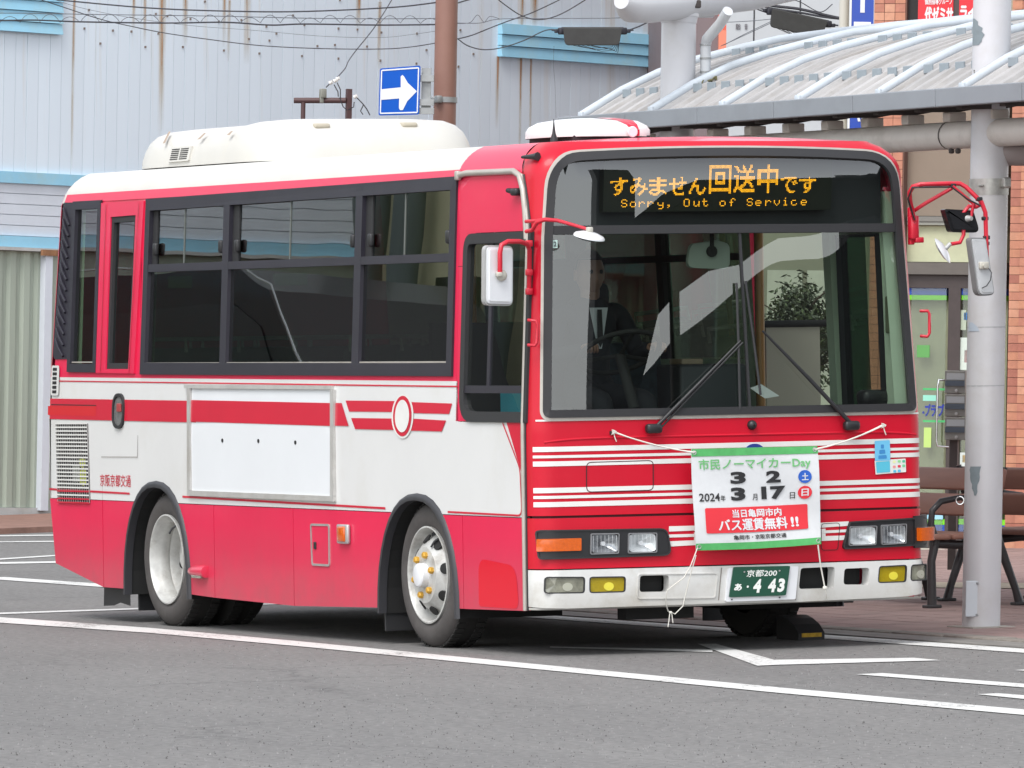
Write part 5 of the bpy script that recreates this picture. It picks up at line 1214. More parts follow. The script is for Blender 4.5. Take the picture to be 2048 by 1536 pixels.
# round-cornered roof ventilator over the front with its painted red mark
c = at_depth(1191, 279, 0) if False else None
va, vb = on_y(1070, 280, 0.42), on_y(1315, 274, 1.35)
cx, cy = -0.95, 1.0
m = MB(); vs = []; NB = 28; lv_ = [(1.0, 0.0), (1.0, 0.035), (0.95, 0.060), (0.80, 0.085), (0.5, 0.10), (0.0, 0.104)]
CV = on_plane(1190, 276, Vector((0, 0, 1)), 2.735)
def vfoot(t, f): 
    c_, s_ = cos(t), sin(t); return (-0.44+0.33*f*math.copysign(abs(c_)**0.6, c_), 0.67+0.29*f*math.copysign(abs(s_)**0.6, s_))
VC = None
def vent_pt(t, f, h):
    x, y = vfoot(t, f); return Vector((x-0.35, y+0.0, 2.725+h))
for f, h in lv_:
    for k in range(NB): vs.append(vent_pt(2*pi*k/NB, max(f, 0.001), h))
m.mi = 0; m.add(vs, [(i*NB+k, i*NB+(k+1) % NB, (i+1)*NB+(k+1) % NB, (i+1)*NB+k) for i in range(len(lv_)-1) for k in range(NB)])
rv = m.build('roof_ventilator', WHITE, bus, smooth=60)
def ventsurf(x, y):
    """height of the ventilator's skin"""
    ux = abs(x+0.79)/0.33; uy = abs(y-0.67)/0.29; f = (ux**(1/0.3)+uy**(1/0.3))**0.3
    f = min(f, 1.0)
    for (f0, h0), (f1, h1) in zip(lv_, lv_[1:]):
        if f1 <= f <= f0 and f0 != f1: return h0+(h1-h0)*(f0-f)/(f0-f1)
    return 0.045
def vmap(x, y, d): return Vector((x, y, 2.725+ventsurf(x, y)+0.003-d))
m = MB(); region(m, [(-0.47, 0.76), (-0.47, 0.82), (-0.54, 0.82), (-0.64, 0.76), (-0.72, 0.66), (-0.68, 0.62), (-0.58, 0.68)], [], vmap, 0.03, 0, 0); m.build('painted_mark', REDS, rv)
for k in range(2):
    pass
sidev = [vent_pt(2*pi*k/200, 1.004, 0.0) for k in range(200)]
m = MB(); seg = [p for p in sidev if p.x > -0.50 and 0.755 < p.y < 0.825]; seg.sort(key=lambda p: p.y)
if len(seg) > 2:
    n = len(seg); m.add([p+Vector((.003, 0, .002)) for p in seg]+[p+Vector((.003, 0, .036)) for p in seg], [(i, i+1, n+i+1, n+i) for i in range(n-1)]); m.build('painted_mark', REDS, rv)
m = MB(); m.lathe([(0.030, 0), (0.026, .003), (0, .003)], Vector((-0.455, 0.775, 2.748)), (1, 0, 0), 18); m.build('painted_mark', MIRB, rv)
m = MB(); m.box2((-1.05, 0.45, 2.68), (-0.50, 0.90, 2.73)); m.build('ventilator_frame', RUBBER, rv)
a = on_y(1108, 278, 0.34); m = MB(); m.lathe([(0.022, -0.03), (0.020, 0.0), (0.010, 0.03), (0.006, 0.06), (0.002, 0.105), (0, .106)], a, (0, 0, 1), 12); m.build('aerial', BLACKP, bus, smooth=60)

# --- cabin
for a_, b_, y0_, y1_ in ((-6.9, -5.85, .06, 2.24), (-4.76, -2.12, .06, 2.24), (-1.03, -.12, .06, 2.24), (-5.849, -4.761, .65, 1.65), (-2.119, -1.031, .65, 1.65)): m = MB(); m.box2((a_, y0_, 0.50), (b_, y1_, 0.56)); m.build('cabin_floor', FLOORM, bus)
m = MB(); m.box2((-1.6, 0.3, .6), (-.62, 1.1, .83)); m.build('cab_platform', FLOORM, bus)
m = MB(); m.box2((-6.85, 0.12, 2.55), (-0.45, 2.18, 2.575)); m.build('cabin_ceiling', CEIL, bus)
m = MB(); region(m, [(-6.9, 0.92), (-1.12, 0.92), (-1.12, 2.55), (-6.9, 2.55)], [[(-5.46, 1.53), (-1.18, 1.53), (-1.18, 2.48), (-5.46, 2.48)], [(-6.62, 1.53), (-5.66, 1.53), (-5.66, 2.46), (-6.62, 2.46)]], rs, 0.5, 0.045, 0); m.build('side_lining', LINER, bus)
# far side lining with window and the glazed front door
FDo = [(on_y(u, v, 2.20).x, on_y(u, v, 2.20).z) for u, v in ((1672, 1000), (1838, 1000), (1815, 455), (1667, 457))]
m = MB(); region(m, [(-6.9, 0.92), (-0.865, 0.92), (-0.865, 2.55), (-6.9, 2.55)], [[(-5.46, 1.53), (-2.0, 1.53), (-2.0, 2.48), (-5.46, 2.48)], [(-1.90, 0.95), (-1.03, 0.95), (-1.03, 2.44), (-1.90, 2.44)]], ls, 0.5, 0.06, 0); m.build('side_lining', LINER, bus)
m = MB(); m.prism([(-5.5, 1.50), (-1.96, 1.50), (-1.96, 2.50), (-5.5, 2.50)], ls, 0.008, 0.012); m.build('window_pane', SIDEGL, bus)
for x in (-5.48, -4.29, -3.1, -2.0): m = MB(); m.prism([(x-.04, 1.5), (x+.04, 1.5), (x+.04, 2.5), (x-.04, 2.5)], ls, -0.01, 0.04); m.build('window_bar', BLACKF, bus)
m = MB(); m.prism([(-5.5, 2.08), (-1.96, 2.08), (-1.96, 2.12), (-5.5, 2.12)], ls, -0.008, 0.04); m.build('window_bar', BLACKF, bus)
lsx = lambda u, v: (on_y(u, v, 2.17).x, on_y(u, v, 2.17).z)
dl, dr = lsx(1685, 640)[0], lsx(1764, 640)[0]
m = MB(); region(m, [(lsx(1668, 640)[0], 0.56), (-0.24, 0.56), (-0.27, 2.42), (lsx(1668, 640)[0], 2.42)], [[(dl, 0.75), (dr, 0.75), (dr, 2.19), (dl, 2.19)]], ls, 0.2, 0.06, 0.05); fd = m.build('passenger_door', LINER, bus)
m = MB(); ring(m, [(dl-.005, 0.745), (dr+.005, 0.745), (dr+.005, 2.195), (dl-.005, 2.195)], 0.014, ls, 0.055, 0.12, None); m.build('door_gasket', RUBBER, fd)
m = MB(); m.prism([(dl, 0.75), (dr, 0.75), (dr, 2.19), (dl, 2.19)], ls, 0.075, 0.08); m.build('window_pane', glass('door_glass', (0.72, 0.80, 0.72), 1.5), fd)
m = MB(); m.prism([(dl, 0.75), (dl+(dr-dl)*.62, 0.75), (dl+(dr-dl)*.62, 2.19), (dl, 2.19)], ls, 0.09, 0.094); m.build('tinted_leaf', glass('green_tint_glass', (0.34, 0.47, 0.42), 1.6), fd)
m = MB(); m.rbox(ls(lsx(1787, 640)[0], 1.76, 0.13), (0.05, 0.03, 0.20), .01); m.build('door_switch_box', mat('switch_olive', (0.15, 0.17, 0.10), 0.5), fd)
m = MB(); m.prism([(-0.27, 0.6), (-0.14, 0.6), (-0.20, 2.42), (-0.27, 2.42)], ls, 0.03, 0.10); m.build('door_post', LINER, fd)
m = MB(); region(m, [(0.985, 1.24), (1.15, 1.24), (1.12, 2.2), (0.945, 2.2)], [], fm, 0.06, 0.035, 0); m.build('corner_pillar_lining', LINER, bus)
# a bulkhead, seats, poles, dash
GREYP = mat('partition_beige', (0.42, 0.40, 0.33), 0.6)
m = MB(); m.box2((-1.62, 0.10, 0.56), (-1.58, 1.05, 1.75)); m.build('driver_partition', mat('dark_partition', (0.03, 0.035, 0.04), 0.5), bus)
s0 = None
def seat(x, y, wdt=0.42):
    m = MB(); m.rbox((x, y, 0.98), (0.42, wdt, 0.12), 0.04); m.rbox((x-.19, y, 1.30), (0.10, wdt, 0.66), 0.045, Matrix.Rotation(radians(-8), 3, 'Y')); return m
for x in (-5.9, -5.1, -4.3, -3.5, -2.7, -2.0):
    for y in (0.38, 0.82):
        if s0 is None:
            s0 = seat(x, y).build('passenger_seat', SEATM, bus, smooth=50); sx = (x, y); m = MB(); m.tube([(x-.2, y-.18, 1.60), (x-.21, y-.18, 1.68), (x-.21, y+.18, 1.68), (x-.2, y+.18, 1.60)], 0.013, 8); m.build('grab_rail', ALU, s0, smooth=60); m = MB(); m.box2((x-.15, y-.03, 0.56), (x+.15, y+.03, 0.92)); m.build('seat_leg', DARK, s0)
        else:
            q = again(s0, (x-sx[0], y-sx[1], 0))
            for ch in list(s0.o.children): c_ = ch.copy(); COL.objects.link(c_); c_.parent = q.o
for x in (-5.9, -5.1, -4.3, -3.5, -2.7): 
    q = again(s0, (x-sx[0], 1.92-sx[1], 0))
    for ch in list(s0.o.children): c_ = ch.copy(); COL.objects.link(c_); c_.parent = q.o
YP = mat('orange_pole', (0.36, 0.17, 0.03), 0.35, coat=0.4)
for (u, v0, v1, x_) in ((1517, 468, 790, -1.75),):
    a = fx(u, v0, x_); b = fx(u, v1, x_); m = MB(); m.tube([(a.x, a.y, 0.56), (a.x, a.y, 2.55)], 0.028, 10); m.build('grab_pole', YP, bus, smooth=60)
for x in (-3.1, -4.7): m = MB(); m.tube([(x, 1.05, 0.56), (x, 1.05, 2.55)], 0.018, 10); m.build('grab_pole', YP, bus, smooth=60)
a, b = fx(1530, 745, -2.1), fx(1636, 652, -2.1); m = MB(); m.box2((-2.12, a.y, a.z-.25), (-2.08, b.y, b.z)); m.build('seat_partition', GREYP, bus)
m = MB(); m.tube([(-2.08, a.y-.02, b.z+.015), (-2.08, b.y+.05, b.z+.015)], 0.02, 8); m.build('partition_rail', DARK, bus, smooth=50)
m = MB(); m.box2((-0.62, 0.14, 0.56), (-0.24, 2.10, 1.20)); m.rbox((-0.42, 1.12, 1.235), (0.40, 1.96, 0.09), 0.035); m.build('dashboard', mat('dash_dark', (0.018, 0.020, 0.022), 0.55), bus, smooth=50)
c0, c1 = fx(1345, 800, -0.95), fx(1478, 727, -0.95); m = MB(); m.rbox(((-1.0), (c0.y+c1.y)/2, (c1.z+0.56)/2), (0.30, c1.y-c0.y, c1.z-0.56), .02); fb = m.build('fare_box', mat('fare_grey', (0.05, 0.055, 0.06), 0.45), bus, smooth=50)
m = MB(); m.rbox((-0.98, c0.y+.10, c1.z+.015), (0.16, 0.13, 0.03), .008); m.build('ticket_slot', mat('ticket_tan', (0.40, 0.30, 0.20), 0.6), fb)
a, b = fx(1508, 790, -0.35), fx(1560, 770, -0.35); m = MB(); m.add([fx(1500, 776, -.36), fx(1522, 768, -.42), fx(1536, 778, -.40), fx(1559, 792, -.34), fx(1530, 797, -.32)], [(0, 1, 2, 3, 4)]); m.build('paper_sheet', MIRB, bus)
c = fx(1752, 795, -0.32); m = MB(); m.rbox(c, (0.12, 0.20, 0.085), 0.03); m.build('dash_box', BLACKP, bus, smooth=50)
c = fx(1414, 503, -0.30); Q = fillet([(c.y-.125, c.z-.085), (c.y+.13, c.z-.095), (c.y+.13, c.z+.04), (c.y+.05, c.z+.06), (c.y-.10, c.z+.04)], 0.04, 4)
m = MB(); m.prism(Q, PF(-0.30), -0.01, 0.02); im = m.build('inner_mirror', mat('inner_mirror_back', (0.30, 0.35, 0.30), 0.4), bus, smooth=50); m = MB(); m.tube([c+Vector((.02, 0.02, 0)), c+Vector((.0, .03, .12)), c+Vector((0, .03, .2))], 0.012, 8); m.lathe([(0.03, 0), (0.03, .015), (0, .015)], c+Vector((.01, .02, 0)), (1, 0, 0), 14); m.build('mirror_stalk', DARK, im, smooth=50)
c = fx(1151, 487, -0.35); m = MB(); m.lathe([(0.055, 0), (0.055, .02), (0.03, .03), (0, .03)], c, (1, 0, 0), 20); m.build('cab_fan', RUBBER, bus, smooth=50)
# steering wheel
SWC = Vector((-0.50, 0.70, 1.58)); axw = Vector((-0.5, 0, 0.86)).normalized(); xw = Vector((0, 1, 0)); yw_ = axw.cross(xw)
m = MB(); m.tube([SWC+(xw*cos(t)+yw_*sin(t))*0.22 for t in [2*pi*k/32 for k in range(32)]], 0.014, 8, closed=True)
for t in (0.4, 2.7, 4.7): m.tube([SWC-axw*.02, SWC+(xw*cos(t)+yw_*sin(t))*0.21], 0.012, 6)
m.tube([SWC-axw*.02, SWC-axw*0.35], 0.03, 8); m.build('steering_wheel', DARK, bus, smooth=60)
m = MB(); m.rbox((-1.00, 0.74, 1.22), (0.45, 0.46, 0.14), 0.05); m.rbox((-1.19, 0.74, 1.60), (0.12, 0.46, 0.72), 0.05); m.rbox((-1.20, 0.74, 2.0), (0.09, 0.26, 0.16), 0.04); m.build('driver_seat', mat('driver_seat_dark', (0.02, 0.02, 0.025), 0.8), bus, smooth=50)
# blinds behind the side glass
BL = mat('yellow_notice', (0.42, 0.42, 0.18), 0.6)
for (u0, v0, u1, v1) in ((337, 577, 384, 551), (548, 571, 614, 545)):
    a, b = on_y(u0, v0, 0.08), on_y(u1, v1, 0.08); m = MB(); m.box2((a.x, 0.078, a.z), (b.x, 0.080, b.z)); m.build('window_notice', BL, bus)

# ------------------------------------------------------------------ the driver, seated behind the wheel
def skin_body(name, joints, edges, mt, parent, lev=2, root=0):
    me = bpy.data.meshes.new(name); T = parent.M.inverted()
    me.from_pydata([T @ Vector(j[0]) for j in joints], edges, []); o = bpy.data.objects.new(name, me); COL.objects.link(o)
    md = o.modifiers.new('skin', 'SKIN'); ss = o.modifiers.new('sub', 'SUBSURF'); ss.levels = lev; ss.render_levels = lev
    md.use_smooth_shade = True
    for i, j in enumerate(joints):
        sv = me.skin_vertices[0].data[i]; sv.radius = (j[1], j[2] if len(j) > 2 else j[1]); sv.use_root = (i == root)
    dg = bpy.context.evaluated_depsgraph_get(); dg.update(); nm = bpy.data.meshes.new_from_object(o.evaluated_get(dg)); bpy.data.objects.remove(o)
    nm.materials.clear(); nm.materials.append(mt); nm.shade_smooth()
    o = bpy.data.objects.new(name, nm); COL.objects.link(o); o.parent = parent.o; return o
DX, DY = -0.98, 0.74
drv = thing('person', 'bus driver in a dark jacket, white shirt and dark tie seated behind the windscreen', 'person', (DX, DY, 1.07))
UNI = mat('dark_uniform', (0.012, 0.013, 0.018), 0.85); SKIN = mat('skin_tone', (0.27, 0.145, 0.10), 0.6); HAIR = mat('dark_hair', (0.008, 0.007, 0.006), 0.6)
J = [((DX, DY, 1.12), 0.15, 0.12), ((DX+.00, DY, 1.30), 0.15, 0.11), ((DX+.01, DY, 1.48), 0.17, 0.12), ((DX+.02, DY, 1.60), 0.12, 0.09), ((DX+.03, DY, 1.68), 0.055, 0.055),
     ((DX+.02, DY-.19, 1.585), 0.065), ((DX+.12, DY-.25, 1.36), 0.05), ((DX+.36, DY-.20, 1.40), 0.037), ((DX+.02, DY+.19, 1.585), 0.065), ((DX+.12, DY+.25, 1.36), 0.05), ((DX+.36, DY+.20, 1.40), 0.037),
     ((DX+.20, DY-.11, 1.12), 0.09), ((DX+.46, DY-.13, 1.13), 0.06), ((DX+.50, DY-.13, 0.80), 0.05), ((DX+.52, DY-.13, 0.63), 0.04), ((DX+.62, DY-.13, 0.61), 0.035),
     ((DX+.20, DY+.11, 1.12), 0.09), ((DX+.46, DY+.13, 1.13), 0.06), ((DX+.50, DY+.13, 0.80), 0.05), ((DX+.52, DY+.13, 0.63), 0.04), ((DX+.62, DY+.13, 0.61), 0.035)]
skin_body('body', J, [(0, 1), (1, 2), (2, 3), (3, 4), (3, 5), (5, 6), (6, 7), (3, 8), (8, 9), (9, 10), (0, 11), (11, 12), (12, 13), (13, 14), (14, 15), (0, 16), (16, 17), (17, 18), (18, 19), (19, 20)], UNI, drv)
hx, hz = DX+.05, 1.80
m = MB(); vs = []; nl, nk = 18, 24
for i in range(nl+1):
    ph = pi*i/nl
    for k in range(nk):
        t = 2*pi*k/nk; x = 0.098*sin(ph)*cos(t); y = 0.076*sin(ph)*sin(t); z = 0.122*cos(ph)
        if z < 0: y *= 1-0.30*(-z/0.122)**1.3; x *= 1-0.12*(-z/0.122)
        if x > 0:
            x *= 0.94
            if abs(y) < 0.018 and -0.045 < z < 0.02: x += 0.020*(0.02-z)/0.065*(1-abs(y)/0.018)      # nose
            if 0.012 < abs(y) < 0.045 and 0.0 < z < 0.03: x -= 0.008                                   # eye sockets
            if abs(y) < 0.028 and -0.078 < z < -0.058: x += 0.005                                      # lips
        vs.append((hx+x, DY+y, hz+z))
m.add(vs, [(i*nk+k, i*nk+(k+1) % nk, (i+1)*nk+(k+1) % nk, (i+1)*nk+k) for i in range(nl) for k in range(nk)])
m.tube([(hx-.01, DY, hz-.19), (hx, DY, hz-.08)], 0.052, 12)
for s_ in (-1, 1): m.rbox((hx-.01, DY+s_*.079, hz-.005), (0.035, 0.014, 0.06), 0.006)
hd_ = m.build('head', SKIN, drv, smooth=70)
m = MB()
for s_ in (-1, 1): m.lathe([(0, 0.008), (0.010, 0.004), (0.012, 0)], (hx+.080, DY+s_*.030, hz+.012), (1, 0, 0), 10)
m.build('eyes', HAIR, hd_, smooth=50)
m = MB(); vs = []
for i in range(8):
    ph = pi*0.52*i/7
    for k in range(nk):
        t = 2*pi*k/nk; rr_ = 1.07; x = 0.098*sin(ph)*cos(t); z = 0.122*cos(ph)
        if x > 0.02 and z < 0.075: z = 0.075+(z-.075)*0.1
        vs.append((hx+x*rr_-.004, DY+0.078*sin(ph)*sin(t)*rr_, hz+z*rr_+.004))
m.add(vs, [(i*nk+k, i*nk+(k+1) % nk, (i+1)*nk+(k+1) % nk, (i+1)*nk+k) for i in range(7) for k in range(nk)]); m.build('hair', HAIR, hd_, smooth=70)
m = MB(); m.add([(DX+.152, DY-.055, 1.62), (DX+.152, DY+.055, 1.62), (DX+.160, DY+.012, 1.40), (DX+.160, DY-.012, 1.40)], [(0, 1, 2, 3)]); m.build('shirt_front', mat('shirt_white', (0.6, 0.62, 0.65), 0.7), drv)
m = MB(); m.add([(DX+.163, DY-.014, 1.61), (DX+.163, DY+.014, 1.61), (DX+.168, DY+.018, 1.44), (DX+.168, DY, 1.405), (DX+.168, DY-.018, 1.44)], [(0, 1, 2, 3, 4)]); m.build('tie', HAIR, drv)
for s_ in (-1, 1):       # hands closed on the rim, fingers as separate bent chains
    w0 = Vector((DX+.375, DY+s_*.20, 1.405)); hj = [(tuple(w0), 0.024, 0.018), (tuple(w0+Vector((.05, 0, .012))), 0.036, 0.018), (tuple(w0+Vector((.085, 0, .012))), 0.038, 0.016)]
    he = [(0, 1), (1, 2)]; b0 = 3
    for k in range(4):
        y = (k-1.5)*0.019; L = (0.9, 1.0, 0.95, 0.75)[k]
        hj += [(tuple(w0+Vector((.090, y, .016))), 0.009), (tuple(w0+Vector((.090+.028*L, y, .012))), 0.0085), (tuple(w0+Vector((.090+.034*L, y, -.012))), 0.008), (tuple(w0+Vector((.090+.014*L, y, -.026))), 0.0075)]
        he += [(2, b0), (b0, b0+1), (b0+1, b0+2), (b0+2, b0+3)]; b0 += 4
    hj += [(tuple(w0+Vector((.030, -s_*.030, .008))), 0.011), (tuple(w0+Vector((.060, -s_*.048, -.004))), 0.010), (tuple(w0+Vector((.085, -s_*.040, -.014))), 0.009)]
    he += [(1, b0), (b0, b0+1), (b0+1, b0+2)]
    skin_body('hand', hj, he, SKIN, drv, 1)

drv.o.location.z += 0.20
# ------------------------------------------------------------------ banner tied across the front, wheel chock
bn = thing('banner', 'white cloth banner with green hems and Japanese dates tied across the bus front', 'banner', fm(0.1, 0.54, -0.06))
BC = [on_x(1392, 1101, 0.09), on_x(1643, 1088, 0.09), on_x(1633, 892, 0.075), on_x(1381, 898, 0.075)]
def bm_(a, b, d=0.0):
    p = BC[0]*(1-a)*(1-b)+BC[1]*a*(1-b)+BC[2]*a*b+BC[3]*(1-a)*b
    wv = 0.014*sin(a*5.2+b*2)*(0.35+0.65*sin(pi*b))+0.006*sin(b*7+a*3)+0.004*sin(a*17+b*9)
    dy = -0.006*sin(pi*b)*(0.5-a)*2+0.004*sin(b*9)*(a-.5)
    return p+Vector((wv-d, dy, -0.006*sin(pi*a)*(1-b)))
CLOTH = mat('banner_cloth', (0.66, 0.67, 0.68), 0.75, var=0.04, scale=9, bump=0.15, bscale=30); HEM = mat('banner_green', (0.085, 0.40, 0.12), 0.75, var=0.12, scale=18)
GLT = mat('banner_light_green', (0.16, 0.48, 0.18), 0.7); INK = mat('banner_ink', (0.02, 0.02, 0.022), 0.7); BREDm = mat('banner_red', (0.72, 0.03, 0.045), 0.7); BBLU = mat('banner_blue', (0.02, 0.11, 0.50), 0.7)
def grid(mb, a0, a1, b0, b1, fmap, d, na=24, nb=20):
    vs = [fmap(a0+(a1-a0)*i/na, b0+(b1-b0)*j/nb, d) for j in range(nb+1) for i in range(na+1)]
    mb.add(vs, [(j*(na+1)+i, j*(na+1)+i+1, (j+1)*(na+1)+i+1, (j+1)*(na+1)+i) for j in range(nb) for i in range(na)])
m = MB(); grid(m, 0, 1, 0, 1, bm_, 0, 40, 36); grid(m, 0, 1, 0, 1, bm_, 0.002, 40, 36); m.build('cloth', CLOTH, bn, smooth=80)
for b0, b1 in ((0, 0.068), (0.925, 1)): m = MB(); grid(m, 0, 1, b0, b1, bm_, -0.003, 40, 2); m.build('hem', HEM, bn, smooth=80)
def bt(txt, x0, y0, x1, y1, mt, bold=0.02, d=-0.004): m = MB(); letter(m, txt, (x0, y0, x1, y1), bm_, d, bold); m.build('lettering', mt, bn)
bt('市民ノーマイカーDay', 0.055, 0.775, 0.935, 0.895, GLT, 0.022)
bt('3', 0.305, 0.645, 0.425, 0.765, INK, 0.05); bt('2', 0.590, 0.645, 0.705, 0.765, INK, 0.05)
bt('3', 0.300, 0.480, 0.420, 0.610, INK, 0.05); bt('17', 0.545, 0.480, 0.74, 0.610, INK, 0.05)
bt('2024', 0.045, 0.480, 0.205, 0.560, INK, 0.015); bt('年', 0.212, 0.482, 0.25, 0.538, INK, 0.02)
bt('月', 0.475, 0.478, 0.512, 0.540, INK, 0.015); bt('日', 0.775, 0.478, 0.812, 0.540, INK, 0.015)
for cy_, mt, ch in ((0.695, BBLU, '土'), (0.535, BREDm, '日')):
    m = MB(); m.prism([(0.885+0.052*cos(t*pi/14), cy_+0.066*sin(t*pi/14)) for t in range(28)], bm_, -0.0045, -0.0035); m.build('day_disc', mt, bn)
    bt(ch, 0.860, cy_-.035, 0.910, cy_+.035, MIRB, 0.03, -0.0058)
m = MB(); P = rr(0.085, 0.165, 0.905, 0.415, 0.015); region(m, P, [], lambda a, b, d: bm_(a, b, d), 0.05, -0.004, 0); m.build('red_panel', BREDm, bn, smooth=80)
bt('当日亀岡市内', 0.295, 0.315, 0.695, 0.392, MIRB, 0.03, -0.006); bt('バス運賃無料', 0.185, 0.185, 0.735, 0.300, MIRB, 0.03, -0.006); bt('!!', 0.765, 0.195, 0.83, 0.295, MIRB, 0.03, -0.006)
bt('亀岡市・京阪京都交通', 0.295, 0.095, 0.72, 0.140, INK, 0.022)
for (a, b) in ((0.022, 0.965), (0.978, 0.965), (0.022, 0.035), (0.978, 0.035)):
    m = MB(); c = bm_(a, b, -.004); m.tube([c+Vector((0, .010*cos(t), .010*sin(t))) for t in [2*pi*k/12 for k in range(12)]], 0.0028, 5, closed=True); m.build('eyelet', ALU, bn, smooth=60)
def rope(pts, r=0.0042): m = MB(); m.tube(pts, r, 6); return m.build('tie_cord', ROPE, bn, smooth=60)
def sag(a, b, s_, n=12, sw=Vector((0, 0, 0))): return [a.lerp(b, k/n)+Vector((0, 0, -s_*4*(k/n)*(1-k/n)))+sw*4*(k/n)*(1-k/n) for k in range(n+1)]
hkL, hkR = fm(*fs(1224, 864), -0.02), fm(*fs(1762, 851), -0.02)
rope(sag(hkL, bm_(0.02, 0.965, -.006), 0.012)); rope(sag(hkL+Vector((0, 0, .004)), bm_(0.03, 0.97, -.006), 0.018), .0035)
rope(sag(hkR, bm_(0.98, 0.965, -.006), 0.012)); rope(sag(hkR+Vector((0, 0, .005)), bm_(0.97, 0.97, -.006), 0.016), .0035)
for hk in (hkL, hkR):
    m = MB(); m.tube([hk+Vector((0.006, .014*cos(t*1.7), .012*sin(t*2.3))) for t in range(9)], 0.0042, 5); m.tube([hk, hk+Vector((.005, .006, -.03)), hk+Vector((.004, .015, -.05))], 0.003, 5); m.build('knot', ROPE, bn, smooth=60)
X_ = 0.10
rope([fx(1395, 1096, X_), fx(1382, 1130, X_), fx(1368, 1155, X_-.01), fx(1335, 1180, X_-.02), fx(1331, 1205, X_-.06), fx(1336, 1222, X_-.08), fx(1350, 1228, X_-.08), fx(1366, 1212, X_-.06), fx(1377, 1165, X_-.02), fx(1392, 1110, X_)], 0.0032)
m = MB(); m.tube([fx(1340, 1224, .02), fx(1338, 1240, .02), fx(1336, 1254, .02)], .003, 5); m.tube([fx(1343, 1224, .02), fx(1346, 1246, .02)], .003, 5); m.rbox(fx(1341, 1225, .02), (.014, .016, .014), .004); m.build('knot', ROPE, bn, smooth=60)
rope([fx(1636, 1090, X_), fx(1641, 1130, X_-.01), fx(1649, 1172, X_-.02), fx(1650, 1178, X_-.02)], 0.0042); rope([fx(1650, 1178, X_-.02), fx(1653, 1190, X_-.02), fx(1652, 1200, X_-.05)], 0.003)
m = MB(); m.rbox(fx(1650, 1176, X_-.02), (.02, .022, .02), .006); m.build('knot', ROPE, bn, smooth=60)

ck = thing('wheel_chock', 'black wheel chock with a yellow patch at the front tyre beside the kerb', 'wheel chock', (-1.0, 2.02, 0))
a = ground(1632, 1281); b = ground(1575, 1283)
cb = fx(1604, 1281, -1.02); 
cM = (lambda a_, b_, d: Vector((-1.16+a_, 1.92+d, b_)))
m = MB(); m.prism([(0, 0.0), (0.26, 0.0), (0.26, 0.04), (0.20, 0.085), (0.12, 0.115), (0.05, 0.13), (0, 0.13)], cM, 0.03, 0.19); m.build('block', RUBBER, ck)
m = MB(); m.box((-0.898, 2.03, 0.028), (0.004, 0.12, 0.022)); m.build('yellow_patch', mat('chock_yellow', (0.55, 0.33, 0.02), 0.6, var=.3, scale=20), ck)

# ------------------------------------------------------------------ plumb frames for walls, poles and boards
class Wall:
    """a plumb plane: a runs along it, b up it, c towards the camera side"""
    def __init__(s, o, d):
        s.o = Vector(o); up = TRUE_UP; d = Vector((d[0], d[1], 0)); d -= up*d.dot(up); s.d = d.normalized(); s.up = up; s.n = s.d.cross(up).normalized()
        if s.n.dot(CAM-s.o) < 0: s.n = -s.n
        s.M = Matrix(((s.d.x, s.n.x, up.x, s.o.x), (s.d.y, s.n.y, up.y, s.o.y), (s.d.z, s.n.z, up.z, s.o.z), (0, 0, 0, 1)))
    def ab(s, u, v, c=0.0):
        q = on_plane(u, v, s.n, s.n.dot(s.o)+c)-s.o; return (q.dot(s.d), q.dot(s.up))
def fmw(a, b, d=0.0): return Vector((a, -d, b))       # local: y is towards the camera; depth d goes inwards
def slab(a0, b0, a1, b1, c0=0.0, c1=0.02): m = MB(); m.box2((a0, c0, b0), (a1, c1, b1)); return m

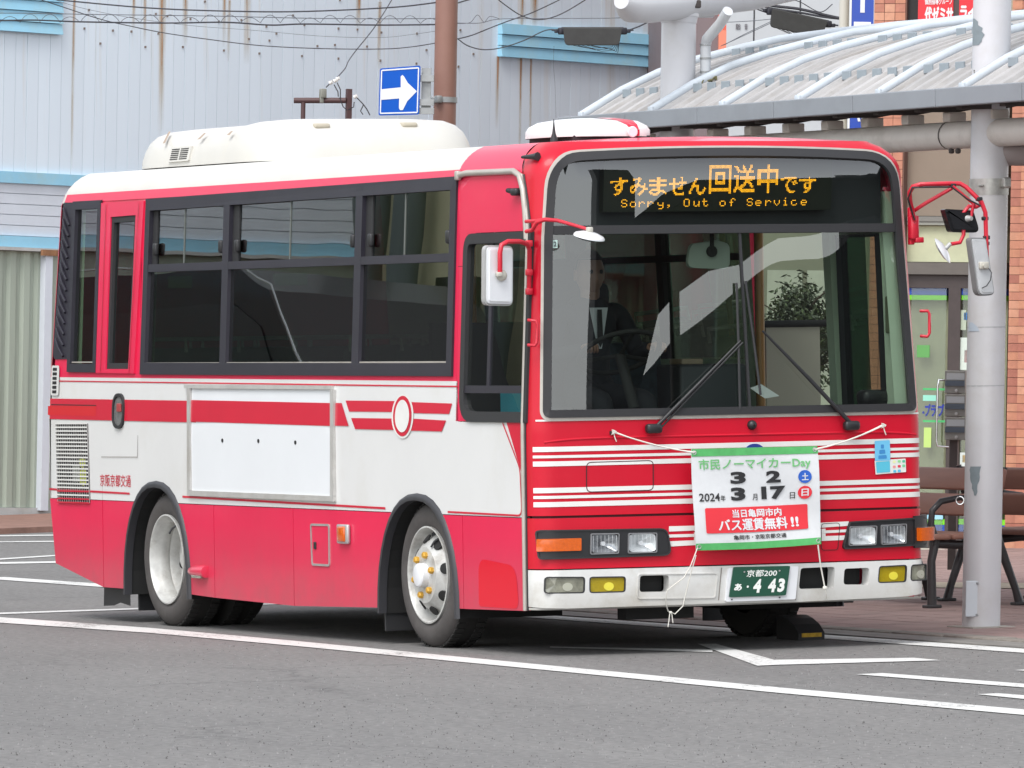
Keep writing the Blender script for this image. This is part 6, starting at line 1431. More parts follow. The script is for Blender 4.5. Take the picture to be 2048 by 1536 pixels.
# ------------------------------------------------------------------ metal-clad building at the left
LWALL = Wall(ground(66, 1040), (-.348, .937))
def cladding():
    m, t, b = nodes_of('pale_blue_cladding'); b.inputs['Roughness'].default_value = 0.45
    tc = t.nodes.new('ShaderNodeNewGeometry'); oi = t.nodes.new('ShaderNodeObjectInfo')
    mp = t.nodes.new('ShaderNodeMapping'); mp.inputs['Scale'].default_value = (2.2, 2.2, 0.10); t.links.new(tc.outputs['Position'], mp.inputs['Vector'])
    n = t.nodes.new('ShaderNodeTexNoise'); n.inputs['Scale'].default_value = 2.6; n.inputs['Detail'].default_value = 6; n.inputs['Roughness'].default_value = 0.6; t.links.new(mp.outputs[0], n.inputs['Vector'])
    sx = t.nodes.new('ShaderNodeSeparateXYZ'); t.links.new(tc.outputs['Position'], sx.inputs[0])
    hz = t.nodes.new('ShaderNodeMapRange'); hz.inputs['From Min'].default_value = 3.2; hz.inputs['From Max'].default_value = 5.6; t.links.new(sx.outputs['Z'], hz.inputs['Value'])
    r = t.nodes.new('ShaderNodeValToRGB'); e = r.color_ramp.elements; e[0].position = 0.56; e[0].color = (0, 0, 0, 1); e[1].position = 0.80; e[1].color = (1, 1, 1, 1); t.links.new(n.outputs['Fac'], r.inputs['Fac'])
    mu = t.nodes.new('ShaderNodeMath'); mu.operation = 'MULTIPLY'; t.links.new(r.outputs[0], mu.inputs[0]); t.links.new(hz.outputs[0], mu.inputs[1])
    rnd = t.nodes.new('ShaderNodeMapRange'); rnd.inputs['To Min'].default_value = 0.975; rnd.inputs['To Max'].default_value = 1.02; t.links.new(oi.outputs['Random'], rnd.inputs['Value'])
    mx = t.nodes.new('ShaderNodeMix'); mx.data_type = 'RGBA'; mx.inputs['A'].default_value = (0.71, 0.79, 0.86, 1); mx.inputs['B'].default_value = (0.55, 0.40, 0.22, 1); t.links.new(mu.outputs[0], mx.inputs['Factor'])
    m2 = t.nodes.new('ShaderNodeMix'); m2.data_type = 'RGBA'; m2.blend_type = 'MULTIPLY'; m2.inputs['Factor'].default_value = 1; t.links.new(mx.outputs['Result'], m2.inputs['A']); t.links.new(rnd.outputs[0], m2.inputs['B'])
    t.links.new(m2.outputs['Result'], b.inputs['Base Color']); return m
CLAD = cladding()
def rust_mat():
    """a run of rust that thins out downwards (local z 0 at its foot, 1 at its head)"""
    m, t, b = nodes_of('rust_run'); b.inputs['Roughness'].default_value = 0.9
    tc = t.nodes.new('ShaderNodeTexCoord'); sx = t.nodes.new('ShaderNodeSeparateXYZ'); t.links.new(tc.outputs['Generated'], sx.inputs[0])
    geo = t.nodes.new('ShaderNodeNewGeometry'); mp = t.nodes.new('ShaderNodeMapping'); mp.inputs['Scale'].default_value = (14, 14, 0.8); t.links.new(geo.outputs['Position'], mp.inputs['Vector'])
    n = t.nodes.new('ShaderNodeTexNoise'); n.inputs['Scale'].default_value = 2; n.inputs['Detail'].default_value = 5; t.links.new(mp.outputs[0], n.inputs['Vector'])
    # across: strongest in the middle
    a = t.nodes.new('ShaderNodeMath'); a.operation = 'SUBTRACT'; a.inputs[1].default_value = 0.5; t.links.new(sx.outputs['X'], a.inputs[0])
    ab = t.nodes.new('ShaderNodeMath'); ab.operation = 'ABSOLUTE'; t.links.new(a.outputs[0], ab.inputs[0])
    ac_ = t.nodes.new('ShaderNodeMapRange'); ac_.inputs['From Min'].default_value = 0.5; ac_.inputs['From Max'].default_value = 0.08; t.links.new(ab.outputs[0], ac_.inputs['Value'])
    pz = t.nodes.new('ShaderNodeMath'); pz.operation = 'POWER'; pz.inputs[1].default_value = 0.8; t.links.new(sx.outputs['Z'], pz.inputs[0])
    f1 = t.nodes.new('ShaderNodeMath'); f1.operation = 'MULTIPLY'; t.links.new(ac_.outputs[0], f1.inputs[0]); t.links.new(pz.outputs[0], f1.inputs[1])
    nm = t.nodes.new('ShaderNodeMapRange'); nm.inputs['From Min'].default_value = 0.35; nm.inputs['From Max'].default_value = 0.6; nm.inputs['To Min'].default_value = 0.35; t.links.new(n.outputs['Fac'], nm.inputs['Value'])
    f2 = t.nodes.new('ShaderNodeMath'); f2.operation = 'MULTIPLY'; f2.use_clamp = True; t.links.new(f1.outputs[0], f2.inputs[0]); t.links.new(nm.outputs[0], f2.inputs[1])
    cr = t.nodes.new('ShaderNodeValToRGB'); e = cr.color_ramp.elements; e[0].color = (0.55, 0.42, 0.20, 1); e[1].color = (0.42, 0.13, 0.03, 1); t.links.new(f2.outputs[0], cr.inputs['Fac']); t.links.new(cr.outputs[0], b.inputs['Base Color'])
    t.links.new(f2.outputs[0], b.inputs['Alpha']); return m
RUST = rust_mat()
BLUEP = mat('blue_painted_metal', (0.30, 0.59, 0.76), 0.5, var=0.06, scale=3, dirt=(0.45, 0.48, 0.36), dirt_amt=0.5)
SIDING = mat('pale_siding', (0.64, 0.68, 0.74), 0.5, var=0.05, scale=3)
GRN = mat('grey_green_sheet', (0.37, 0.42, 0.35), 0.6, var=0.10, scale=2, stretch=(3, 3, 0.25), dirt=(0.20, 0.22, 0.18), dirt_amt=0.5)
SILL = mat('pale_sill', (0.48, 0.48, 0.47), 0.6, var=0.1, scale=5, dirt=(0.30, 0.27, 0.2), dirt_amt=0.5)
lb = thing('metal_clad_building', 'pale blue metal clad building with rust runs and blue bands behind the bus', 'building', (0, 0, 0), LWALL.M)
A1 = LWALL.ab(1392, 60)[0]+0.02
slab(-40, 0.0, A1, 7.5, -6.0, -0.008).build('backing_wall', mat('joint_shadow', (0.56, 0.62, 0.68), 0.8), lb)
zb0 = LWALL.ab(0, 341)[1]-0.005
p0 = None; wpn = 0.142; a = -6.0; i = 0
while a < A1:
    if p0 is None: p0 = slab(a, zb0, a+wpn-.004, 7.45, -0.007, 0.0).build('cladding_panel', CLAD, lb); aa = a
    else: again(p0, (a-aa, random.uniform(-.002, .001), 0))
    a += wpn
slab(-40, zb0, -6.02, 7.45, -0.007, 0.0).build('plain_cladding', CLAD, lb)
slab(-40, LWALL.ab(0, 365)[1], A1, zb0, -.006, 0.045).build('blue_band', BLUEP, lb)
h0, h1 = LWALL.ab(0, 471)[1], LWALL.ab(0, 365)[1]
for k in range(5): slab(-40, h0+(h1-h0)*k/5+.006, A1, h0+(h1-h0)*(k+1)/5, -.006, 0.012).build('siding_board', SIDING, lb)
slab(-40, LWALL.ab(0, 493)[1], A1, h0, -.006, 0.05).build('blue_band', BLUEP, lb)
slab(-40, LWALL.ab(0, 500)[1], A1, LWALL.ab(0, 493)[1]-.002, -.006, 0.09).build('white_ledge', SILL, lb)
zt_ = LWALL.ab(0, 500)[1]-.003
gp = None; a = -6.0; a0_ = None
while a < A1:
    w_ = 0.17
    if gp is None:
        m = MB(); m.prism([(0, 0), (0.03, 0.03), (0.10, 0.03), (0.13, 0), (0.168, 0), (0.168, -0.006), (0, -0.006)], lambda x, y, d, a=a: Vector((a+x, y-0.001, d)), 0.115, zt_); gp = m.build('ribbed_sheet', GRN, lb); a0_ = a
    else: again(gp, (a-a0_, 0, 0))
    a += w_
slab(-40, .115, -6.02, zt_, -.007, 0).build('plain_sheet', GRN, lb)
pc = LWALL.ab(79, 800)[0]
for k in range(-6, 5):
    slab(pc-0.045+k*1.9, 0.09, pc+0.045+k*1.9, zt_, 0.0, 0.10).build('white_post', SIDING, lb)
    slab(pc-0.10+k*1.9, zt_-.035, pc+0.10+k*1.9, zt_+.02, 0.09, 0.12).build('rusty_bracket', mat('rust_solid', (0.28, 0.14, 0.07), 0.9, var=.3, scale=20), lb)
slab(-40, 0.025, A1, .113, -.006, 0.05).build('sill_board', SILL, lb)
slab(-40, -0.12, A1, .024, -.006, 0.14).build('concrete_base', CONC, lb)
kb = MB(); kb.box2((-40, 0.16, -0.2), (A1, 1.2, -0.06+.005)); kk = mat('brick_kerb', (0.25, 0.14, 0.11), 0.85, var=.25, scale=6)
g_ = MB(); P0, P1 = LWALL.M @ Vector((-40, 0, 0)), LWALL.M @ Vector((A1, 0, 0)); nn = Vector((LWALL.n.x, LWALL.n.y, 0)).normalized()
def gp_(p, off, z): q = p+nn*off; return Vector((q.x, q.y, z))
g_.add([gp_(P0, 0.1, -.1), gp_(P0, 3.3, -.1), gp_(P0, 3.3, .05), gp_(P0, 0.1, .06), gp_(P1, 0.1, -.1), gp_(P1, 3.3, -.1), gp_(P1, 3.3, .05), gp_(P1, 0.1, .06)], [(0, 1, 2, 3), (4, 7, 6, 5), (0, 4, 5, 1), (1, 5, 6, 2), (2, 6, 7, 3), (3, 7, 4, 0)])
g_.build('brick_footpath', kk, kind='structure')
# rust runs, screws and stains
for (u, v0, v1, wd) in ((149, -40, 345, 7), (326, -40, 275, 15), (371, -30, 95, 13), (449, -30, 95, 9), (458, 0, 125, 8), (495, -30, 130, 15), (268, -20, 60, 8), (290, -20, 90, 8), (759, 3, 140, 9), (717, -10, 60, 12), (1045, -40, 80, 9), (1069, -30, 56, 19), (995, 112, 260, 8), (1042, 112, 330, 6), (1062, 112, 330, 6), (760, -30, 12, 4)):
    a0, b1 = LWALL.ab(u-wd/2, v0); a1, _ = LWALL.ab(u+wd/2, v0); b0 = LWALL.ab(u, v1)[1]
    m = MB(); m.add([(a0, 0.0045, b0), (a1, 0.0045, b0), (a1, 0.0045, b1), (a0, 0.0045, b1)], [(0, 1, 2, 3)]); m.build('rust_run', RUST, lb)
m = MB()
for (u, v) in ((168, 57), (225, 61), (262, 63), (316, 67), (200, 87), (290, 94), (365, 94), (447, 101), (518, 107), (177, 20), (311, 28), (334, 32), (380, 38), (409, 3), (437, 43), (482, 40), (532, 53), (552, 67), (538, 81), (497, 78), (585, 31), (608, 50), (634, 92), (669, 90), (676, 57), (714, 59), (733, 93), (762, 65), (603, 112), (676, 117), (760, 121), (832, 127), (852, 100), (920, 60), (946, 108), (916, 133), (679, 0), (833, 67)):
    a, b = LWALL.ab(u, v); m.box((a, 0.006, b), (0.016, 0.012, 0.020))
m.build('screw_heads', mat('screw_dark', (0.20, 0.16, 0.14), 0.7), lb, kind='stuff')
# blue boards fixed high on the wall
def boards(c, n, name='blue_board'):
    (a0, b0), (a1, b1) = LWALL.ab(*c[0]), LWALL.ab(*c[1])
    for k in range(n):
        z0 = b0+(b1-b0)*k/n; z1 = b0+(b1-b0)*(k+1)/n; m = MB(); m.add([(a0, .0, z0), (a1, .0, z0), (a1, .07, z0), (a0, .07, z0), (a0, 0, z1-.006), (a1, 0, z1-.006), (a1, .05, z1-.006), (a0, .05, z1-.006)], [(0, 1, 2, 3), (4, 7, 6, 5), (0, 4, 5, 1), (1, 5, 6, 2), (2, 6, 7, 3), (3, 7, 4, 0)]); m.build(name, BLUEP, lb)
boards(((-500, 26), (119, -38)), 5)
(bx, bz_) = LWALL.ab(119, 54)
boards(((995, 113), (1330, 71)), 3)

# ------------------------------------------------------------------ brown utility pole with one-way board
def post_at(u, v, depth):
    p = at_depth(u, v, depth); k = p.z/TRUE_UP.z; q = p-TRUE_UP*k; return q, k
BRN = mat('brown_painted_steel', (0.26, 0.135, 0.105), 0.55, var=0.06, scale=3, dirt=(0.20, 0.10, 0.06), dirt_amt=0.4)
GALV = mat('galvanised_steel', (0.33, 0.34, 0.34), 0.5, metal=0.5, var=0.15, scale=10)
pb_, ph = post_at(889, 240, 58.0)
def upright(base): return Matrix.Translation(base) @ (Vector((0, 0, 1)).rotation_difference(TRUE_UP).to_matrix().to_4x4())
PFm = upright(pb_)
up_ = thing('utility_pole', 'brown steel utility pole rising behind the bus roof air conditioner', 'utility pole', (0, 0, 0), PFm)
m = MB(); m.tube([(0, 0, -0.2), (0, 0, ph+0.1), (0, 0, ph+4)], [0.098, 0.092, 0.086], 28); m.build('shaft', BRN, up_, smooth=50)
zb_ = (at_depth(889, 200, 58)-pb_).dot(TRUE_UP)
m = MB(); m.lathe([(0.097, -.022), (0.101, -.022), (0.101, .022), (0.097, .022)], (0, 0, zb_), (0, 0, 1), 28); m.rbox((0.07, -0.09, zb_), (0.07, 0.05, 0.06), .01); m.rbox((0.0, -0.10, zb_), (0.05, 0.03, 0.05), .008); m.build('clamp_band', GALV, up_, smooth=50)
SW = Wall(at_depth(799, 230, 57.6), (0.50, 0.866))
sg = thing('one_way_sign', 'blue one-way sign with a white arrow pointing right beside the brown pole', 'sign', (0, 0, 0), SW.M)
SC = [SW.ab(*q) for q in ((757, 231), (838, 229), (841, 131), (760, 137))]
def sgm(a, b, d=0): return Vector((*[0]*0, SC[0][0]*(1-a)*(1-b)+SC[1][0]*a*(1-b)+SC[2][0]*a*b+SC[3][0]*(1-a)*b, -d, SC[0][1]*(1-a)*(1-b)+SC[1][1]*a*(1-b)+SC[2][1]*a*b+SC[3][1]*(1-a)*b))
SB_ = mat('sign_blue', (0.002, 0.085, 0.46), 0.5, spec=.2); SWm = mat('sign_white', (0.72, 0.73, 0.72), 0.4)
m = MB(); m.prism(rr(0, 0, 1, 1, 0.05), sgm, -0.002, 0.015); brd = m.build('board', SB_, sg)
m = MB(); ring(m, rr(0.03, 0.03, 0.97, 0.97, 0.035), 0.028, sgm, -0.005, -0.001, None); m.build('white_border', SWm, sg)
ar = [(0.055, 0.33), (0.50, 0.345), (0.50, 0.34), (0.50, 0.15), (0.53, 0.10), (0.60, 0.10), (0.70, 0.28), (0.93, 0.475), (0.70, 0.66), (0.60, 0.80), (0.56, 0.83), (0.52, 0.80), (0.53, 0.575), (0.055, 0.555)]
m = MB(); region(m, ar, [], sgm, 0.2, -0.005, 0); m.build('arrow', SWm, sg)
for v in (157, 205, 222):
    a0, b0 = SW.ab(838, v+6, -0.04); a1, b1 = SW.ab(868, v-2, -0.04); m = MB(); m.box2((a0-.1, -0.06, b0), (a1, -0.02, b0+.05)); m.build('bracket', GALV, sg)
a0, b0 = SW.ab(842, 220, -.05); a1, b1 = SW.ab(862, 136, -.05); m = MB(); m.box2((a0, -0.08, b0), (a1, -0.06, b1)); m.build('rear_plate', GALV, sg)

# brown pipe frame with insulators above the bus roof
tb, th_ = post_at(698, 180, 57.0); TF = upright(tb)
tf = thing('pipe_frame', 'low brown pipe frame with cable insulators left of the one-way sign', 'pipe frame', (0, 0, 0), TF)
RD = Vector((Rt.x, Rt.y, 0)).normalized()
dbr = mat('dark_brown_steel', (0.075, 0.035, 0.035), 0.5)
s57 = FPX/57.0
Lm = lambda u, v, c=0: RD*((u-698)/s57) + Vector((0, 0, 1))*(th_-(v-180)/s57+ (u-698)*0.0*1) + Vector((-Fw.x, -Fw.y, 0))*c
m = MB(); m.box2(Lm(691, 180)+Vector((-.02, -.02, 0)), Lm(704, 180)*0+Vector((Lm(704, 180).x+.02, Lm(704, 180).y+.02, -0.2))) if False else m.tube([Lm(698, 178), (0, 0, -.2)], 0.028, 4); m.build('post', dbr, tf)
m = MB(); m.tube([Lm(607, 180+24), Vector((Lm(607, 200).x, Lm(607, 200).y, -.2))], 0.019, 10); m.build('post', dbr, tf, smooth=50)
m = MB(); m.tube([Lm(588, 203), Lm(692, 201)], 0.023, 12); m.build('crossbar', dbr, tf, smooth=50)
m = MB(); m.rbox(Lm(646, 188, .02), (0.05, 0.05, 0.075), .008); m.rbox(Lm(644, 200, .03), (0.02, 0.03, 0.06), .004); m.build('junction_box', mat('box_grey', (0.22, 0.22, 0.19), 0.6), tf, smooth=50)
INS = mat('porcelain', (0.72, 0.70, 0.66), 0.3, coat=.5)
for q in ((662, 166), (671, 162), (676, 158), (712, 193)):
    m = MB(); m.lathe([(0, -.018), (.018, -.012), (.012, 0), (.018, .012), (0, .018)], Lm(*q, .02), (1, 1, .6), 12); m.build('insulator', INS, tf, smooth=50)
m = MB(); 
for pl in (((652, 176), (660, 168), (672, 158)), ((668, 170), (676, 184), (677, 194)), ((674, 166), (681, 180), (681, 196)), ((714, 195), (726, 207), (734, 217), (741, 230)), ((728, 208), (722, 222), (727, 229)), ((680, 196), (687, 214), (695, 221), (708, 214), (709, 204))):
    m.tube([Lm(*q, .02) for q in pl], 0.0045, 5)
m.build('lead_wires', mat('wire_black', (0.02, 0.02, 0.025), 0.6), tf, smooth=60, kind='stuff')

# ------------------------------------------------------------------ overhead cables
WIRE = mat('cable_black', (0.030, 0.030, 0.040), 0.6); THIN = mat('thin_cable_grey', (0.10, 0.11, 0.13), 0.6)
def spl(pts, n=10):
    P = [pts[0]]+list(pts)+[pts[-1]]; out = []
    for i in range(1, len(P)-2):
        for k in range(n):
            t = k/n; out.append(tuple(0.5*((2*P[i][j])+(-P[i-1][j]+P[i+1][j])*t+(2*P[i-1][j]-5*P[i][j]+4*P[i+1][j]-P[i+2][j])*t*t+(-P[i-1][j]+3*P[i][j]-3*P[i+1][j]+P[i+2][j])*t**3) for j in range(2)))
    out.append(pts[-1]); return out
def cable(pts, r, label, d0=58.0, d1=None, mt=WIRE, grp=None, n=10):
    P = spl(pts, n); d1 = d1 or d0; m = MB(); N = len(P)
    m.tube([at_depth(u, v, d0+(d1-d0)*i/(N-1)) for i, (u, v) in enumerate(P)], r, 5)
    o = m.build('overhead_cable', mt, smooth=60, label=label, cat='cable', group=grp); return o
cable([(-60, -14), (60, -6), (150, 3), (300, 16), (450, 22), (600, 23), (780, 15), (872, 5)], 0.0060, 'thick black cable highest of those running left from the brown pole', 57.5, 58)
cable([(915, 6), (928, 2), (960, -8), (1010, -30)], 0.0060, 'thick black cable leaving the right side of the brown pole at top edge', 58, 59)
cable([(-60, 26), (60, 26.5), (200, 29), (420, 32), (620, 36.5), (760, 37.5), (871, 37)], 0.0035, 'thin straight messenger wire carrying the wavy lashing left of the pole', 57.5, 58, THIN)
cable([(-60, 43), (60, 40), (160, 43.5), (330, 46), (450, 44.5), (540, 50), (610, 48), (760, 50), (871, 49)], 0.0065, 'black cable with wavy lashing wire running left of the brown pole', 57.5, 58)
# lashing: a wavy wire hooped round the messenger
def lash(u0, u1, lab, per=40):
    pts = []; N = int((u1-u0)/per*8)
    for i in range(N+1):
        u = u0+(u1-u0)*i/N; ph_ = (u/per) % 1; hgt = 17 if int(u/per) % 3 else 12
        pts.append((u, 45-hgt*abs(sin(pi*ph_))**0.8+ (u-u0)*0.004))
    m = MB(); m.tube([at_depth(u, v, 57.7) for u, v in pts], 0.0025, 4); m.build('lashing_wire', THIN, smooth=60, label=lab, cat='cable')
lash(0, 871, 'wavy lashing wire looping between messenger and black cable left of the pole')
cable([(60, -8), (120, 12), (200, 38), (260, 52), (330, 66), (420, 79), (520, 91), (640, 97), (760, 98), (820, 94), (872, 86)], 0.0040, 'thin sagging cable crossing the cladding just below the wavy one', 57.5, 58, WIRE)
cable([(100, -4), (160, 15), (260, 35), (380, 51), (500, 60), (640, 72), (760, 75), (830, 68), (872, 62)], 0.0018, 'hair thin pale cable sagging over the cladding below the messenger', 57.5, 58, THIN)
cable([(786, -5), (770, 22), (745, 60), (712, 101), (697, 122), (690, 137), (672, 158)], 0.0045, 'steep service cable slanting from top edge down to the insulators', 60, 57.1, WIRE)
cable([(915, 78), (945, 70), (985, 54), (1022, 40), (1060, 27), (1110, 4), (1140, -12)], 0.0048, 'cable rising right from the brown pole over the blue board', 58, 60, WIRE)
cable([(915, 77), (935, 91), (965, 99), (1000, 96), (1045, 82), (1090, 61), (1115, 60)], 0.0048, 'cable sagging right from the brown pole to the black closure', 58, 58, WIRE)
cable([(990, -6), (1020, 17), (1045, 32), (1072, 39), (1100, 36), (1130, 24), (1170, 0), (1190, -14)], 0.0048, 'cable dipping into view above the blue board and rising away', 58, 58, WIRE)
cable([(915, 46), (960, 46), (1000, 38), (1100, 37), (1230, 36), (1320, 31)], 0.0030, 'thin wire running level from the pole above the black closure', 58, 58, THIN)
cable([(915, 47), (940, 45), (955, 30), (968, 44), (980, 33), (1000, 38)], 0.0025, 'short looped lashing wire just right of the brown pole', 58, 58, THIN)
cable([(1258, 60), (1280, 52), (1300, 42), (1322, 34)], 0.0060, 'short cable from the left closure up behind the white pillar', 58, 58, WIRE)
cable([(1108, 92), (1107, 130), (1110, 170), (1112, 236)], 0.0012, 'single hanging thread below the left closure', 58, 58, THIN)
# cable closures
CLO = mat('closure_black', (0.035, 0.035, 0.034), 0.65, var=.2, scale=12)
def closure(cu, cv, wpx, hpx, depth, slope, label):
    s = FPX/depth; base = at_depth(cu, cv, depth); wv = (Rt-Up*slope).normalized(); hv = Fw.cross(wv).normalized()*-1; hv = hv if hv.z > 0 else -hv
    r = thing('cable_closure', label, 'cable closure', base, None, 'black cable closures hung on the wires')
    def f(x, z, d): return base+wv*(x/s)+hv*(z/s)+Fw*d
    w2, h2 = wpx/2, hpx/2
    m = MB(); m.prism(fillet([(-w2*.86, -h2), (w2*.84, -h2), (w2*.92, h2*.8), (-w2*.92, h2*.8)], [9, 9, 3, 3], 4), f, -0.06, 0.06); m.build('case', CLO, r)
    m = MB(); m.tube([f(-w2*.97, h2*.7, 0), f(w2*.97, h2*.7, 0)], 0.022, 10); m.build('hinge_bar', CLO, r, smooth=50)
    for sx_ in (-1, 1):
        m = MB(); m.rbox(f(sx_*w2*.95, h2*.55, 0), (0.05, 0.06, 0.055), .01); m.rbox(f(sx_*(w2+8), h2*.55, 0), (0.03, 0.03, 0.03), .006); m.tube([f(sx_*w2*.9, h2*.55, 0), f(sx_*(w2+18), h2*.55+2, 0)], 0.007, 6); m.build('end_clamp', WIRE, r, smooth=50)
    m = MB()
    for k in range(5): m.tube([f(-w2*.6+k*9, -h2-1, -.02), f(-w2*.1+k*12, -h2-7-k % 3*3, -.02), f(w2*.6+k*3, -h2-4-k*3, -.02), f(w2*.85, -h2*.2, -.02)], 0.003, 4)
    m.build('trailing_wires', WIRE, r, smooth=60, kind='stuff')
closure(1185, 72, 128, 36, 57.5, 0.0, 'black cable closure in front of the blue board, left of the white pillar')
closure(1596, 46, 124, 38, 60.0, 0.22, 'tilted black cable closure above the shelter roof near the blue sign')
for k, pl in enumerate((((1495, -6), (1540, 10), (1600, 18), (1660, 32), (1700, 40)), ((1480, 2), (1510, 8), (1545, 17), (1600, 25), (1650, 34), (1700, 39)), ((1560, -8), (1600, 4), (1640, 24), (1665, 8)))):
    cable(pl, (0.013, 0.010, 0.004)[k], ('thick dark cable bundle slanting down to the blue sign', 'second dark cable under the thick bundle near the blue sign', 'thin loose wire hooked over the cable bundle')[k], 60, 60, WIRE)
cable([(1495, 4), (1510, 16), (1530, 24), (1545, 28)], 0.006, 'curved cable end entering the tilted closure from the left', 60, 60, WIRE)
cable([(1445, 45), (1500, 42), (1545, 38)], 0.0030, 'thin wire from the orange strip to the tilted closure', 62, 60, THIN)
cable([(1448, 90), (1490, 68), (1548, 40)], 0.0030, 'thin wire slanting up from the brown wall to the closure', 62, 60, THIN, 'slanting wire pair')
cable([(1442, 92), (1486, 72), (1546, 44)], 0.0030, 'thin wire slanting up just under its twin to the closure', 62, 60, THIN, 'slanting wire pair')

# ------------------------------------------------------------------ brick building at the right
BR = Wall(ground(1900, 1100), (.705, .707))
bb = thing('brick_building', 'orange brick faced building with glazed entrance behind the bench', 'building', (0, 0, 0), BR.M)
ab = BR.ab
BRICK = mat('orange_tile', (0.50, 0.20, 0.11), 0.6, var=0.0)
def brick_mat():
    m, t, b = nodes_of('orange_brick'); b.inputs['Roughness'].default_value = 0.6
    oi = t.nodes.new('ShaderNodeObjectInfo'); r = t.nodes.new('ShaderNodeValToRGB'); e = r.color_ramp.elements
    e[0].color = (0.36, 0.13, 0.09, 1); e[1].color = (0.56, 0.28, 0.18, 1); q = e.new(0.4); q.color = (0.46, 0.19, 0.125, 1); q = e.new(.75); q.color = (0.50, 0.22, 0.13, 1)
    t.links.new(oi.outputs['Random'], r.inputs['Fac']); geo = t.nodes.new('ShaderNodeNewGeometry'); n = t.nodes.new('ShaderNodeTexNoise'); n.inputs['Scale'].default_value = 25; n.inputs['Detail'].default_value = 4; t.links.new(geo.outputs['Position'], n.inputs['Vector'])
    mr = t.nodes.new('ShaderNodeMapRange'); mr.inputs['To Min'].default_value = 0.8; mr.inputs['To Max'].default_value = 1.2; t.links.new(n.outputs['Fac'], mr.inputs['Value'])
    mx = t.nodes.new('ShaderNodeMix'); mx.data_type = 'RGBA'; mx.blend_type = 'MULTIPLY'; mx.inputs['Factor'].default_value = 1; t.links.new(r.outputs[0], mx.inputs['A']); t.links.new(mr.outputs[0], mx.inputs['B']); t.links.new(mx.outputs['Result'], b.inputs['Base Color']); return m
BRICK = brick_mat(); MORT = mat('mortar', (0.16, 0.085, 0.065), 0.9)
a_l, a_r = ab(1750, 50)[0], 4.0
slab(a_l, 0, a_r, 7, -5, -0.30).build('inner_wall', mat('entrance_wall', (0.42, 0.36, 0.27), 0.7), bb)
slab(ab(1430, 600)[0], 0, a_l-.01, ab(1835, 440)[1], -3, -.06).build('annex_wall', mat('annex_olive', (0.17, 0.18, 0.12), .7, var=.1, scale=2), bb)
for u0, u1 in ((1490, 1520), (1530, 1600), (1610, 1690)): slab(ab(u0, 600)[0], .7, ab(u1, 600)[0], 2.1, -.10, -.045).build('annex_window', mat('annex_pale_pane', (0.34, 0.37, 0.28), .5, var=.15, scale=3), bb)
# brick piers: backing plus separate tiles where they show
def pier(a0, a1, z0, z1, c, front_only=True, single=True, th=None):
    th = th or 0.0; slab(a0, z0, a1, z1, -0.30, c-.006).build('pier_core', MORT, bb)
bw, bh = 0.083, 0.0645
bproto = None; nbk = 0; bulk = MB()
def tiles(a0, a1, z0, z1, c, single=True):
    global bproto, nbk
    j = 0; z = z0
    while z+bh*.5 < z1:
        a = a0
        while a+.01 < a1:
            w_ = min(bw, a1-a)-.004
            if w_ > 0.02:
                if single and nbk < 298 and abs(w_-(bw-.004)) < 1e-3:
                    if bproto is None: bproto = slab(a, z, a+w_, z+bh-.004, c-.02, c).build('brick', BRICK, bb); tiles.o = (a, z, c)
                    else: again(bproto, (a-tiles.o[0], c-tiles.o[2]+random.uniform(-.0012, .0012), z-tiles.o[1]))
                    nbk += 1
                else: bulk.box2((a, c-.02, z), (a+w_, c+random.uniform(-.001, .001), z+bh-.004))
            a += bw
        z += bh
pR0 = ab(2013, 700)[0]; pR1 = ab(2036, 700)[0]
pier(pR0+.002, pR1, 0, 6.8, -0.04); pier(pR1, a_r, 0, 6.8, 0.0)
pL0, pL1 = ab(1748, 50)[0], ab(1814, 50)[0]-0.005
pier(pL0, pL1, 0, 6.8, 0.0)
ztop = ab(2030, 330)[1]
tiles(pR0, pR1, 0.02, ztop+.2, -0.04); tiles(pR1, pR1+3*bw, 0.02, ztop+.2, 0.0)
tiles(pL0, pL1, ab(1780, 60)[1]-.25, ab(1780, 0)[1]+.25, 0.0); tiles(pR0, pR1+2*bw, ab(2030, 60)[1]-.1, ab(2030, 0)[1]+.2, 0.0)
tiles(pL0, pL1, ab(1780, 440)[1], ab(1780, 60)[1]-.26, 0.0, False); tiles(pL0, pL1, 0.02, ab(1780, 440)[1], 0.0, False); tiles(pR1+3*bw, a_r, 0.02, 6.7, 0.0, False); tiles(pR0, pR1, ztop+.2, ab(2030, 60)[1]-.1, -.04, False); tiles(pR1, pR1+3*bw, ztop+.2, ab(2030, 60)[1]-.1, 0, False)
bulk.build('brick_field', BRICK, bb, kind='stuff')
# entrance between the piers
def band_ab(name, u0, u1, v0, v1, mt, c0=-.28, c1=-.05, par=None):
    """rectangle given by its left/right edge and top/bottom as seen"""
    a0 = ab(u0, (v0+v1)/2, c1)[0]; a1 = ab(u1, (v0+v1)/2, c1)[0]; um = (max(u0, 1835)+min(u1, 1935))/2; z1 = ab(um, v0, c1)[1]; z0 = ab(um, v1, c1)[1]
    return slab(a0, z0, a1, z1, c0, c1).build(name, mt, par or bb)
BEIGE = mat('beige_soffit_panel', (0.24, 0.185, 0.14), 0.7, var=.05, scale=4)
BRZ = mat('bronze_frame', (0.060, 0.045, 0.042), 0.5, var=.15, scale=9); GREYB = mat('grey_sill', (0.20, 0.19, 0.17), 0.6)
INT = mat('pale_green_interior', (0.52, 0.53, 0.35), 0.7, var=.12, scale=3); INT2 = mat('pale_olive_interior', (0.38, 0.37, 0.25), 0.7, var=.15, scale=4)
EL, ER = 1814, 2012
band_ab('upper_panel', EL, ER, 40, 432, BEIGE, -.28, -.10)
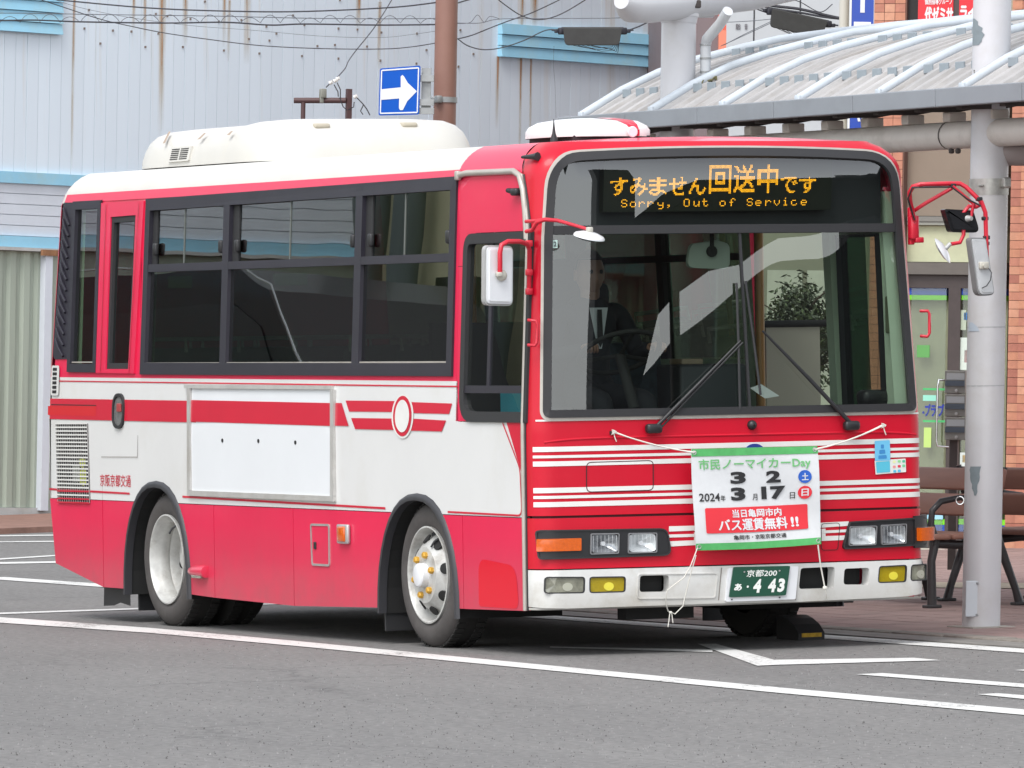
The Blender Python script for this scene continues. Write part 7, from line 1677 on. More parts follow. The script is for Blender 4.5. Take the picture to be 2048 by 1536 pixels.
band_ab('head_rail', EL, ER, 433, 443, GREYB, -.28, -.06); band_ab('transom_rail', EL, ER, 443.5, 450, mat('grey_light', (0.30, 0.30, 0.26), 0.6), -.28, -.07)
fan = band_ab('fanlight', EL, ER, 451, 524, INT, -.28, -.12)
band_ab('door_head', EL, ER, 525, 549, mat('bronze_beam', (0.13, 0.115, 0.10), 0.5, var=.1, scale=6), -.28, -.04); band_ab('door_track', EL, ER, 550, 576, BRZ, -.28, -.08)
band_ab('threshold', EL, ER, 1064, 1098, BRZ, -.28, -.08); band_ab('step_edge', EL-70, ER+60, 1098.5, 1106, mat('pale_step', (0.50, 0.47, 0.40), 0.7), -.28, 0.25)
for (u0, u1) in ((EL, 1893), (1917, ER)):
    dr_ = band_ab('door_leaf', u0, u1, 600, 1024, INT2, -.28, -.16)
    band_ab('blue_stripe', u0, u1, 576, 590, mat('film_blue', (0.02, 0.09, 0.52), 0.4), -.28, -.10); band_ab('green_stripe', u0, u1, 590.5, 600, mat('film_green', (0.22, 0.78, 0.02), 0.4), -.28, -.10)
    band_ab('green_stripe', u0, u1, 1038, 1049, mat('film_green', (0.22, 0.78, 0.02), 0.4), -.28, -.10); band_ab('blue_stripe', u0, u1, 1049.5, 1063, mat('film_blue', (0.02, 0.09, 0.52), 0.4), -.28, -.10)
    a0, z0 = ab(u0, 1063, -.09); a1, z1 = ab(u1, 577, -.09)
    slab(a0, z0, a1, z1, -.098, -.094).build('door_glass', CLEARGL, bb)
band_ab('door_stile', 1893, 1917, 576, 1064, BRZ, -.28, -.07)
a0, z0 = ab(1850, 1038, -.095); slab(a0, z0, ab(1886, 1038, -.095)[0], ab(1886, 1020, -.095)[1], -.094, -.092).build('door_graphic', mat('film_paleblue', (0.35, 0.65, 0.8), 0.4), bb)
PST = [(1834, 690, 1859, 715, (0.12, 0.36, 0.10), 'green_poster'), (1846, 776, 1893, 781, (0.08, 0.48, 0.16), 'film_line'), (1846, 790, 1872, 802, (0.30, 0.70, 0.55), 'film_label'), (1846, 840, 1893, 845, (0.08, 0.48, 0.16), 'film_line'), (1848, 855, 1862, 895, (0.50, 0.70, 0.20), 'film_label'), (1918, 620, 1932, 660, (0.45, 0.52, 0.40), 'paper'), (1928, 625, 1934, 640, (0.05, 0.2, 0.5), 'paper'), (1918, 675, 1934, 740, (0.62, 0.70, 0.62), 'paper'), (1929, 700, 1934, 725, (0.7, 0.35, 0.38), 'paper'), (1920, 905, 1932, 950, (0.60, 0.66, 0.62), 'paper'), (1925, 910, 1932, 925, (0.7, 0.5, 0.2), 'paper')]
for i, (u0, v0, u1, v1, c_, nm) in enumerate(PST):
    a0, z1 = ab(u0, v0, -.09); a1, z0 = ab(u1, v1, -.09); slab(a0, z0, a1, z1, -.0915, -.089).build(nm, mat('paper_%d' % i, c_, 0.6), bb)
a0, z0 = ab(1845, 832, -.088); a1, z1 = ab(1871, 809, -.088); m = MB(); letter(m, '-プラ', (a0, z0, a1, z1), fmw, 0.088, .06); m.build('door_lettering', mat('letter_blue', (0.03, 0.05, 0.35), .5), bb)
a0, z0 = ab(1876, 832, -.088); a1, z1 = ab(1888, 809, -.088); m = MB(); letter(m, 'ブ', (a0, z0, a1, z1), fmw, 0.088, .06); m.build('door_lettering', mat('letter_blue', (0.03, 0.05, 0.35), .5), bb)
hnd = MB(); hp_ = [ab(1888, 760, 0), ab(1876, 760, 0), ab(1874, 770, 0), ab(1871, 880, 0), ab(1873, 892, 0), ab(1893, 894, 0)]
hnd.tube([(p[0], -.02 if 0 < i < 5 else -.08, p[1]) for i, p in enumerate(hp_)], 0.008, 8); hnd.build('door_handle', mat('chrome', (0.7, 0.7, 0.7), 0.2, metal=1), bb, smooth=60)
# upper windows with a red and white school board
band_ab('dark_opening', 1815, 1838, -60, 60, mat('opening_dark', (0.015, 0.012, 0.012), .6), -.28, -.04)
a0, z1 = ab(1838, -40, .02); a1, z0 = ab(1948, 62, .02)
rb_ = thing('red_school_board', 'red window sign with white Japanese lettering high on the brick building', 'sign', (a0, 0.03, z0), BR.M)
aw0, _ = ab(1907, 20, .02); aw1, _ = ab(1919, 20, .02)
SR = mat('sign_red', (0.68, 0.025, 0.035), 0.45)
slab(a0, z0-.15, aw0, z1, .0, .03).build('panel', SR, rb_); slab(aw1, z0-.15, a1, z1, .0, .03).build('panel', SR, rb_); slab(aw0, z0-.15, aw1, z1, -.02, .02).build('mullion', BRZ, rb_)
SWH = mat('sign_lettering_white', (0.72, 0.68, 0.68), 0.5)
m = MB(); q0, q1 = ab(1850, 46, .03), ab(1906, 14, .03); letter(m, '代ゼミサ', (q0[0], q0[1], q1[0], q1[1]), fmw, -.033, .06); m.build('lettering', SWH, rb_)
m = MB(); q0, q1 = ab(1921, 40, .03), ab(1950, 11, .03); letter(m, 'ライ', (q0[0], q0[1], q1[0], q1[1]), fmw, -.033, .06); m.build('lettering', SWH, rb_)
m = MB(); q0, q1 = ab(1850, 9, .03), ab(1905, -4, .03); letter(m, '個別指導グループ', (q0[0], q0[1], q1[0], q1[1]), fmw, -.033, .03); m.build('lettering', SWH, rb_)
# mailboxes in front of the door
MB0 = Wall(at_depth(1890, 890, 46.5)-TRUE_UP*0, (.62, .785))
mbx = thing('mailbox_stack', 'three grey steel mailboxes stacked beside the white pillar in front of the entrance', 'mailboxes', (*[MB0.ab(1908, 1150)[0]], -0.06, MB0.ab(1908, 1150)[1]), MB0.M)
STL = mat('mailbox_steel', (0.27, 0.26, 0.24), 0.42, metal=.4, var=.12, scale=14)
for k, (v0, v1) in enumerate(((741, 787), (788, 833), (834, 880))):
    (a0, z0), (a1, z1) = MB0.ab(1889, v1), MB0.ab(1931, v0); m = MB(); m.rbox(((a0+a1)/2, -.10, (z0+z1)/2), (a1-a0, .20, z1-z0-.003), .004); bx_ = m.build('mailbox', STL, mbx)
    h = z1-z0; slab(a0+.012, z0+h*.60, a1-.006, z0+h*.88, 0.0, .004).build('slot_plate', mat('slot_pale', (0.42, 0.43, 0.44), .4), bx_); slab(a0+.004, z0+h*.33, a1-.004, z0+h*.56, 0.0, .012).build('flap', mat('flap_slate', (0.10, 0.12, 0.15), .4, metal=.3), bx_)
    m = MB(); m.lathe([(0.010, 0), (0.010, .01), (0, .012)], ((a0+a1)/2+.01, 0, z0+h*.13), (0, 1, 0), 10); m.build('lock', ALU, bx_, smooth=50)
(a0, z0), (a1, _) = MB0.ab(1896, 880), MB0.ab(1912, 880); zg = MB0.ab(1904, 1140)[1]; slab(a0, zg, a1, z0, -.12, -.06).build('stand', BRZ, mbx)

# ------------------------------------------------------------------ things beyond the shelter at the top
bs, bsh = at_depth(1724, 60, 53.0), 0
BSW = Wall(at_depth(1724, 260, 53.0), (0.42, 0.906))
vs_ = thing('vertical_blue_sign', 'tall blue projecting sign with white characters left of the brick pier', 'sign', (0, 0, BSW.ab(1724, 262)[1]), BSW.M)
(a0, z0), (a1, z1) = BSW.ab(1699, 262), BSW.ab(1750, -120)
SBL = mat('deep_blue_sign', (0.012, 0.055, 0.36), .4, coat=.2)
slab(a0, z0, a1, z1, -.10, 0).build('board', SBL, vs_); slab(a0-.014, z0, a0-.001, z1, -.11, .004).build('white_edge', SWm, vs_)
def vb(u0, v0, u1, v1): (p, q), (r, s) = BSW.ab(u0, v1, .004), BSW.ab(u1, v0, .004); slab(p, q, r, s, 0.0005, .004).build('lettering', SWm, vs_)
vb(1720.5, -40, 1730.5, 25); vb(1707.5, 44, 1742, 52)
def vpoly(px): m = MB(); m.prism([BSW.ab(*q, .004) for q in px], fmw, -.0045, -.001); m.build('lettering', SWm, vs_)
vpoly([(1731, 52.5), (1742, 52.5), (1742, 75), (1731, 75)]); vpoly([(1713, 230), (1718, 230), (1721, 243), (1716, 243)]); vpoly([(1721, 229), (1726, 229), (1729, 242), (1724, 242)]); vpoly([(1733, 228), (1743, 228), (1741, 254), (1731, 254)])
# pole behind
cp, chh = post_at(1688, 60, 56); cpo = thing('cream_pole', 'cream service pole between the tilted closure and the blue sign', 'pole', (0, 0, 0), upright(cp))
m = MB(); m.tube([(0, 0, -.2), (0, 0, 8)], 0.040, 12); m.build('shaft', mat('cream_metal', (0.55, 0.53, 0.47), .5), cpo, smooth=50)
m = MB(); m.tube([(0.07*RD.x, 0.07*RD.y, -.2), (0.07*RD.x, 0.07*RD.y, 8)], 0.012, 8); m.build('conduit', mat('cream_metal', (0.55, 0.53, 0.47), .5), cpo, smooth=50)
# far buildings
GW = Wall(ground(1450, 1060)+Vector((-22, 10, 0)), (0.36, 0.93))
gb = thing('pale_panel_building', 'pale grey panelled building with small lettering behind the tilted closure', 'building', (GW.ab(1560, 100)[0], 0, 0), GW.M)
PGREY = mat('pale_panel', (0.50, 0.51, 0.52), .6, var=.05, scale=1.5)
a = GW.ab(1440, 60)[0]; b_ = GW.ab(1790, 60)[0]; us = [1440, 1508, 1600, 1681, 1790]
for u0, u1 in zip(us, us[1:]): slab(GW.ab(u0, 60)[0]+.01, 0, GW.ab(u1, 60)[0]-.01, 12, -4, 0).build('panel', PGREY, gb)
slab(a, 0, b_, 12, -4, -.03).build('joint', mat('joint_grey', (0.14, 0.14, 0.15), .8), gb)
LDK = mat('lettering_grey', (0.16, 0.15, 0.16), .6)
for ch, u0, u1 in (('防', 1472, 1481), ('音', 1489, 1495)):
    m = MB(); q0, q1 = GW.ab(u0, 59), GW.ab(u1, 48); letter(m, ch, (q0[0], q0[1], q1[0], q1[1]), fmw, -.01, .05); m.build('lettering', LDK, gb)
PW = Wall(ground(1410, 1075)+Vector((-8, 5, 0)), (0.36, 0.93))
pbm = thing('mauve_wall_building', 'narrow mauve brown wall between the white pillar and the orange strip sign', 'building', (PW.ab(1414, 60)[0], 0, 0), PW.M)
slab(PW.ab(1388, 60)[0], 0, PW.ab(1437, 60)[0], 12, -6, 0).build('wall', mat('mauve_render', (0.20, 0.155, 0.16), .7, var=.08, scale=2), pbm)
osn = thing('orange_strip_sign', 'narrow vertical orange and red strip sign right of the mauve wall', 'sign', (PW.ab(1445, 60)[0], .05, PW.ab(1445, 108)[1]), PW.M)
for v0, v1, c_ in ((-60, 26, (0.75, 0.05, 0.04)), (26.5, 60, (0.72, 0.12, 0.07)), (60.5, 100, (0.75, 0.24, 0.15))): (p, q), (r, s) = PW.ab(1437, v1, .05), PW.ab(1453, v0, .05); slab(p, q, r, s, 0, .05).build('strip_panel', mat('strip_%d' % int(v0), c_, .5), osn)

# ------------------------------------------------------------------ bus shelter over the pavement
SX0, SX1 = -5.0, 4.72
sh = thing('bus_shelter', 'grey roofed bus shelter with white tube pillars behind the bus', 'shelter', (-1.6, 3.45, 0.0))
PROF = [(3.25, 3.024), (3.53, 3.179), (3.784, 3.288), (4.048, 3.369), (4.387, 3.448), (4.633, 3.499), (5.053, 3.548), (5.477, 3.591), (5.99, 3.631), (6.5, 3.65), (7.1, 3.64)]
def proz(y):
    for (y0, z0), (y1, z1) in zip(PROF, PROF[1:]):
        if y0 <= y <= y1: return z0+(z1-z0)*(y-y0)/(y1-y0)
    return PROF[-1][1]
ROOFM = mat('weathered_roof_sheet', (0.38, 0.37, 0.365), .6, var=.28, scale=2.4, stretch=(3, .6, 1), dirt=(0.20, 0.165, 0.13), dirt_amt=.95)
RIBM = mat('pale_blue_rib', (0.50, 0.55, 0.60), .45, var=.06, scale=4, dirt=(0.36, 0.38, 0.38), dirt_amt=.5)
FASC = mat('grey_fascia', (0.24, 0.26, 0.285), .5, var=.05, scale=3, dirt=(0.12, 0.12, 0.12), dirt_amt=.3); CLIPM = mat('grey_roof_clip', (0.26, 0.30, 0.33), .6)
TUBEW = mat('white_painted_tube', (0.54, 0.54, 0.56), .4, coat=.2, var=.04, scale=3, dirt=(0.38, 0.34, 0.28), dirt_amt=.4); TUBEG = mat('aged_beam_paint', (0.66, 0.62, 0.57), .5, var=.08, scale=3, dirt=(0.22, 0.19, 0.15), dirt_amt=.6)
DKB = mat('dark_purlin', (0.055, 0.045, 0.042), .7)
ribs = [-6.25, -5.27, -4.31, -3.33, -2.33, -1.34, -0.35, 0.64]
r0 = None
for x in ribs:
    if r0 is None:
        m = MB(); m.tube([(x, y, z) for y, z in PROF], 0.028, 10); r0 = m.build('roof_rib', RIBM, sh, smooth=60)
        m = MB(); m.rbox((x, 3.245, 3.012), (0.055, 0.02, 0.07), .006); rc0 = m.build('rib_foot', RIBM, sh, smooth=50)
    else: again(r0, (x-ribs[0], 0, 0)); again(rc0, (x-ribs[0], 0, 0))
s0_ = None
for x0, x1 in zip(ribs, ribs[1:]):
    if s0_ is None:
        m = MB(); N = 48; vs = []
        for i in range(N+1):
            x = x0+(x1-x0)*i/N; ph_ = (i % 8)/8; w_ = 0.022*(1 if ph_ < .4 else (-1 if 0.5 <= ph_ < .9 else 0))
            vs += [(x, y, z-.042+w_*1.1) for y, z in PROF]
        K = len(PROF); m.add(vs, [(i*K+k, i*K+k+1, (i+1)*K+k+1, (i+1)*K+k) for i in range(N) for k in range(K-1)]); s0_ = m.build('roof_sheet', ROOFM, sh)
        sxo = x0
    else: again(s0_, (x0-sxo, 0, 0))
cl0 = None
for (yr, sl) in ((3.507, .48), (4.266, .14), (5.2, .08)):
    for x0, x1 in zip(ribs, ribs[1:]):
        for k in range(5):
            x = x0+.115+k*.188; z = proz(yr)-.015
            if cl0 is None: m = MB(); m.rbox((x, yr, z+.006), (0.10, 0.014, 0.052), .004); cl0 = m.build('roof_clip', CLIPM, sh); co = (x, yr, z)
            else: again(cl0, (x-co[0], yr-co[1], z-co[2]))
jn = [-6.44, -5.49, -4.51, -3.51, -2.52, -1.53, -.54, .45]
for x0, x1 in zip(jn, jn[1:]): m = MB(); m.rbox(((x0+x1)/2, 3.20, 2.967), (x1-x0-.008, 0.05, 0.104), .006); m.build('fascia_panel', FASC, sh)
m = MB(); m.box2((-6.42, 3.20, 2.925), (.42, 3.215, 3.01)); m.build('fascia_backing', mat('joint_pale', (0.5, 0.48, 0.44), .7), sh)
m = MB(); m.box2((-6.4, 3.23, 2.92), (.42, 3.36, 2.95)); m.build('gutter_tray', DKB, sh)
# underside
for y in (3.6, 4.2, 5.0, 5.8, 6.6): m = MB(); m.box2((-6.2, y-.03, proz(y)-.13), (.6, y+.03, proz(y)-.07)); m.build('purlin', DKB, sh)
m = MB(); m.tube([(-6.3, 3.50, 2.775), (-1.5, 3.50, 2.768), (.6, 3.50, 2.765)], 0.078, 20); bm1 = m.build('beam', TUBEG, sh, smooth=50)
m = MB(); m.tube([(-6.3, 6.3, 3.35), (.6, 6.3, 3.35)], 0.07, 14); m.build('beam', TUBEG, sh, smooth=50)
for k in range(14):
    x = -5.87+k*.496; m = MB(); m.rbox((x, 3.50, 2.872), (0.085, 0.11, 0.055), .008); m.build('bracket', TUBEG, sh)
    m = MB(); m.box2((x-.03, 3.26, 2.90), (x+.03, 3.52, 2.94)); m.build('rafter', DKB, sh); m = MB(); m.add([(x-.03, 3.52, 2.90), (x+.03, 3.52, 2.90), (x-.03, 6.9, 3.44), (x+.03, 6.9, 3.44), (x-.03, 3.52, 2.94), (x+.03, 3.52, 2.94), (x-.03, 6.9, 3.48), (x+.03, 6.9, 3.48)], [(0, 1, 3, 2), (4, 6, 7, 5), (0, 4, 5, 1), (2, 3, 7, 6), (0, 2, 6, 4), (1, 5, 7, 3)]); m.build('rafter', DKB, sh)
m = MB(); m.lathe([(0.080, -.006), (0.0805, -.006), (0.0805, .006), (0.080, .006)], (-1.95, 3.50, 2.769), (1, 0, 0), 20); m.build('pipe_joint', DKB, sh)
for q in (1903, 1916): p = on_y(q, 302, 3.48); m = MB(); m.rbox(p, (.03, .03, .03), .01); m.build('bolt', DKB, sh)
# pillars (plumb, so they lean against the falling pavement)
def pillar(basept, r, h, mt=TUBEW):
    b = Vector(basept); m = MB(); m.tube([b-TRUE_UP*.05, b+TRUE_UP*h], r, 32); return m.build('pillar', mt, sh, smooth=50), b
g0 = ground(1962, 1254, PZ)
pl, pbs = pillar(g0, 0.107, 5.2)
def onp(z, ang, r=0.110, dz=0): # point on the pillar's skin; ang from the camera direction, + to the right
    c = Vector((-Fw.x, -Fw.y, 0)).normalized(); rr2 = RD; return pbs+TRUE_UP*z+(c*cos(ang)+rr2*sin(ang))*r
def patch(z0, z1, a0, a1, mt, name, r=0.1093, n=8, shape=None):
    m = MB(); vs = []
    for j in range(9):
        for i in range(n+1):
            t = j/8; z = z0+(z1-z0)*t; lo, hi = (shape(t) if shape else (0, 1)); vs.append(onp(z, a0+(a1-a0)*(lo+(hi-lo)*i/n), r))
    m.add(vs, [(j*(n+1)+i, j*(n+1)+i+1, (j+1)*(n+1)+i+1, (j+1)*(n+1)+i) for j in range(8) for i in range(n)]); return m.build(name, mt, pl, smooth=60)
GRP = mat('bare_patch_grey', (0.19, 0.23, 0.25), .6, var=.1, scale=20); SLV = mat('band_steel', (0.42, 0.41, 0.38), .4, metal=.6, var=.2, scale=20)
hgt = lambda v: (at_depth(1962, v, (g0-CAM).dot(Fw))-g0).dot(TRUE_UP)
patch(hgt(990), hgt(932), -0.85, -0.20, GRP, 'bare_patch', shape=lambda t: (0.45-0.45*min(1, t*1.5)+.05*sin(t*20), 0.62+0.3*min(1, t*1.3)+.06*sin(t*14)))
patch(hgt(662), hgt(644), -1.3, -0.45, mat('faint_sticker', (0.42, 0.48, 0.55), .5), 'sticker_trace', shape=lambda t: (0.1, 1-.5*t*t))
patch(hgt(90), hgt(36), -1.4, -0.35, GRP, 'bare_patch', shape=lambda t: (0, 0.25+0.7*abs(sin(t*2.6+.5))*(1-.3*t)+.08*sin(t*23)))
patch(hgt(390), hgt(357), -1.6, 1.6, SLV, 'clamp_band', 0.1105); 
for v in (655, 772): patch(hgt(v), hgt(v-2), -1.5, 1.5, mat('weld_line', (0.38, 0.39, 0.40), .5), 'weld_seam', 0.1088)
m = MB(); m.rbox(onp(hgt(366), 0.75, .125), (.05, .05, .06), .01); m.rbox(onp(hgt(371), -.5, .114), (.06, .01, .012), .003); m.build('clamp_bolt', SLV, pl)
c = onp((hgt(1232)+hgt(1160))/2, -0.55, .113); rotp = Matrix(((RD.x, -Fw.x, TRUE_UP.x), (RD.y, -Fw.y, TRUE_UP.y), (RD.z, -Fw.z, TRUE_UP.z)))
m = MB(); m.rbox(c, (0.072, 0.012, hgt(1160)-hgt(1232)), .004, rotp); ap = m.build('access_plate', mat('plate_pale_blue', (0.52, 0.56, 0.60), .4, coat=.3), pl)
for z in (hgt(1165), hgt(1228)): m = MB(); m.rbox(c+RD*.028+TRUE_UP*(z-(hgt(1232)+hgt(1160))/2)-Fw*.008, (.012, .012, .012), .003); m.build('bolt', GALV, ap)
m = MB(); q = onp(hgt(1000), -1.35, .115); m.tube([q+(RD*-.02)+(Vector((0, 0, 1))*cos(t)+RD*sin(t))*.022 for t in [2*pi*k/14 for k in range(14)]], .004, 6, closed=True); m.build('cable_eye', mat('chrome', (0.7, 0.7, 0.7), 0.2, metal=1), pl, smooth=60)
m = MB(); m.box(g0+Vector((0, 0, .002)), (0.30, 0.27, .008)); m.build('base_plate', mat('base_grout', (0.33, 0.31, 0.28), .8), pl)
m = MB(); q = onp(hgt(140), -1.1, .112); m.tube([q, q+RD*.03, q+RD*.015-TRUE_UP*.05, q], .003, 5); m.build('wire_tie', SLV, pl, smooth=60)
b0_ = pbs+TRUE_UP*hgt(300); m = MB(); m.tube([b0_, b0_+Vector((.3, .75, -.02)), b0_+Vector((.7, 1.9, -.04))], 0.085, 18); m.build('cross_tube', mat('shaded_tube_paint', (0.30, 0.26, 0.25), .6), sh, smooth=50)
m = MB(); 
for k in range(6): m.rbox(onp(hgt(277), 1.0, .16)+Vector((random.uniform(-.05, .05), random.uniform(-.03, .07), random.uniform(-.02, .025))), (.05, .05, .02), .008, Matrix.Rotation(k, 3, 'X'))
m.build('bolt_cluster', GALV, sh, kind='stuff')
# second pillar further back with the upper tube frame
p2 = Vector((-5.42, 3.39, 0)); pp, p2b = pillar(p2, 0.106, 3.66)
topc = p2b+TRUE_UP*3.70
m = MB(); m.tube([on_y(1243, 8, 2.9)+Vector((0, 0, .02)), on_y(1262, 10, 3.0), on_y(1300, 8, 3.2), on_y(1500, -16, 4.2), on_y(1700, -62, 5.0)], [.05, .105, .115, .115, .115], 24); ut = m.build('upper_tube', TUBEW, sh, smooth=60)
m = MB(); m.lathe([(0.112, 0), (0.122, .0), (0.122, .02), (0.112, .02)], p2b+TRUE_UP*3.60, TRUE_UP, 28); m.lathe([(0.110, -.10), (0.125, .0), (0.14, .05)], p2b+TRUE_UP*3.66, TRUE_UP, 28); m.build('pillar_collar', TUBEW, sh, smooth=50)
m = MB(); m.rbox(topc+RD*-.05-Fw*.1+Vector((0, 0, -.03)), (.03, .03, .04), .006); m.rbox(topc+RD*.10-Fw*.1+Vector((0, 0, -.03)), (.05, .05, .05), .01); m.build('bolt_cluster', DKB, sh, kind='stuff')
dp = [on_y(1456, 22, 3.66), on_y(1440, 48, 3.66), on_y(1414, 78, 3.66), on_y(1411, 92, 3.66), on_y(1411, 150, 3.66)]
m = MB(); m.tube(dp, 0.033, 14); dpo = m.build('drainpipe', mat('drainpipe_pale', (0.55, 0.57, 0.59), .45, coat=.2), sh, smooth=40)
for v in (90, 117, 144): m = MB(); m.lathe([(0.033, -.006), (0.0355, -.006), (0.0355, .006), (0.033, .006)], on_y(1411, v, 3.66), (0, 0, 1), 16); m.build('pipe_collar', GALV, dpo)
m = MB(); m.tube([on_y(1392, 31, 3.7), on_y(1425, 31, 3.9)], .014, 8); m.build('pipe_arm', TUBEW, dpo, smooth=50)
MOSS = mat('moss_dirt', (0.12, 0.11, 0.05), .95, var=.4, scale=30, bump=.8, bscale=40)
m = MB()
for k in range(60):
    t = random.random(); y = 3.40+.26*t; p = Vector((-5.36+random.uniform(-.02, .14)*(.3+t), y, proz(y)-.02+random.uniform(-.012, .012))); m.rbox(p, (random.uniform(.015, .05), random.uniform(.015, .035), random.uniform(.005, .014)), .004, Matrix.Rotation(k*1.3, 3, 'X'))
m.build('moss_and_dirt', MOSS, sh, kind='stuff')

# ------------------------------------------------------------------ benches
WOOD = mat('brown_bench_plank', (0.31, 0.155, 0.115), .55, var=.10, scale=6, stretch=(.5, 4, 4)); IRON = mat('cast_iron', (0.030, 0.028, 0.030), .5, coat=.2)
def bench(label, x0, x1, flip=1, yb=5.02):
    r = thing('bench', label, 'bench', ((x0+x1)/2, yb-.28*flip, PZ))
    Y = lambda y: yb+(y-yb)*flip
    for x in (x0, x1):
        m = MB(); z = PZ
        m.tube([(x, Y(4.46), z), (x, Y(4.46), z+.28), (x, Y(4.49), z+.40), (x, Y(4.46), z+.50), (x, Y(4.47), z+.58), (x, Y(4.53), z+.635), (x, Y(4.66), z+.655), (x, Y(4.90), z+.63)], [.030, .026, .030, .022, .020, .020, .018, .018], 8)
        m.build('armrest_leg', IRON, r, smooth=60)
        m = MB(); m.tube([(x, Y(5.06), z), (x, Y(5.03), z+.10), (x, Y(4.92), z+.38), (x, Y(4.90), z+.46), (x, Y(4.92), z+.62), (x, Y(4.965), z+.83)], [.030, .024, .030, .024, .022, .018], 8); m.build('back_leg', IRON, r, smooth=60)
        m = MB(); m.tube([(x, Y(4.46), z+.385), (x, Y(4.70), z+.37), (x, Y(4.92), z+.39)], .026, 8); m.build('seat_bearer', IRON, r, smooth=60)
        for y in (4.46, 5.06): m = MB(); m.rbox((x, Y(y), z+.01), (.07, .10, .02), .006); m.build('foot', IRON, r)
    for y in (4.50, 4.63, 4.76): m = MB(); m.rbox(((x0+x1)/2, Y(y), PZ+.425), (x1-x0+.14, .118, .035), .010); m.build('seat_plank', WOOD, r, smooth=50)
    for z, y in ((.60, 4.885), (.755, 4.92)): m = MB(); m.rbox(((x0+x1)/2, Y(y), PZ+z), (x1-x0+.14, .035, .135), .012, Matrix.Rotation(radians(-13*flip), 3, 'X')); m.build('back_plank', WOOD, r, smooth=50)
    return r
bench('brown plank bench with black iron armrests facing the road behind the white pillar', -5.16, -4.03)
b2 = bench('brown plank bench at right edge facing the brick building, back to the other', -3.72, -2.59, 1, 5.02)
b2.o.matrix_world = Matrix.Translation(Vector((-4.35, 5.36, PZ))) @ Matrix.Rotation(pi, 4, 'Z')

# ------------------------------------------------------------------ out of view, built for the glass to mirror
def van():
    o = thing('parked_minibus', 'black minibus parked on the square left of the photo, seen only in the bus windows', 'minibus', (-17.6, -6.0, 0))
    prof = [(-2.3, .35), (-2.35, .9), (-2.25, 1.15), (-1.95, 1.75), (-1.6, 1.95), (0.6, 1.98), (1.0, 1.85), (1.7, 1.15), (2.3, .98), (2.4, .6), (2.35, .35)]
    f = lambda a, b, d: Vector((-17.6+a*1.55, -5.2-d, b*1.36))
    m = MB(); m.prism(prof, f, 0, 1.75); m.build('body', mat('black_van_paint', (0.010, 0.010, 0.011), .35, coat=.15, spec=.2), o)
    m = MB(); m.prism([(-1.9, 1.2), (-1.7, 1.72), (.55, 1.78), (.95, 1.65), (1.35, 1.2)], f, -.01, 0.0); m.build('side_window', mat('dark_glass', (0.012, 0.014, 0.016), .3, spec=.3), o)
    m = MB(); m.tube([f(-2.2, 1.22, -.02), f(-1.9, 1.8, -.02), f(-1.5, 1.99, -.02), f(.6, 2.01, -.02), f(1.05, 1.88, -.02), f(1.4, 1.5, -.02), f(1.75, 1.2, -.02)], .008, 6); m.build('chrome_strip', mat('chrome', (0.7, 0.7, 0.7), 0.2, metal=1), o)
    for x in (-1.5, 1.5):
        for y in (.1, 1.65): m = MB(); m.lathe([(0, -.1), (.33, -.1), (.35, 0), (.33, .1), (0, .1)], f(x, .34, y), (0, 1, 0), 24); m.build('wheel', TYRE, o, smooth=40)
van()
bgb = thing('beige_corner_building', 'olive beige building beyond the van, outside the photo but mirrored in the front side window', 'building', (-12, -11, 0))
m = MB(); m.box2((-21.0, -8.2, 0), (-6, -14, 4.2)); m.build('wall', mat('olive_beige', (0.78, 0.75, 0.48), .7, var=.1, scale=1), bgb)
for x in (-20.6, -19.9, -18.0): m = MB(); m.tube([(x, -8.0, 0), (x, -8.0, 6)], .13, 10); m.build('pillar', mat('slate_pillar', (0.16, 0.20, 0.19), .6), bgb, smooth=50)
m = MB(); m.box2((-19.6, -8.15, 2.1), (-18.8, -8.19, 2.9)); m.build('window', mat('far_window', (0.05, 0.05, 0.03), .2), bgb)
# next shelter's unseen roof, shaped and skewed for its windscreen reflection
ns = thing('reflection_shelter', 'dark curved roof of the next bus shelter ahead, shaped for its reflection in the windscreen', 'shelter', (12, 8, 0))
def arcroof(x0, x1, y0, y1, z0, rise, n=16, tilt=0.0):
    m = MB(); vs = []
    for i in range(n+1):
        t = i/n; y = y0+(y1-y0)*t; z = z0+rise*(1-(2*t-1)**2)+tilt*t
        vs += [(x0, y, z), (x1, y, z), (x1, y, z+.08), (x0, y, z+.08)]
    m.add(vs, [(4*i+k, 4*i+(k+1) % 4, 4*(i+1)+(k+1) % 4, 4*(i+1)+k) for i in range(n) for k in range(4)]+[(0, 1, 2, 3), (4*n+3, 4*n+2, 4*n+1, 4*n)]); m.build('roof', DKB, ns)
m = MB(); RP = [(4.6, 2.2), (4.87, 2.48), (5.15, 2.77), (5.62, 2.91), (6.49, 3.05), (7.4, 3.09), (8.71, 3.33), (10.09, 3.45), (12, 3.65), (16, 3.9)]; RP = RP+[(y-.05, z+.10) for y, z in RP[::-1]]
m.prism(RP, lambda a, b, d: Vector((12-d, a-0.42*d, b)), 0, 6); m.build('roof', mat('near_black_roof', (0.018, 0.017, 0.018), .8), ns)
for (x, y) in ((11.9, 5.55), (5, 9)): m = MB(); m.tube([(x, y, 0), (x, y, 3.3)], .13, 14); m.build('pillar', DKB, ns, smooth=50)
sqb = thing('reflection_slab', 'unseen dark slab added ahead of the bus, outlined for its reflection in the windscreen', 'building', (60, 34, 0))  # thin dark slab added out of view, cut to its windscreen reflection
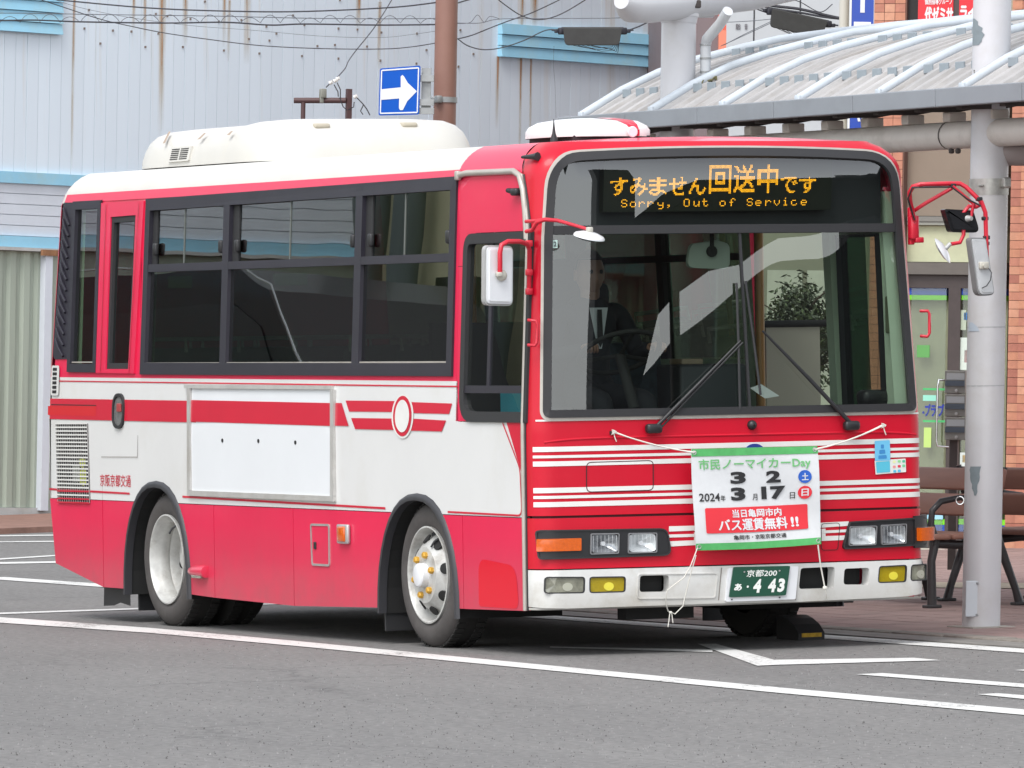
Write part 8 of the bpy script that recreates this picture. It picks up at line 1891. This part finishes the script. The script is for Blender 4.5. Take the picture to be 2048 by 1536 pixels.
m = MB(); m.prism([(11.62, 0), (11.62, 14), (14.4, 14), (14.46, 4.45), (17.15, 4.9), (20.1, 5.2), (22.46, 5.4), (26.67, 5.82), (30.86, 6.2), (34.4, 6.6), (34.6, 11), (75, 11), (75, 0)], lambda a, b, d: Vector((42+d, a, b)), 0, 1.5); m.build('wall', mat('reflection_slab_dark', (0.022, 0.022, 0.025), .6), sqb)

# shrub standing by the entrance, seen through the bus
sb = at_depth(1602, 735, 50); sb.z = PZ
ps = thing('potted_shrub', 'dark dense shrub in a pot seen through the windscreen near the entrance', 'plant', sb)
m = MB(); m.lathe([(0, 0), (.15, 0), (.20, .34), (.22, .36), (.18, .36), (.17, .32), (0, .32)], sb, (0, 0, 1), 20); m.build('pot', mat('pot_dark', (0.05, 0.04, 0.035), .7), ps, smooth=40)
m = MB(); m.tube([sb+Vector((0, 0, .3)), sb+Vector((.02, .01, 1.2)), sb+Vector((0, .03, 1.9))], [.035, .028, .012], 8)
for k in range(9): a = k*2.4; z = 1.0+k*.09; m.tube([sb+Vector((0, 0, z)), sb+Vector((.16*cos(a), .16*sin(a), z+.16)), sb+Vector((.26*cos(a), .26*sin(a), z+.22))], [.012, .008, .004], 5)
m.build('trunk', mat('shrub_bark', (0.06, 0.045, 0.03), .9), ps, smooth=50)
m = MB(); rl = random.Random(5)
for k in range(5000):
    a = rl.random()*6.28; ph_ = math.acos(1-2*rl.random()); r = rl.random()**.45*(1+.18*sin(a*3+ph_*5)); c = sb+Vector((.27*r*sin(ph_)*cos(a), .27*r*sin(ph_)*sin(a), 1.62+.40*r*cos(ph_)))
    d1 = Vector((rl.uniform(-1, 1), rl.uniform(-1, 1), rl.uniform(-1, .6))).normalized(); d2 = d1.orthogonal().normalized(); L = rl.uniform(.03, .065)
    m.mi = 0 if rl.random() < .6 else 1
    m.add([c, c+d1*L*.5+d2*L*.16, c+d1*L, c+d1*L*.5-d2*L*.16], [(0, 1, 2, 3)])
m.noflip = True
m.build('foliage', [mat('leaf_dark', (0.035, 0.05, 0.022), .6), mat('leaf_mid', (0.06, 0.085, 0.03), .6)], ps, kind='stuff')
